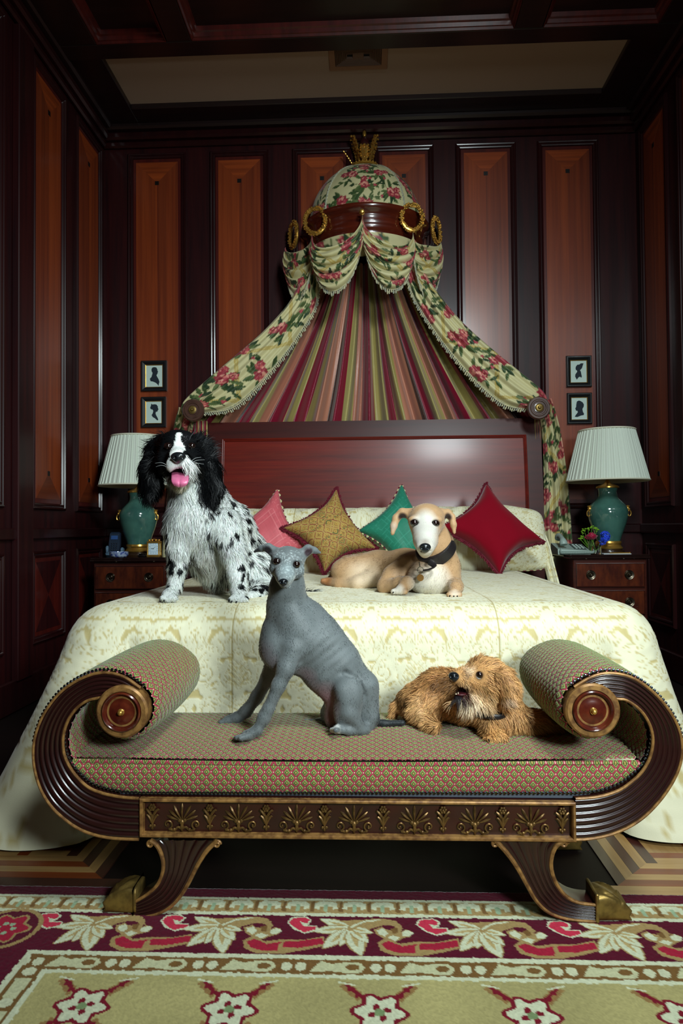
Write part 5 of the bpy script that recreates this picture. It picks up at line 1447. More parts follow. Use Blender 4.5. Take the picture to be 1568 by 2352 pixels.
for k in range(15):
    t0 = k / 15; a0_ = k * 2.4; rr = R0 * (.22 + .78 * t0); hgt = .040 * (1 - .45 * t0)
    n, m_ = 9, 7; G = np.zeros((n, m_, 3))
    for i in range(n):
        for j in range(m_):
            a = a0_ + (i / (n - 1) - .5) * (2.3 - .7 * t0); z = j / (m_ - 1)
            q_ = rr * (.35 + .65 * math.sin(z * PI * .62)) * (1 + .22 * t0 * max(0, z - .7) * 3)
            e = math.cos((i / (n - 1) - .5) * PI) ** .4
            G[i, j] = rc + np.array([q_ * math.cos(a), q_ * math.sin(a), -.024 + hgt * z * (.55 + .45 * e) + .004 * (1 - t0)])
    grid('petal', G, m_rose, r_, thick=.0008)
hc = P(1389, 1232, 3.79)
h_ = thing('hyacinth', 'bright blue hyacinth standing in the glass vase', 'flower', c_ + np.array([.01, .004, .010]))
stem(c_ + np.array([.0, .006, .012]), hc).build('stem', m_stem, h_)
fb = MB(); rg = random.Random(4)
for k in range(5): fb.ball((.0055 * math.cos(k * 1.257), .0055 * math.sin(k * 1.257), .003), (.0058, .0028, .002), 6, 4, R=np.array(Matrix.Rotation(k * 1.257, 3, 'Z')))
fb.lathe([(.002, -.006), (.003, 0), (.002, .003)], n=6); fme = fb.mesh('floret_blue', m_hya)
for k in range(40):
    v = norm([rg.gauss(0, 1), rg.gauss(0, 1) - .3, rg.gauss(0, 1)])
    p = hc + v * np.array([.022, .02, .026]) + np.array([-.012, 0, -.014]) * rg.random() * (k % 3)
    o = link('floret', fme); o.parent = h_; o.location = Vector(p) - h_.location; o.rotation_euler = Vector(v).to_track_quat('Z', 'Y').to_euler()
gsp = [(1335, 1222), (1341, 1217), (1350, 1215), (1359, 1211), (1367, 1214), (1371, 1218), (1337, 1234), (1332, 1238)]
g_ = thing('green_sprig', 'lime green sprig standing in the glass vase', 'flower', c_ + np.array([-.014, .008, .010]))
gb = MB()
for (a, b_) in gsp:
    e = P(a, b_, 3.80); gb.tube(crom([c_ + np.array([-.014, .008, .012]), (c_ + e) / 2 + np.array([-.01, .01, .01]), e], 8), .0014, 5)
gb.build('stem', m_stem, g_)
for (a, b_) in gsp:
    e = P(a, b_, 3.80); bb = MB()
    for k in range(6): bb.ball(e + np.array([rg.uniform(-.008, .008), rg.uniform(-.008, .008), rg.uniform(-.007, .008)]), (.0055, .0055, .003), 6, 4)
    bb.build('bract', m_lime, g_)
c_ = P(1414, 1276, 3.77); c_[2] = NZ
t = thing('notepad', 'small white notepad lying in front of the lamp', 'notepad', c_)
MB().box(c_ + np.array([-.075, -.03, 0]), c_ + np.array([.072, .05, .004]), .001).build('pad', M('white card', S((206, 214, 216)), .6), t, smooth=False)
MB().tube([c_ + np.array([-.04, -.02, .007]), c_ + np.array([.07, -.012, .007])], .0028, 7).ball(c_ + np.array([.07, -.012, .007]), .0042, 8, 6).build('pen', m_gold, t)
# ================================================================== SILHOUETTES
m_frb = M('ebonised frame', S((22, 24, 26)), .35, coat=.3); m_mat = M('pale card', S((196, 216, 206)), .7); m_ink = M('silhouette ink', S((26, 38, 48)), .8)
SIL = {
 'L1': [(680, 505), (630, 520), (608, 570), (618, 630), (640, 660), (630, 700), (610, 770), (565, 820), (585, 885), (650, 895), (720, 925), (770, 965), (800, 1012), (808, 960), (825, 905), (800, 830), (765, 770), (745, 730), (755, 700), (770, 690), (775, 650), (790, 636), (775, 610), (765, 560), (740, 515)],
 'L2': [(600, 1485), (590, 1540), (570, 1590), (590, 1630), (640, 1640), (655, 1680), (640, 1740), (610, 1790), (640, 1840), (700, 1875), (760, 1930), (790, 1920), (770, 1860), (735, 1800), (715, 1750), (725, 1700), (765, 1695), (780, 1650), (798, 1632), (780, 1600), (775, 1550), (740, 1505), (690, 1495), (625, 1505), (618, 1485)],
 'R1': [(690, 412), (620, 412), (575, 445), (520, 452), (485, 500), (475, 545), (485, 590), (515, 605), (520, 640), (470, 710), (465, 770), (512, 855), (550, 795), (590, 772), (635, 800), (645, 765), (630, 700), (620, 640), (595, 600), (650, 540), (670, 470)],
 'R2': [(560, 1392), (505, 1420), (490, 1500), (485, 1570), (462, 1605), (478, 1650), (490, 1672), (520, 1665), (532, 1710), (480, 1780), (448, 1832), (520, 1838), (620, 1798), (690, 1785), (700, 1750), (670, 1700), (655, 1620), (690, 1560), (695, 1500), (660, 1440), (600, 1405)]}
def picture(key, ox, box, mat_box, label):
    y = YB - .006
    p0, p1 = P(box[0], box[3], y), P(box[2], box[1], y)
    cx, cz = (p0[0] + p1[0]) / 2, (p0[2] + p1[2]) / 2; w, h = p1[0] - p0[0], p1[2] - p0[2]
    t = thing('silhouette_picture', label, 'picture', (cx, y, cz))
    uz = np.array([0, 0, 1.])
    frame_moulding(np.array([p0[0], y, p0[2]]), ex, uz, -ey, w, h, [(0, 0), (0, .018), (.004, .022), (.010, .022), (.024, .013), (.026, .006)]).build('frame', m_frb, t, smooth=False)
    frame_moulding(np.array([p0[0] + .0255, y, p0[2] + .0255]), ex, uz, -ey, w - .051, h - .051, [(0, 0), (0, .011), (.0035, .009), (.0035, .004)]).build('gilt_slip', m_gold, t, smooth=False)
    MB().box((p0[0] + .006, y - .006, p0[2] + .006), (p1[0] - .006, y - .0005, p1[2] - .006)).build('card', m_mat, t, smooth=False)
    pts = [P(ox + a / 11.76, 800 + b_ / 11.76, y - .0065) for a, b_ in SIL[key]]
    cm_ = np.mean([P(ox + (a) / 11.76, 800 + b_ / 11.76, y - .0065) for a, b_ in mat_box], 0)
    sh_ = np.array([cx - cm_[0], 0, cz - cm_[2]])
    MB().prism([q_ + sh_ for q_ in pts], (0, -.0008, 0)).build('silhouette', m_ink, t, smooth=False)
picture('L1', 300, (326, 829, 384, 900), [(450, 430), (920, 1070)], 'framed black silhouette of a bust facing right with high collar, upper of two')
picture('L2', 300, (326, 912, 382, 983), [(440, 1400), (900, 2030)], 'framed black silhouette of a bust with tied-up hair facing right, lower of two')
picture('R1', 1280, (1299, 818, 1356, 890), [(315, 310), (800, 960)], 'framed black silhouette of a bust facing left with pointed headdress, upper of two')
picture('R2', 1280, (1301, 903, 1357, 975), [(330, 1280), (810, 1945)], 'framed black silhouette of a curly-haired bust facing left, lower of two')
# ================================================================== CUSHIONS
def tapestry(u, v, b):
    g = Paint(u, v, S((164, 132, 66))); s_ = 5.0
    U2, V2 = (u + v) * s_ * .72, (v - u) * s_ * .72
    fu, fv = np.abs((U2 % 1) - .5), np.abs((V2 % 1) - .5)
    mx, md = np.maximum(fu, fv).ravel(), (fu + fv).ravel()
    g.c[(mx > .455)] = S((120, 44, 34)); g.c[(md > .80)] = S((176, 150, 84)); g.c[(md > .80) & (md < .84)] = S((110, 34, 30)); g.c[(md > .93)] = S((120, 40, 34))
    dots = (np.sin(U2 * 60) * np.sin(V2 * 60)).ravel() > .45
    g.c[dots & (mx < .4) & (mx > .24)] = S((78, 82, 40))
    g.c[(mx < .20)] = S((90, 34, 24)); g.c[(mx < .165)] = S((176, 140, 60)); g.c[(mx < .09)] = S((60, 40, 26)); g.c[(mx < .05)] = S((170, 120, 60))
    return g.c
def cushion(name, corners, T, conc, cols_fn, mat, label, cord, cord_r, nrm=(0, -1, .25)):
    """corners: 4 world points (top, right, bottom, left)"""
    n = 140 if cols_fn is tapestry else 84
    u = np.linspace(-1, 1, n)[:, None]; v = np.linspace(-1, 1, n)[None]
    uu = u * (1 - conc * (1 - v ** 2) * np.abs(u) ** 1.5); vv = v * (1 - conc * (1 - u ** 2) * np.abs(v) ** 1.5)
    c_ = [np.array(q_) for q_ in corners]
    cm = sum(c_) / 4; c_ = [cm + (q_ - cm) * 1.16 for q_ in c_]
    rr = 1 - .14 * np.abs(u * v) ** 5.0
    uu, vv = uu * rr, vv * rr
    # (u,v): (-1,1)=top (1,1)=right (1,-1)=bottom (-1,-1)=left
    w = [(1 - uu) * (1 + vv) / 4, (1 + uu) * (1 + vv) / 4, (1 + uu) * (1 - vv) / 4, (1 - uu) * (1 - vv) / 4]
    B = sum(w[k][..., None] * c_[k] for k in range(4))
    N = norm(np.cross(c_[1] - c_[3], c_[0] - c_[2])); N = N if np.dot(N, nrm) > 0 else -N
    bul = T * (np.clip((1 - u ** 2) * (1 - v ** 2), 0, 1)) ** .42
    wr_ = 1 + .05 * np.sin(6 * u + 4 * v) * np.sin(5 * v - 3 * u)
    G = B + N * (bul * wr_)[..., None]; G2 = B - N * (bul * .8)[..., None]
    t = thing(name, label, 'cushion', c_[2])
    cc = cols_fn(uu + 0 * vv, vv + 0 * uu, bul) if cols_fn else None
    Vv = np.vstack([G.reshape(-1, 3), G2.reshape(-1, 3)])
    f1 = grid_faces(n, n); f2 = grid_faces(n, n, off=n * n)[:, ::-1]
    me = mesh_np('cover', Vv, np.vstack([f1, f2]), mat, None if cc is None else np.vstack([cc, cc]))
    import bmesh as _b
    bm = _b.new(); bm.from_mesh(me); _b.ops.remove_doubles(bm, verts=bm.verts, dist=.0004); _b.ops.recalc_face_normals(bm, faces=bm.faces); bm.to_mesh(me); bm.free()
    link('cover', me, t)
    e = np.vstack([B[:, -1], B[-1, ::-1][1:], B[::-1, 0][1:], B[0, :][1:-1]])
    b = MB()
    if cord == 'twist':
        k = np.arange(len(e)); tw = np.stack([np.cos(k * .9), np.sin(k * .9) * .6, np.sin(k * .9)], 1) * cord_r * .5
        b.tube(e + tw, cord_r * .62, 5, closed=True, m=0); b.tube(e - tw, cord_r * .62, 5, closed=True, m=1)
        b.build('cord', [M('cord burgundy', S((104, 16, 36)), .6), M('cord cream', S((196, 190, 140)), .6)], t)
    else:
        b.tube(e, cord_r * .6, 6, closed=True)
        rg = random.Random(5); cen = B.mean((0, 1))
        for q_ in range(0, len(e)):
            for z in range(3):
                d = norm(e[q_] - cen) + np.array([rg.uniform(-.5, .5), rg.uniform(-.7, .4), rg.uniform(-.5, .5)])
                p = e[q_] + np.array([rg.uniform(-.004, .004)] * 3)
                b.tube([p, p + norm(d) * cord_r * rg.uniform(1.2, 1.9)], [cord_r * .30, cord_r * .20], 4)
        b.build('fringe_trim', M('burgundy brush fringe', S((96, 6, 30)), .8), t)
    return t
m_cush = M('silk cushion', rough=.55, spec=.3, sheen=.25, attr=True, bump=(26, .25, (1, 1, 1)))
m_velv = M('crimson velvet', S((120, 0, 22)), .85, spec=.12, sheen=.3, bump=(16, .5))
m_tap = M('tapestry cushion', rough=.8, sheen=.1, attr=True, bump=(300, .15))
def plain(c1, c2, chk):
    def f(u, v, b):
        c = np.empty((u.size, 3)); c[:] = S(c1)
        n = vnoise(u.ravel() * 90, v.ravel() * 6, 2); m2 = vnoise(u.ravel() * 6, v.ravel() * 90, 3)
        c *= (.88 + .14 * n + .12 * m2)[:, None]
        k = ((np.abs((u * chk) % 1 - .5) > .47) | (np.abs((v * chk) % 1 - .5) > .47)).ravel(); c[k] = S(c2)
        return c
    return f
cz = lambda a, b_, d: P(a, b_, d)
cushion('pink_cushion', [cz(638, 1124, 3.60), cz(700, 1262, 3.47), cz(600, 1330, 3.38), cz(530, 1222, 3.48)], .085, .30, plain((188, 84, 92), (206, 112, 116), 7), m_cush, 'dusty pink silk cushion with twisted cord edge', 'twist', .0075)
cushion('tapestry_cushion', [cz(772, 1124, 3.56), cz(862, 1262, 3.46), cz(745, 1312, 3.34), cz(650, 1216, 3.42)], .085, .36, tapestry, m_tap, 'ochre patterned tapestry cushion with burgundy brush fringe', 'brush', .011)
cushion('green_cushion', [cz(922, 1113, 3.60), cz(1010, 1250, 3.48), cz(925, 1310, 3.38), cz(824, 1222, 3.46)], .085, .30, plain((30, 112, 88), (44, 128, 104), 9), m_cush, 'emerald green silk cushion with twisted cord edge', 'twist', .0075)
cushion('red_cushion', [cz(1116, 1113, 3.58), cz(1244, 1246, 3.46), cz(1146, 1316, 3.34), cz(1005, 1216, 3.44)], .10, .33, None, m_velv, 'crimson velvet cushion with burgundy brush fringe', 'brush', .010)

def damask_c(u, v, b):
    c_, h_ = damask(u * .28, v * .28); return c_
cushion('damask_pillow', [cz(1085, 1158, 3.80), cz(1236, 1182, 3.78), cz(1254, 1300, 3.64), cz(1090, 1310, 3.64)], .085, .05, damask_c, m_damask, 'plump cream damask pillow behind the crimson cushion', 'twist', .003)
# ================================================================== ANIMALS: implicit bodies -> one continuous mesh each
def rpx(r, d): return r * d / F
class Body:
    def __init__(s): s.pr = []
    def cap(s, a, ra, b, rb, k=.012, ysc=1.0, sub=False):
        a, b = np.array(a, float), np.array(b, float)
        ym = (a[1] + b[1]) / 2
        def f(p):
            q = p - a; ba = b - a
            if ysc != 1.0: q = q.copy(); q[..., 1] = (p[..., 1] - ym) * ysc + ym - a[1]
            t = np.clip((q @ ba) / max(ba @ ba, 1e-12), 0, 1)
            return np.linalg.norm(q - t[..., None] * ba, axis=-1) - (ra + (rb - ra) * t)
        R = max(ra, rb)
        s.pr.append((f, np.minimum(a, b) - R, np.maximum(a, b) + R, k, sub)); return s
    def ch(s, pts, k=.012, ysc=1.0):
        """pts: (px, py, depth, radius in pixels)"""
        q = [(P(a, b, d), rpx(r, d)) for a, b, d, r in pts]
        for (a, ra), (b, rb) in zip(q[:-1], q[1:]): s.cap(a, ra, b, rb, k, ysc)
        return s
    def ell(s, px, py, d, rx, rz, ry, rot=0.0, k=.012, sub=False, tilt=0.0):
        """ellipsoid, radii in pixels; rot turns it in the picture plane (x to z), tilt about z"""
        c = P(px, py, d); r = np.array([rx, ry, rz]) * d / F
        R = np.array(Matrix.Rotation(tilt, 3, 'Z') @ Matrix.Rotation(rot, 3, 'Y'))
        def f(p):
            q = (p - c) @ R
            k0 = np.linalg.norm(q / r, axis=-1); k1 = np.linalg.norm(q / r ** 2, axis=-1)
            return k0 * (k0 - 1) / np.maximum(k1, 1e-9)
        m = max(r); s.pr.append((f, c - m, c + m, k, sub)); return s
    def mesh(s, h):
        lo = np.min([p[1] for p in s.pr if not p[4]], 0) - 4 * h; hi = np.max([p[2] for p in s.pr if not p[4]], 0) + 4 * h
        n = np.ceil((hi - lo) / h).astype(int) + 1
        D = np.full(tuple(n), 1.0, np.float32)
        ax = [lo[i] + h * np.arange(n[i]) for i in range(3)]
        for (f, a, b, k, sub) in s.pr:
            i0 = np.maximum(np.floor((a - lo - 3 * k) / h).astype(int), 0); i1 = np.minimum(np.ceil((b - lo + 3 * k) / h).astype(int) + 1, n)
            if np.any(i1 <= i0): continue
            sl = tuple(slice(i0[i], i1[i]) for i in range(3))
            p = np.stack(np.meshgrid(*[ax[i][sl[i]] for i in range(3)], indexing='ij'), -1)
            d = f(p); o = D[sl]
            if sub:
                d = -d; hh = np.clip(.5 - .5 * (o - d) / k, 0, 1); D[sl] = o * (1 - hh) + d * hh + k * hh * (1 - hh)
            else:
                hh = np.clip(.5 + .5 * (d - o) / k, 0, 1); D[sl] = d * (1 - hh) + o * hh - k * hh * (1 - hh)
        return surfnet(D, lo, h)
def surfnet(D, lo, h):
    ins = D < 0
    c = [ins[i:ins.shape[0] - 1 + i, j:ins.shape[1] - 1 + j, k:ins.shape[2] - 1 + k] for i in (0, 1) for j in (0, 1) for k in (0, 1)]
    allc = np.logical_and.reduce(c); anyc = np.logical_or.reduce(c)
    act = anyc & ~allc
    I, J, K = np.nonzero(act); N = len(I)
    idx = np.full(act.shape, -1, np.int64); idx[I, J, K] = np.arange(N)
    pos = np.zeros((N, 3)); cnt = np.zeros(N)
    offs = [(i, j, k) for i in (0, 1) for j in (0, 1) for k in (0, 1)]
    for a in offs:
        for ax in range(3):
            if a[ax]: continue
            b = list(a); b[ax] = 1
            d0 = D[I + a[0], J + a[1], K + a[2]]; d1 = D[I + b[0], J + b[1], K + b[2]]
            x = (d0 < 0) != (d1 < 0); t = np.where(x, d0 / np.where(x, d0 - d1, 1), 0)
            q = np.zeros((N, 3)); q[:] = a; q[:, ax] += t
            pos += np.where(x[:, None], q, 0); cnt += x
    V = lo + h * (np.stack([I, J, K], 1) + pos / cnt[:, None])
    Fs = []
    for ax in range(3):
        sl0 = [slice(None)] * 3; sl1 = [slice(None)] * 3; sl0[ax] = slice(0, -1); sl1[ax] = slice(1, None)
        e0, e1 = ins[tuple(sl0)], ins[tuple(sl1)]
        X = np.argwhere(e0 != e1); o1, o2 = (ax + 1) % 3, (ax + 2) % 3
        X = X[(X[:, o1] > 0) & (X[:, o2] > 0) & (X[:, o1] < D.shape[o1] - 1) & (X[:, o2] < D.shape[o2] - 1)]
        def cell(u, v):
            Y = X.copy(); Y[:, o1] -= u; Y[:, o2] -= v; return idx[Y[:, 0], Y[:, 1], Y[:, 2]]
        q = np.stack([cell(1, 1), cell(0, 1), cell(0, 0), cell(1, 0)], 1)
        fl_ = e0[tuple(X.T)] if ax >= 0 else None
        q[~fl_] = q[~fl_][:, ::-1]
        Fs.append(q)
    Fc = np.vstack(Fs); Fc = Fc[(Fc >= 0).all(1)]
    # light smoothing
    E = np.vstack([Fc[:, [0, 1]], Fc[:, [1, 2]], Fc[:, [2, 3]], Fc[:, [3, 0]]])
    for _ in range(2):
        A = np.zeros_like(V); w = np.zeros(len(V))
        for k in range(3):
            A[:, k] = np.bincount(E[:, 0], V[E[:, 1], k], len(V)) + np.bincount(E[:, 1], V[E[:, 0], k], len(V))
        w = np.bincount(E[:, 0], minlength=len(V)) + np.bincount(E[:, 1], minlength=len(V))
        V = V * .5 + .5 * A / w[:, None]
    return V, Fc
def vnormals(V, Fc):
    n = np.cross(V[Fc[:, 2]] - V[Fc[:, 0]], V[Fc[:, 3]] - V[Fc[:, 1]])
    N = np.zeros_like(V)
    for j in range(4):
        for k in range(3): N[:, k] += np.bincount(Fc[:, j], n[:, k], len(V))
    return N / (np.linalg.norm(N, axis=1, keepdims=True) + 1e-12)
RINV = RMN.T
def proj(V):
    q = (V - CAM) @ RMN
    return np.stack([784 + F * q[:, 0] / -q[:, 2], 1176 - F * q[:, 1] / -q[:, 2]], 1)
def surf(V, px, py, rad=3.0):
    """front surface point of a body under a pixel"""
    pp = proj(V); i = np.nonzero(np.hypot(pp[:, 0] - px, pp[:, 1] - py) < rad)[0]
    if not len(i): return P(px, py, V[:, 1].mean())
    return P(px, py, V[i, 1].min())
def noise3(V, s, seed=0):
    a = vnoise(V[:, 0] * s + 11, V[:, 2] * s + 3, seed); b = vnoise(V[:, 1] * s + 5, V[:, 2] * s + 7, seed + 1); c = vnoise(V[:, 0] * s + 1, V[:, 1] * s + 9, seed + 2)
    return (a + b + c) / 3
def blot(C, V, px, py, d, r, col, soft=.5, amt=1.0, sq=(1, 1, 1)):
    """tint a round patch of coat around a point"""
    c = P(px, py, d); R = rpx(r, d)
    q = np.linalg.norm((V - c) * np.array(sq), axis=1) / R
    w = np.clip((1 - q) / max(soft, 1e-3), 0, 1)[:, None] * amt
    C[:] = C * (1 - w) + np.array(S(col)) * w
def fur(name, parent, V, Fc, C, n, length, width, flow, lift=.35, grav=.4, seed=0, mat=None, curl=0.0, seg=4, tipc=1.15, mask=None, nmix=.7, clump=.8, jl=.72, jh=1.2):
    rg = np.random.default_rng(seed)
    N = vnormals(V, Fc)
    a = np.linalg.norm(np.cross(V[Fc[:, 2]] - V[Fc[:, 0]], V[Fc[:, 3]] - V[Fc[:, 1]]), axis=1)
    L0 = length(V)
    wgt = a * (L0[Fc].mean(1) > 1e-4)
    if mask is not None: wgt = wgt * mask(V)[Fc].mean(1)
    f = rg.choice(len(Fc), n, p=wgt / wgt.sum())
    b = rg.random((n, 2)); w = np.stack([(1 - b[:, 0]) * (1 - b[:, 1]), b[:, 0] * (1 - b[:, 1]), b[:, 0] * b[:, 1], (1 - b[:, 0]) * b[:, 1]], 1)
    at = lambda A: (A[Fc[f]] * w[..., None]).sum(1)
    p, nn, c = at(V), at(N), at(C); L = (L0[Fc[f]] * w).sum(1) * rg.uniform(.6, 1.15, n)
    nn /= np.linalg.norm(nn, axis=1, keepdims=True)
    fd = flow(p, nn); fd = fd - nn * (fd * nn).sum(1, keepdims=True); fd /= np.linalg.norm(fd, axis=1, keepdims=True) + 1e-9
    cl = np.stack([noise3(p, 70, 31) - .5, noise3(p, 70, 41) - .5, noise3(p, 70, 51) - .5], 1) * 1.4
    d = nn * lift + fd + cl * clump + rg.normal(0, .13, (n, 3)); d /= np.linalg.norm(d, axis=1, keepdims=True)
    pts = [p - nn * .001]; cur = p.copy(); dd = d
    ph = rg.uniform(0, 6.28, n) * .25 + noise3(p, 40, 61) * 9
    for k in range(seg):
        t = (k + 1) / seg
        dd = dd + np.array([0, 0, -grav / seg]) 
        sd = np.cross(nn, dd); dd2 = dd + sd * (curl * np.sin(ph + t * 5))[:, None]
        dd2 /= np.linalg.norm(dd2, axis=1, keepdims=True)
        cur = cur + dd2 * (L / seg)[:, None]; pts.append(cur.copy())
        dd = dd / np.linalg.norm(dd, axis=1, keepdims=True)
    pts = np.stack(pts, 1)                                        # n, seg+1, 3
    sd = np.cross(nn, d) + rg.normal(0, .45, (n, 3)); sd /= np.linalg.norm(sd, axis=1, keepdims=True)
    sd *= np.where((np.cross(sd, d) * nn).sum(1) < 0, -1.0, 1.0)[:, None]
    t = np.linspace(0, 1, seg + 1)
    wd = width * rg.uniform(.7, 1.3, n)[:, None] * (1 - t[None] ** 1.6 * .92)
    Lft = pts - sd[:, None] * wd[..., None]; Rgt = pts + sd[:, None] * wd[..., None]
    VV = np.stack([Lft, Rgt], 2).reshape(-1, 3)                    # n*(seg+1)*2
    base_ = (np.arange(n) * (seg + 1) * 2)[:, None, None]; s_ = (np.arange(seg) * 2)[None, :, None]
    FF = (base_ + s_ + np.array([0, 1, 3, 2])[None, None]).reshape(-1, 4)
    jit = rg.uniform(jl, jh, n)[:, None] * (1 + rg.normal(0, .03, (n, 3)))
    cc = np.clip(c * jit, 0, 1)[:, None, None, :] * (1 + (tipc - 1) * t)[None, :, None, None]
    cc = np.broadcast_to(cc, (n, seg + 1, 2, 3)).reshape(-1, 3)
    me = mesh_np(name, VV, FF, mat, cc)
    nv = np.cross(sd, d); nv *= np.sign((nv * nn).sum(1, keepdims=True) + 1e-9)
    nv = nv * (1 - nmix) + nn * nmix; nv /= np.linalg.norm(nv, axis=1, keepdims=True)
    nv = np.repeat(nv, (seg + 1) * 2, 0)
    if len(me.vertices) == len(nv): me.normals_split_custom_set_from_vertices(nv.astype(np.float32).tolist())
    return link(name, me, parent, 'stuff')
m_eye = M('dark brown eye', S((22, 12, 10)), .03, spec=.8, coat=1.0, coatr=.0)
m_eyew = M('eye white', S((190, 196, 200)), .1, coat=1)
m_nose = M('black wet nose', S((20, 24, 28)), .22, coat=.4, coatr=.15, bump=(300, .2))
m_short = M('short smooth coat', rough=.5, spec=.35, sheen=.25, attr=True, bump=(420, .22, (1, 1, .35)))
m_under = M('undercoat', rough=.8, spec=.1, attr=True)
m_fur = M('fur', rough=.5, spec=.28, attr=True)
m_furb = M('glossy black fur', rough=.4, spec=.18, attr=True)
m_skin = M('bare skin', S((150, 110, 112)), .6)
m_claw = M('claw', S((24, 22, 22)), .35)
def eye(parent, V, px, py, r, push=.45, white=None):
    c = surf(V, px, py, max(3, r * .5)); R = rpx(r, c[1]); c = c + np.array([0, R * push, 0])
    e = MB().ball(c, R, 20, 14).build('eye', m_eye, parent)
    if white:
        w = c + np.array([white[0] * R, R * .12, white[1] * R]); MB().ball(w, R * .97, 18, 12).build('eye_white', m_eyew, e)
    return e
def nose(parent, px, py, d, rx, rz, ry, rot=0):
    b = Body(); b.ell(px, py, d, rx, rz * .8, ry, rot, .004); b.ell(px, py + rz * .35, d, rx * .62, rz * .75, ry * .9, rot, .005)
    dd = d - rpx(ry * .75, d)
    for sg in (-1, 1): b.ell(px + sg * rx * .48, py + rz * .15, dd, rx * .22, rz * .26, ry * .4, sg * .5, .0025, sub=True)
    V, Fc = b.mesh(rpx(rx, d) / 9)
    return link('nose', mesh_np('nose', V, Fc, m_nose), parent)

# ------------------------------------------------------------------ grey sighthound sitting on the bench
def grey_dog():
    b = Body()
    # torso, narrow from side to side
    b.ch([(700, 1425, 1.685, 50), (714, 1472, 1.68, 71), (760, 1530, 1.685, 66), (797, 1578, 1.69, 56), (815, 1625, 1.69, 47)], .02, 1.35)
    b.ch([(655, 1470, 1.675, 46), (672, 1500, 1.675, 45)], .02, 1.15)
    b.ell(628, 1488, 1.672, 24, 38, 27, .1, .035)
    b.ell(646, 1496, 1.648, 32, 40, 24, 0, .035)
    b.ch([(652, 1395, 1.672, 33), (640, 1445, 1.674, 33), (630, 1488, 1.674, 30)], .02, 1.15)
    b.ch([(664, 1312, 1.64, 32), (659, 1352, 1.655, 37), (661, 1392, 1.67, 41), (682, 1430, 1.68, 52)], .022, 1.1)
    # near shoulder blade and foreleg
    b.ell(684, 1452, 1.635, 34, 58, 20, -.35, .022)
    b.ch([(672, 1490, 1.632, 28), (657, 1534, 1.618, 20), (640, 1575, 1.612, 15), (616, 1628, 1.610, 12), (606, 1648, 1.610, 13), (592, 1674, 1.606, 11.5)], .012)
    b.ell(674, 1522, 1.628, 13, 16, 12, 0, .012)
    b.ch([(590, 1678, 1.606, 12.5), (566, 1690, 1.600, 13)], .008)
    for k, (dx, dd) in enumerate(((-16, .0), (-19, -.014), (-16, -.028), (-8, -.036))):
        b.ch([(572, 1690, 1.604 + dd * .6, 7.5), (560 + dx, 1695 - k * .2 + (k == 3) * 1, 1.600 + dd, 6.2)], .004)
    # far foreleg
    b.ch([(640, 1510, 1.715, 30), (617, 1556, 1.728, 17), (590, 1600, 1.738, 13.5), (565, 1634, 1.745, 12.5), (545, 1648, 1.748, 11.5), (522, 1655, 1.748, 11)], .012)
    for k in range(4): b.ch([(525, 1655, 1.742 + k * .006, 6.5), (506 + k * 2, 1659, 1.738 + k * .009, 5.5)], .004)
    # near hind leg: thigh, knee, shank, hock and foot
    b.ell(801, 1613, 1.640, 33, 64, 31, .27, .012)
    b.ch([(842, 1575, 1.68, 28), (848, 1620, 1.68, 20)], .02)
    b.ell(790, 1580, 1.634, 23, 26, 19, .3, .016)
    b.ch([(786, 1585, 1.626, 15), (800, 1635, 1.624, 17), (830, 1676, 1.634, 13)], .010)
    b.ch([(838, 1676, 1.640, 13), (800, 1677, 1.622, 10.5), (776, 1675, 1.618, 11)], .006)
    for k in range(4): b.ch([(780, 1675, 1.618, 8), (762 + k * 3, 1677, 1.612 + (1.5 - k) * .010, 6.8)], .004)
    b.ch([(850, 1650, 1.68, 22), (838, 1676, 1.67, 16)], .016)
    # far hind leg folded under
    b.ch([(790, 1600, 1.73, 40), (765, 1640, 1.735, 26), (790, 1668, 1.74, 16), (735, 1662, 1.755, 10), (700, 1660, 1.76, 9)], .016)
    b.ell(770, 1640, 1.69, 26, 36, 26, .2, .02)
    # head: skull, stop, long muzzle towards the viewer
    b.ell(661, 1287, 1.625, 39, 33, 38, .05, .012)
    b.ch([(659, 1298, 1.610, 29), (654, 1320, 1.575, 21), (651, 1333, 1.548, 14.5)], .012)
    b.ch([(658, 1322, 1.600, 19), (653, 1341, 1.560, 10.5)], .008)
    b.ell(637, 1279, 1.597, 12, 8, 9, -.2, .008); b.ell(683, 1285, 1.597, 12, 8, 9, .2, .008)
    b.ell(632, 1306, 1.605, 13, 17, 14, 0, .012); b.ell(686, 1312, 1.605, 13, 17, 14, 0, .012)
    for (x, y) in ((635.5, 1290), (679.5, 1297)): b.ell(x, y, 1.583, 8.6, 7.4, 8, 0, .004, sub=True)
    # rose ears, folded back and out
    b.ch([(630, 1268, 1.632, 13), (616, 1259, 1.636, 11)], .008); b.ch([(616, 1257, 1.640, 9.5), (600, 1260, 1.648, 7), (584, 1267, 1.655, 3)], .006)
    b.ch([(693, 1274, 1.632, 13), (706, 1264, 1.634, 12)], .008); b.ch([(708, 1260, 1.640, 10), (722, 1264, 1.648, 7), (735, 1270, 1.655, 3)], .006)
    b.ell(613, 1266, 1.618, 11, 7, 11, .3, .004, sub=True); b.ell(709, 1270, 1.616, 11, 8, 11, -.3, .004, sub=True)
    # tail
    b.ch([(852, 1660, 1.70, 10), (880, 1662, 1.695, 8), (925, 1660, 1.695, 6.5)], .008)
    for q0_, q1_ in (((794, 1546, 1.636), (822, 1558, 1.640)), ((822, 1558, 1.640), (836, 1600, 1.640)), ((836, 1600, 1.640), (843, 1650, 1.644))):
        b.cap(P(*q0_), .0075, P(*q1_), .0075, .007, sub=True)
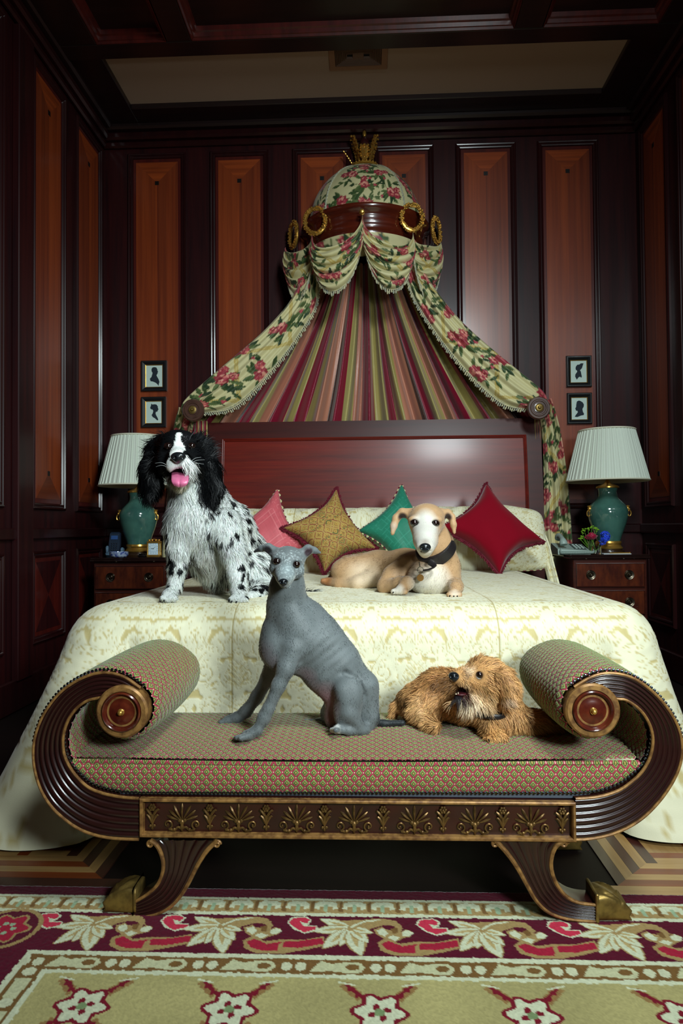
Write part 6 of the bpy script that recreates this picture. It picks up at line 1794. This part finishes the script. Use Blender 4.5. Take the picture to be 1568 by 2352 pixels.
    for q0_, q1_ in (((676, 1540, 1.622), (692, 1522, 1.618)), ((692, 1522, 1.618), (712, 1505, 1.612))): b.cap(P(*q0_), .005, P(*q1_), .003, .008, sub=True)
    V, Fc = b.mesh(.0026)
    N_ = vnormals(V, Fc); ax_ = norm(P(797, 1578, 1.68) - P(700, 1450, 1.68))
    rib = np.clip(1 - np.linalg.norm((V - P(752, 1505, 1.63)) * np.array([1, .5, 1]), axis=1) / .085, 0, 1)
    V = V + N_ * (rib * .0007 * np.sin((V @ ax_) * 2 * PI / .020))[:, None]
    V = V + N_ * ((noise3(V, 38, 71) - .5) * .003)[:, None] * np.clip((1310 - 0 * V[:, :1]) / 1310, 0, 1) * (V[:, 2] < P(0, 1380, 1.65)[2])[:, None]
    C = np.empty_like(V); C[:] = S((98, 104, 105))
    nz_ = noise3(V, 46, 3); C *= (.80 + .42 * nz_)[:, None]
    lg = noise3(V, 14, 8); C *= (.86 + .28 * lg)[:, None]
    blot(C, V, 612, 1500, 1.64, 38, (100, 86, 92), .9, .7); blot(C, V, 640, 1520, 1.64, 30, (120, 92, 96), .9, .6)
    blot(C, V, 750, 1610, 1.66, 62, (146, 108, 112), .8, .9); blot(C, V, 700, 1560, 1.63, 34, (136, 108, 114), .9, .7); blot(C, V, 760, 1655, 1.66, 36, (128, 78, 74), .8, .8)
    for (x, y, r) in ((652, 1322, 20), (660, 1300, 16), (640, 1270, 14), (690, 1318, 14), (672, 1332, 12), (640, 1330, 14)): blot(C, V, x, y, 1.56, r * 1.6, (150, 164, 166), 1, .5)
    fz = noise3(V, 600, 9); k = (fz > .60) & (np.abs(V - P(657, 1310, 1.57)).max(1) < .045); C[k] = C[k] * .55 + np.array(S((186, 198, 198))) * .45
    for (x, y) in ((635.5, 1290), (679.5, 1297)): blot(C, V, x, y, 1.588, 13, (40, 44, 46), .5, .8)
    blot(C, V, 651, 1347, 1.56, 9, (170, 160, 140), .6, .8)
    blot(C, V, 613, 1264, 1.625, 13, (38, 32, 36), .4); blot(C, V, 709, 1268, 1.625, 14, (54, 40, 46), .4)
    blot(C, V, 765, 1676, 1.612, 19, (206, 208, 204), .3); blot(C, V, 543, 1696, 1.595, 10, (206, 204, 204), .4)
    blot(C, V, 900, 1660, 1.69, 50, (30, 34, 36), .3); blot(C, V, 590, 1268, 1.65, 18, (44, 46, 48), .5)
    g = thing('grey_sighthound', 'slender blue-grey sighthound sitting upright on the bench', 'dog', (P(740, 1690, 1.66)[0], 1.66, seat_z(P(740, 1690, 1.66)[0], 1.66)))
    link('body', mesh_np('body', V, Fc, m_short, C), g)
    for (x, y) in ((635.5, 1290), (679.5, 1297)): eye(g, V, x, y, 9.6, .35)
    nose(g, 650.5, 1336, 1.535, 11, 9.5, 10)
    def fl(p, nn):
        f = np.tile(np.array([.45, .15, -1.0]), (len(p), 1)); h_ = p[:, 2] > P(0, 1345, 1.62)[2]
        q = p - P(651, 1335, 1.54); f[h_] = q[h_]; return f
    def ln(Q):
        L = np.full(len(Q), .0055); L[Q[:, 2] > P(0, 1345, 1.62)[2]] = .003
        for (x, y) in ((635.5, 1290), (679.5, 1297)): L[np.linalg.norm(Q - P(x, y, 1.59), axis=1) < .012] = 0
        L[np.linalg.norm(Q - P(651, 1337, 1.54), axis=1) < .013] = 0
        return L
    fur('coat', g, V, Fc, C, 26000, ln, .0007, fl, .16, .1, 21, m_fur, .1, 2, 1.12, nmix=.85)
    for (x, y, d) in ((542, 1699, 1.590), (538, 1697, 1.60)):
        p = P(x, y, d); MB().tube([p, p + np.array([-.006, -.002, -.004])], [.0022, .0008], 6).build('claw', m_claw, g)
    return g
grey_dog()

# ------------------------------------------------------------------ fawn sighthound lying on the bed
def fawn_dog():
    b = Body()
    b.ch([(992, 1312, 2.470, 47), (930, 1304, 2.580, 41), (868, 1304, 2.680, 37), (805, 1312, 2.760, 38)], .03)
    b.ell(992, 1326, 2.415, 58, 44, 50, 0, .03)
    b.ch([(990, 1212, 2.375, 31), (1000, 1250, 2.405, 37), (1008, 1290, 2.440, 44)], .03)
    b.ell(1028, 1316, 2.440, 27, 44, 34, -.1, .025)
    # near-side foreleg: elbow out, paw folded under
    b.ch([(935, 1300, 2.480, 28), (905, 1325, 2.460, 26), (886, 1345, 2.440, 20)], .02)
    b.ch([(886, 1347, 2.430, 17), (918, 1340, 2.375, 15), (935, 1338, 2.345, 15.5)], .014)
    b.ch([(935, 1340, 2.345, 15), (922, 1354, 2.320, 13)], .01)
    for k in range(4): b.ch([(925, 1353, 2.325, 8), (903 + k * 9, 1359, 2.315 - .004 * k, 6.6)], .005)
    # other foreleg pointing at the viewer
    b.ch([(1035, 1340, 2.410, 24), (1046, 1347, 2.340, 16), (1046, 1350, 2.310, 15)], .016)
    b.ch([(1046, 1352, 2.305, 14), (1044, 1360, 2.280, 12)], .01)
    for k in range(4): b.ch([(1044, 1359, 2.285, 8), (1031 + k * 8, 1366 + (k in (1, 2)) * 1, 2.260, 6.6)], .005)
    # haunch and folded hind leg
    b.ell(815, 1313, 2.675, 56, 36, 40, .08, .03)
    b.ch([(862, 1325, 2.615, 24), (820, 1340, 2.600, 15), (780, 1342, 2.640, 12), (752, 1335, 2.680, 9)], .016)
    for k in range(3): b.ch([(760, 1335, 2.675, 7), (741, 1333 + k * 2, 2.670 + k * .012, 5.4)], .005)
    b.ch([(775, 1318, 2.740, 18), (762, 1330, 2.720, 9), (790, 1345, 2.660, 6)], .012)
    # head
    b.ell(979, 1193, 2.345, 42, 37, 44, 0, .016)
    b.ch([(977, 1212, 2.315, 34), (977, 1240, 2.250, 26), (976, 1256, 2.200, 21)], .018)
    b.ch([(977, 1240, 2.290, 24), (976, 1268, 2.225, 14)], .012)
    b.ell(950, 1192, 2.292, 13, 8, 9, -.15, .01); b.ell(1003, 1193, 2.292, 13, 8, 9, .15, .01)
    for (x, y) in ((951.5, 1201), (999.5, 1202)): b.ell(x, y, 2.275, 9.5, 7, 9, 0, .004, sub=True)
    b.ell(977, 1266, 2.170, 17, 1.6, 14, 0, .003, sub=True)
    # ears: out, then hanging
    b.ch([(944, 1180, 2.355, 13), (926, 1178, 2.360, 11)], .01); b.ch([(922, 1176, 2.362, 9), (910, 1190, 2.360, 9), (904, 1208, 2.354, 8), (901, 1225, 2.350, 5)], .007)
    b.ch([(1014, 1180, 2.355, 13), (1026, 1180, 2.360, 10)], .01); b.ch([(1028, 1176, 2.362, 8), (1037, 1188, 2.360, 8), (1041, 1205, 2.356, 7), (1043, 1224, 2.352, 3.5)], .007)
    b.ell(923, 1190, 2.338, 9, 7, 12, .5, .004, sub=True); b.ell(1028, 1191, 2.338, 8, 7, 12, -.5, .004, sub=True)
    V, Fc = b.mesh(.0035)
    C = np.empty_like(V); C[:] = S((176, 140, 102))
    C *= (.88 + .26 * noise3(V, 40, 4))[:, None] * (.92 + .16 * noise3(V, 150, 6))[:, None]
    W_ = (204, 200, 190)
    blot(C, V, 977, 1215, 2.260, 46, W_, .45, .95, (1.25, .7, .8)); blot(C, V, 977, 1250, 2.200, 40, W_, .5, .9)
    blot(C, V, 985, 1345, 2.360, 62, W_, .6, .9); blot(C, V, 960, 1360, 2.370, 40, W_, .6, .7); blot(C, V, 1000, 1320, 2.340, 40, (222, 210, 190), .7, .6)
    blot(C, V, 840, 1335, 2.600, 62, (216, 196, 168), .7, .7); blot(C, V, 912, 1358, 2.310, 22, W_, .5, .8); blot(C, V, 1044, 1366, 2.260, 16, (216, 200, 180), .6, .7)
    blot(C, V, 977, 1243, 2.170, 17, (110, 92, 80), .8, .7)
    for (x, y) in ((951.5, 1201), (999.5, 1202)): blot(C, V, x, y, 2.285, 12.5, (52, 46, 44), .45, .95)
    blot(C, V, 924, 1188, 2.345, 13, (52, 40, 36), .4); blot(C, V, 1028, 1188, 2.345, 12, (58, 44, 38), .4)
    blot(C, V, 750, 1334, 2.670, 22, (150, 92, 48), .5, .8); blot(C, V, 768, 1312, 2.730, 18, (84, 70, 62), .6, .7)
    blot(C, V, 903, 1210, 2.345, 14, (196, 178, 164), .8, .6)
    g = thing('fawn_sighthound', 'fawn sighthound with white face lying on the bed in a black collar', 'dog', (P(950, 1362, 2.490)[0], 2.490, BZ))
    link('body', mesh_np('body', V, Fc, m_short, C), g)
    for (x, y) in ((951.5, 1201), (999.5, 1202)): eye(g, V, x, y, 10.4, .35)
    nose(g, 976, 1257, 2.172, 13.5, 12.5, 11)
    def fl(p, nn):
        f = np.tile(np.array([-.5, .5, -.7]), (len(p), 1)); h_ = p[:, 2] > P(0, 1290, 2.340)[2]
        q = p - P(976, 1262, 2.170); f[h_] = q[h_]; return f
    def ln(Q):
        L = np.full(len(Q), .007); L[Q[:, 2] > P(0, 1285, 2.340)[2]] = .0035
        L[np.linalg.norm(Q - P(990, 1340, 2.340), axis=1) < .07] = .011
        for (x, y) in ((951.5, 1201), (999.5, 1202)): L[np.linalg.norm(Q - P(x, y, 2.285), axis=1) < .016] = 0
        L[np.linalg.norm(Q - P(976, 1258, 2.175), axis=1) < .02] = 0
        return L
    fur('coat', g, V, Fc, C, 26000, ln, .0009, fl, .16, .1, 22, m_fur, .1, 2, 1.1, nmix=.85)
    # broad leather collar
    a0, a1 = P(993, 1228, 2.385), P(1006, 1288, 2.435); ax = norm(a1 - a0); c0 = P(1000, 1262, 2.408)
    t = norm(np.array([.32, -.18, -.93])); R = .060; hw = .021
    col = MB(); 
    col.lathe([(R + .006, -hw), (R + .010, -hw + .002), (R + .011, 0), (R + .010, hw - .002), (R + .006, hw), (R - .006, hw), (R - .006, -hw), (R + .006, -hw)], c0, norm(ax + np.array([.30, .1, .1])), 48, cap=False)
    cb_ = col.build('collar', M('black leather collar', S((30, 26, 28)), .42, bump=(160, .2)), g)
    st = crom([P(985, 1290, 2.330), P(998, 1300, 2.320), P(985, 1308, 2.315), P(972, 1310, 2.320)], 14)
    MB().tube(st, .011, 8, flat=.28).build('collar_strap', M('black leather collar'), cb_)
    bk = [P(952, 1282, 2.325), P(962, 1292, 2.315)]
    a = np.linspace(0, 2 * PI, 20, endpoint=False)
    q_ = P(965, 1310, 2.325); MB().tube(np.stack([q_[0] + .010 * np.cos(a), 0 * a + q_[1], q_[2] + .011 * np.sin(a)], 1), .0016, 6, closed=True).tube([P(962, 1290, 2.325), P(964, 1303, 2.325)], .002, 6).build('tag_ring', M('steel ring', S((180, 180, 176)), .2, 1.0), cb_)
    q_ = P(965, 1327, 2.323); MB().lathe([(0, -.0012), (.011, -.0012), (.0118, 0), (.011, .0012), (0, .0012)], q_, (0.2, 1, 0), 24).build('name_disc', M('brass tag', S((176, 128, 70)), .35, .8), cb_)
    for (x, y, d) in ((903, 1362, 2.305), (1033, 1370, 2.252), (1042, 1371, 2.252), (1050, 1371, 2.252)):
        p = P(x, y - 2, d); MB().tube([p, p + np.array([-.002, -.006, -.004])], [.0026, .001], 6).build('claw', m_claw, g)
    return g
fawn_dog()
# ------------------------------------------------------------------ springer-type spaniel sitting on the bed
def spaniel():
    b = Body()
    b.ch([(440, 1150, 2.285, 50), (448, 1205, 2.290, 58), (480, 1235, 2.360, 62), (535, 1275, 2.460, 60), (568, 1312, 2.520, 58)], .03)
    b.ell(440, 1195, 2.250, 54, 66, 50, 0, .03)
    b.ch([(425, 1075, 2.250, 44), (440, 1120, 2.275, 50)], .03)
    b.ch([(492, 1150, 2.340, 34), (532, 1205, 2.400, 44), (560, 1262, 2.480, 46)], .03)
    # forelegs
    b.ch([(412, 1215, 2.230, 34), (408, 1262, 2.215, 24), (406, 1310, 2.205, 18.5), (402, 1345, 2.195, 18)], .02)
    b.ch([(400, 1352, 2.190, 17), (388, 1368, 2.160, 16)], .012)
    for k in range(4): b.ch([(392, 1367, 2.165, 9), (374 + k * 9, 1374 + (k in (1, 2)) * 1, 2.135, 7.5)], .006)
    b.ch([(515, 1205, 2.260, 40), (536, 1268, 2.230, 27), (546, 1320, 2.210, 21), (549, 1350, 2.200, 19)], .022)
    b.ch([(549, 1355, 2.195, 19), (548, 1370, 2.165, 17)], .012)
    for k in range(4): b.ch([(548, 1370, 2.165, 9), (531 + k * 11, 1377 + (k in (1, 2)) * 1, 2.140, 8)], .006)
    # hindquarters
    b.ell(585, 1318, 2.460, 52, 52, 50, .2, .03)
    b.ch([(600, 1345, 2.420, 28), (590, 1368, 2.320, 15), (575, 1372, 2.280, 14)], .02)
    b.ch([(470, 1270, 2.310, 46), (500, 1310, 2.380, 38)], .03)
    b.ch([(625, 1348, 2.480, 22), (665, 1362, 2.460, 9), (735, 1362, 2.460, 4)], .014)
    # head
    b.ell(412, 1027, 2.225, 47, 36, 54, 0, .02)
    b.ell(412, 1012, 2.200, 36, 22, 40, 0, .02)
    b.ch([(411, 1050, 2.180, 30), (410, 1056, 2.110, 26)], .016)
    b.ell(396, 1069, 2.095, 15, 17, 18, .15, .01); b.ell(426, 1069, 2.095, 15, 17, 18, -.15, .01)
    b.ell(382, 1060, 2.180, 22, 32, 30, 0, .02); b.ell(440, 1060, 2.180, 22, 32, 30, 0, .02)
    b.ch([(412, 1090, 2.200, 30), (412, 1103, 2.140, 20), (412, 1108, 2.115, 16)], .014)
    b.ell(412, 1087, 2.080, 22, 12, 42, 0, .006, sub=True)
    for (x, y) in ((386.5, 1025), (440.5, 1025)): b.ell(x, y, 2.158, 9, 7, 10, 0, .004, sub=True)
    b.ell(386, 1014, 2.170, 13, 7, 9, .1, .01); b.ell(440, 1014, 2.170, 13, 7, 9, -.1, .01)
    # hanging ears
    b.ch([(372, 1012, 2.250, 16), (358, 1035, 2.240, 22), (348, 1075, 2.235, 27), (346, 1112, 2.230, 24), (348, 1130, 2.225, 16)], .012, 1.9)
    b.ch([(452, 1012, 2.250, 16), (466, 1035, 2.240, 22), (480, 1080, 2.235, 26), (486, 1118, 2.230, 24), (488, 1140, 2.225, 16)], .012, 1.9)
    V, Fc = b.mesh(.0046)
    pp = proj(V)
    WH, BK = (206, 210, 206), (10, 11, 13)
    C = np.empty_like(V); C[:] = S(WH)
    C *= (.80 + .3 * noise3(V, 26, 4))[:, None]
    rg = random.Random(12)
    # black ticking, scattered over the white coat
    i0 = rg.sample(range(len(V)), 560)
    for i in i0:
        c = V[i]
        if c[2] > P(0, 1120, 2.260)[2]: continue
        if abs(c[0] - P(440, 1200, 2.260)[0]) < .06 and c[1] < 2.260 and c[2] > P(0, 1270, 2.260)[2]: continue
        R = rg.uniform(.0045, .0115)
        q = np.linalg.norm((V - c) * np.array([1, .8, .8]), axis=1); C[q < R] = S(BK)
    # grey patches underneath and on the haunch
    for (x, y, d, r, cl, am) in ((470, 1290, 2.260, 46, (150, 146, 134), .6), (640, 1355, 2.460, 40, (40, 44, 46), .8), (600, 1290, 2.480, 30, (150, 154, 156), .5), (440, 1150, 2.230, 26, (176, 170, 150), .6), (700, 1362, 2.460, 50, (26, 28, 30), .9), (575, 1245, 2.510, 26, (24, 26, 28), .7), (590, 1345, 2.420, 22, (60, 62, 64), .6)): blot(C, V, x, y, d, r, cl, .7, am)
    # head: black with a white blaze
    hz = P(412, 1118, 2.180)[2]; hd = np.linalg.norm((V - P(412, 1045, 2.210)) * np.array([1, .8, .9]), axis=1) < .118
    ears = (V[:, 2] > P(0, 1160, 2.230)[2]) & (np.abs(V[:, 0] - P(415, 1100, 2.230)[0]) > .058) & (V[:, 1] < 2.275) & (np.abs(pp[:, 0] - 415) < 102) & (pp[:, 1] < 1158)
    C[(hd & (V[:, 2] > P(0, 1100, 2.210)[2])) | ears] = S(BK)
    for (x, y, d, r) in ((412, 1000, 2.160, 7), (412, 1008, 2.160, 7), (411, 1016, 2.160, 8), (411, 1024, 2.150, 10), (410, 1032, 2.140, 14), (408, 1038, 2.110, 17), (396, 1066, 2.080, 17), (428, 1064, 2.080, 17), (392, 1076, 2.085, 12), (430, 1074, 2.085, 12), (430, 1054, 2.080, 12)):
        c = P(x, y, d); R = rpx(r, d); q = np.linalg.norm((V - c) * np.array([1, .35, 1]), axis=1); C[(q < R) & (V[:, 1] < 2.200)] = S((224, 226, 222))
    c = P(412, 1113, 2.120); C[np.linalg.norm((V - c) * np.array([.7, .6, 1.2]), axis=1) < .022] = S((206, 200, 180))
    blot(C, V, 412, 1088, 2.120, 26, (30, 10, 12), .1)
    g = thing('spaniel', 'black and white spaniel sitting on the bed with its tongue out', 'dog', (P(480, 1382, 2.310)[0], 2.310, BZ))
    link('body', mesh_np('body', V, Fc, m_under, C), g)
    for (x, y) in ((386.5, 1025), (440.5, 1025)): eye(g, V, x, y, 9.2, -.18)
    nose(g, 409.5, 1049, 2.063, 18, 14, 14)
    # tongue
    n, m_ = 24, 14; G = np.zeros((n, m_, 3))
    for i in range(n):
        t = i / (n - 1)
        py = 1085 + 31 * t; d = 2.135 - .092 * math.sin(t * PI * .62) ; w = 19.5 * (math.sqrt(max(1 - max(0, t - .55) ** 2 / .2035, 0)) if t > .55 else 1)
        for j in range(m_):
            s_ = 2 * j / (m_ - 1) - 1
            p = P(412.5 + w * s_, py, d); p[1] += .006 * s_ * s_ + .004 * math.exp(-(s_ / .15) ** 2) ; G[i, j] = p
    grid('tongue', G, M('pink tongue', S((214, 108, 148)), .35, coat=.4, coatr=.2, bump=(200, .2)), g, thick=-.005)
    blk = C.mean(1) < .05
    cen = P(440, 1180, 2.310)
    def flow(p, nn):
        f = np.tile(np.array([0, 0, -1.0]), (len(p), 1))
        hp = P(410, 1045, 2.080); dh = p - hp; near = np.linalg.norm(p - P(412, 1045, 2.210), axis=1) < .10
        f[near] = dh[near] / np.linalg.norm(dh[near], axis=1, keepdims=True)
        back = (p[:, 1] > 2.340); f[back] = np.array([.35, .5, -.8])
        sw = np.sin(p[:, 2] * 60 + p[:, 0] * 30); f[:, 0] += .35 * sw
        return f
    def length(Q):
        L = np.full(len(Q), .022)
        ch_ = np.linalg.norm((Q - P(440, 1195, 2.240)) / np.array([.09, .12, .13]), axis=1) < 1; L[ch_] = .034
        head = np.linalg.norm(Q - P(412, 1040, 2.190), axis=1) < .088; L[head] = .009
        muz = np.linalg.norm(Q - P(411, 1066, 2.090), axis=1) < .062; L[muz] = .005
        face = (np.linalg.norm(Q - P(412, 1050, 2.120), axis=1) < .05); L[face] = .0045
        legs = (Q[:, 2] < P(0, 1300, 2.210)[2]) & (Q[:, 1] < 2.280); L[legs] = .013
        pw = Q[:, 2] < BZ + .03; L[pw] = .008
        bel = np.linalg.norm(Q - P(485, 1300, 2.340), axis=1) < .085; L[bel] = .045
        rum = (Q[:, 0] > P(585, 0, 2.460)[0]) & (Q[:, 1] > 2.340); L[rum] = .042
        for (x, y) in ((386.5, 1025), (440.5, 1025)):
            L[np.linalg.norm(Q - P(x, y, 2.165), axis=1) < .023] = 0
        L[np.linalg.norm(Q - P(412, 1088, 2.110), axis=1) < .03] = 0
        L[np.linalg.norm(Q - P(412, 1024, 2.16), axis=1) < .042] = np.minimum(L[np.linalg.norm(Q - P(412, 1024, 2.16), axis=1) < .042], .005)
        L[(np.abs(proj(Q)[:, 1] - 1049) < 13) & (np.abs(proj(Q)[:, 0] - 409.5) < 17) & (Q[:, 1] < 2.110)] = 0
        return L
    earm = lambda Q: ((np.abs(Q[:, 0] - P(415, 1080, 2.230)[0]) > .052) & (Q[:, 2] > P(0, 1165, 2.230)[2]) & (Q[:, 1] < 2.275) & (np.abs(proj(Q)[:, 0] - 415) < 105)).astype(float)
    fur('coat', g, V, Fc, C, 46000, length, .0012, flow, .32, .5, 1, m_fur, .25, 3, mask=lambda Q: 1 - earm(Q) * .9)
    fur('ear_feathering', g, V, Fc, C, 8000, lambda Q: np.full(len(Q), .052), .0013, flow, .18, .8, 2, m_furb, .55, 5, 1.0, mask=earm)
    wb2 = MB()
    for (x0, y0, x1, y1) in ((432, 1068, 470, 1056), (433, 1072, 468, 1066), (386, 1070, 356, 1064), (386, 1074, 358, 1072), (434, 1064, 462, 1050)):
        p0, p1 = P(x0, y0, 2.080), P(x1, y1, 2.090); wb2.tube(crom([p0, (p0 + p1) / 2 + np.array([0, 0, .006]), p1], 8), np.linspace(.0006, .0002, 8), 4)
    wb2.build('whiskers', M('white whisker', S((200, 204, 204)), .4), g, kind='stuff')
    for (x, y, d) in ((368, 1380, 2.130), (377, 1381, 2.125), (532, 1383, 2.130), (543, 1384, 2.130)):
        p = P(x, y - 2, d); MB().tube([p, p + np.array([0, -.006, -.004])], [.003, .001], 6).build('claw', m_claw, g)
    return g
spaniel()

# ------------------------------------------------------------------ tan terrier lying on the bench
def terrier():
    b = Body()
    b.ch([(1125, 1625, 1.690, 48), (1070, 1600, 1.720, 52), (1010, 1592, 1.745, 50), (962, 1610, 1.755, 44)], .025)
    b.ell(972, 1626, 1.705, 36, 40, 26, .2, .02)
    b.ch([(975, 1645, 1.685, 22), (985, 1662, 1.665, 13), (1000, 1667, 1.645, 12)], .014)
    b.ch([(925, 1600, 1.770, 14), (912, 1622, 1.770, 10), (902, 1640, 1.765, 6)], .012)
    b.ch([(1140, 1595, 1.675, 50), (1150, 1640, 1.680, 46)], .025)
    b.ch([(1135, 1650, 1.655, 34), (1130, 1678, 1.630, 24)], .02)
    b.ch([(1128, 1682, 1.630, 18), (1142, 1692, 1.605, 15)], .012)
    for k in range(4): b.ch([(1140, 1692, 1.610, 9), (1122 + k * 12, 1699 - abs(k - 1.5) * 1.5, 1.596, 7.5)], .006)
    b.ch([(1180, 1645, 1.670, 34), (1225, 1660, 1.665, 24), (1275, 1672, 1.660, 15)], .02)
    # head turned up to the left
    b.ell(1124, 1562, 1.645, 52, 46, 46, .15, .02)
    b.ell(1110, 1532, 1.635, 34, 22, 32, .2, .016)
    b.ch([(1095, 1560, 1.630, 30), (1062, 1557, 1.608, 18), (1050, 1556, 1.600, 14)], .016)
    b.ch([(1110, 1598, 1.640, 32), (1075, 1606, 1.618, 17), (1050, 1604, 1.605, 9)], .014)
    b.ell(1050, 1588, 1.595, 24, 9, 26, -.1, .006, sub=True)
    b.ell(1101, 1551, 1.593, 8, 7, 9, 0, .004, sub=True)
    b.ch([(1148, 1548, 1.602, 12), (1162, 1575, 1.596, 16), (1166, 1605, 1.596, 15), (1160, 1622, 1.596, 9)], .008, 1.6)
    V, Fc = b.mesh(.0036)
    C = np.empty_like(V); C[:] = S((176, 132, 84))
    C *= (.78 + .42 * noise3(V, 60, 4))[:, None]
    blot(C, V, 1000, 1560, 1.690, 70, (138, 88, 44), .8, .7); blot(C, V, 965, 1640, 1.670, 44, (198, 156, 106), .7, .8)
    blot(C, V, 1100, 1625, 1.600, 48, (196, 172, 136), .8, .8); blot(C, V, 1062, 1600, 1.590, 36, (170, 160, 140), .8, .8); blot(C, V, 1085, 1615, 1.590, 30, (204, 190, 164), .8, .6)
    blot(C, V, 1165, 1612, 1.580, 20, (170, 160, 150), .9, .55); blot(C, V, 1150, 1560, 1.590, 20, (110, 72, 44), .8, .5)
    blot(C, V, 1078, 1535, 1.600, 20, (206, 190, 164), .8, .6); blot(C, V, 1068, 1552, 1.595, 14, (90, 74, 60), .8, .7)
    blot(C, V, 1101, 1552, 1.595, 14, (60, 40, 30), .5, .8); blot(C, V, 1140, 1690, 1.605, 34, (190, 140, 82), .7, .7); blot(C, V, 1230, 1655, 1.640, 60, (184, 138, 84), .7, .6)
    blot(C, V, 1052, 1588, 1.605, 22, (46, 14, 16), .15); blot(C, V, 1052, 1604, 1.598, 12, (26, 26, 30), .5, .9)
    g = thing('terrier', 'rough-coated tan terrier lying on the bench looking back', 'dog', (P(1060, 1690, 1.700)[0], 1.700, seat_z(P(1060, 1690, 1.700)[0], 1.700)))
    link('body', mesh_np('body', V, Fc, m_under, C), g)
    eye(g, V, 1101, 1551, 9.0, .3, (-.10, -.22))
    nose(g, 1042, 1553, 1.585, 12.5, 12, 12, .1)
    nb_ = P(1043, 1556, 1.590); hc = P(1120, 1560, 1.640)
    def flow(p, nn):
        hd = np.linalg.norm(p - hc, axis=1) < .095
        f = np.tile(np.array([-.75, .1, -.55]), (len(p), 1))
        q = p - nb_; q = q / np.linalg.norm(q, axis=1, keepdims=True); q[:, 2] -= .35
        f[hd] = q[hd]
        ch_ = (~hd) & (p[:, 0] > P(1080, 0, 1.650)[0]); f[ch_] = np.array([.25, -.2, -1.0])
        lg = (~hd) & (p[:, 0] > P(1190, 0, 1.650)[0]); f[lg] = np.array([.9, -.1, -.45])
        return f
    def length(Q):
        L = np.full(len(Q), .013)
        hd = np.linalg.norm(Q - hc, axis=1) < .085; L[hd] = .026
        L[np.linalg.norm(Q - P(1105, 1520, 1.630), axis=1) < .03] = .024
        L[np.linalg.norm(Q - P(1080, 1615, 1.615), axis=1) < .042] = .036
        L[np.linalg.norm(Q - P(1165, 1605, 1.590), axis=1) < .03] = .022
        L[(Q[:, 0] > P(1090, 0, 1.650)[0]) & (Q[:, 2] < P(0, 1630, 1.650)[2])] = .024
        L[np.linalg.norm(Q - P(1060, 1556, 1.600), axis=1) < .022] = .009
        L[np.linalg.norm(Q - P(1138, 1692, 1.605), axis=1) < .035] = .010
        L[np.linalg.norm(Q - P(1092, 1552, 1.595), axis=1) < .030] = .006
        L[np.linalg.norm(Q - P(1101, 1551, 1.597), axis=1) < .0165] = 0
        L[np.linalg.norm(Q - P(1044, 1554, 1.587), axis=1) < .015] = 0
        L[np.linalg.norm(Q - P(1048, 1588, 1.602), axis=1) < .017] = 0
        L[(Q[:, 0] < P(985, 0, 1.710)[0]) & (Q[:, 2] < P(0, 1615, 1.710)[2])] = .020
        return L
    fur('coat', g, V, Fc, C, 50000, length, .0009, flow, .55, .35, 5, m_fur, .3, 3, tipc=1.45, clump=1.5, nmix=.5, jl=.45, jh=1.6)
    # mouth: teeth and tongue
    tb = MB()
    for (x, y, hh) in ((1047, 1595, .003), (1052, 1595, .0055), (1058, 1596, .003)): 
        p = P(x, y, 1.598); tb.tube([p, p + np.array([0, 0, hh])], [.0018, .0007], 6)
    tb.build('teeth', M('ivory tooth', S((214, 200, 170)), .3), g, kind='stuff')
    MB().ball(P(1058, 1594, 1.605), (.014, .012, .004), 12, 8).build('tongue', M('dark red mouth', S((70, 18, 24)), .5), g)
    c0 = P(1130, 1640, 1.635)
    MB().tube(crom([P(1095, 1640, 1.630), P(1125, 1646, 1.613), P(1150, 1646, 1.615), P(1172, 1636, 1.630)], 14), .007, 8, flat=.4).build('collar', M('black leather collar'), g)
    for (x, y) in ((1122, 1701), (1133, 1703), (1145, 1703), (1157, 1700)):
        p = P(x, y - 3, 1.592); MB().tube([p, p + np.array([0, -.006, -.005])], [.0028, .001], 6).build('claw', m_claw, g)
    for (x, y) in ((995, 1671), (1004, 1671)):
        p = P(x, y - 3, 1.637); MB().tube([p, p + np.array([.002, -.006, -.004])], [.0026, .001], 6).build('claw', m_claw, g)
    return g
terrier()
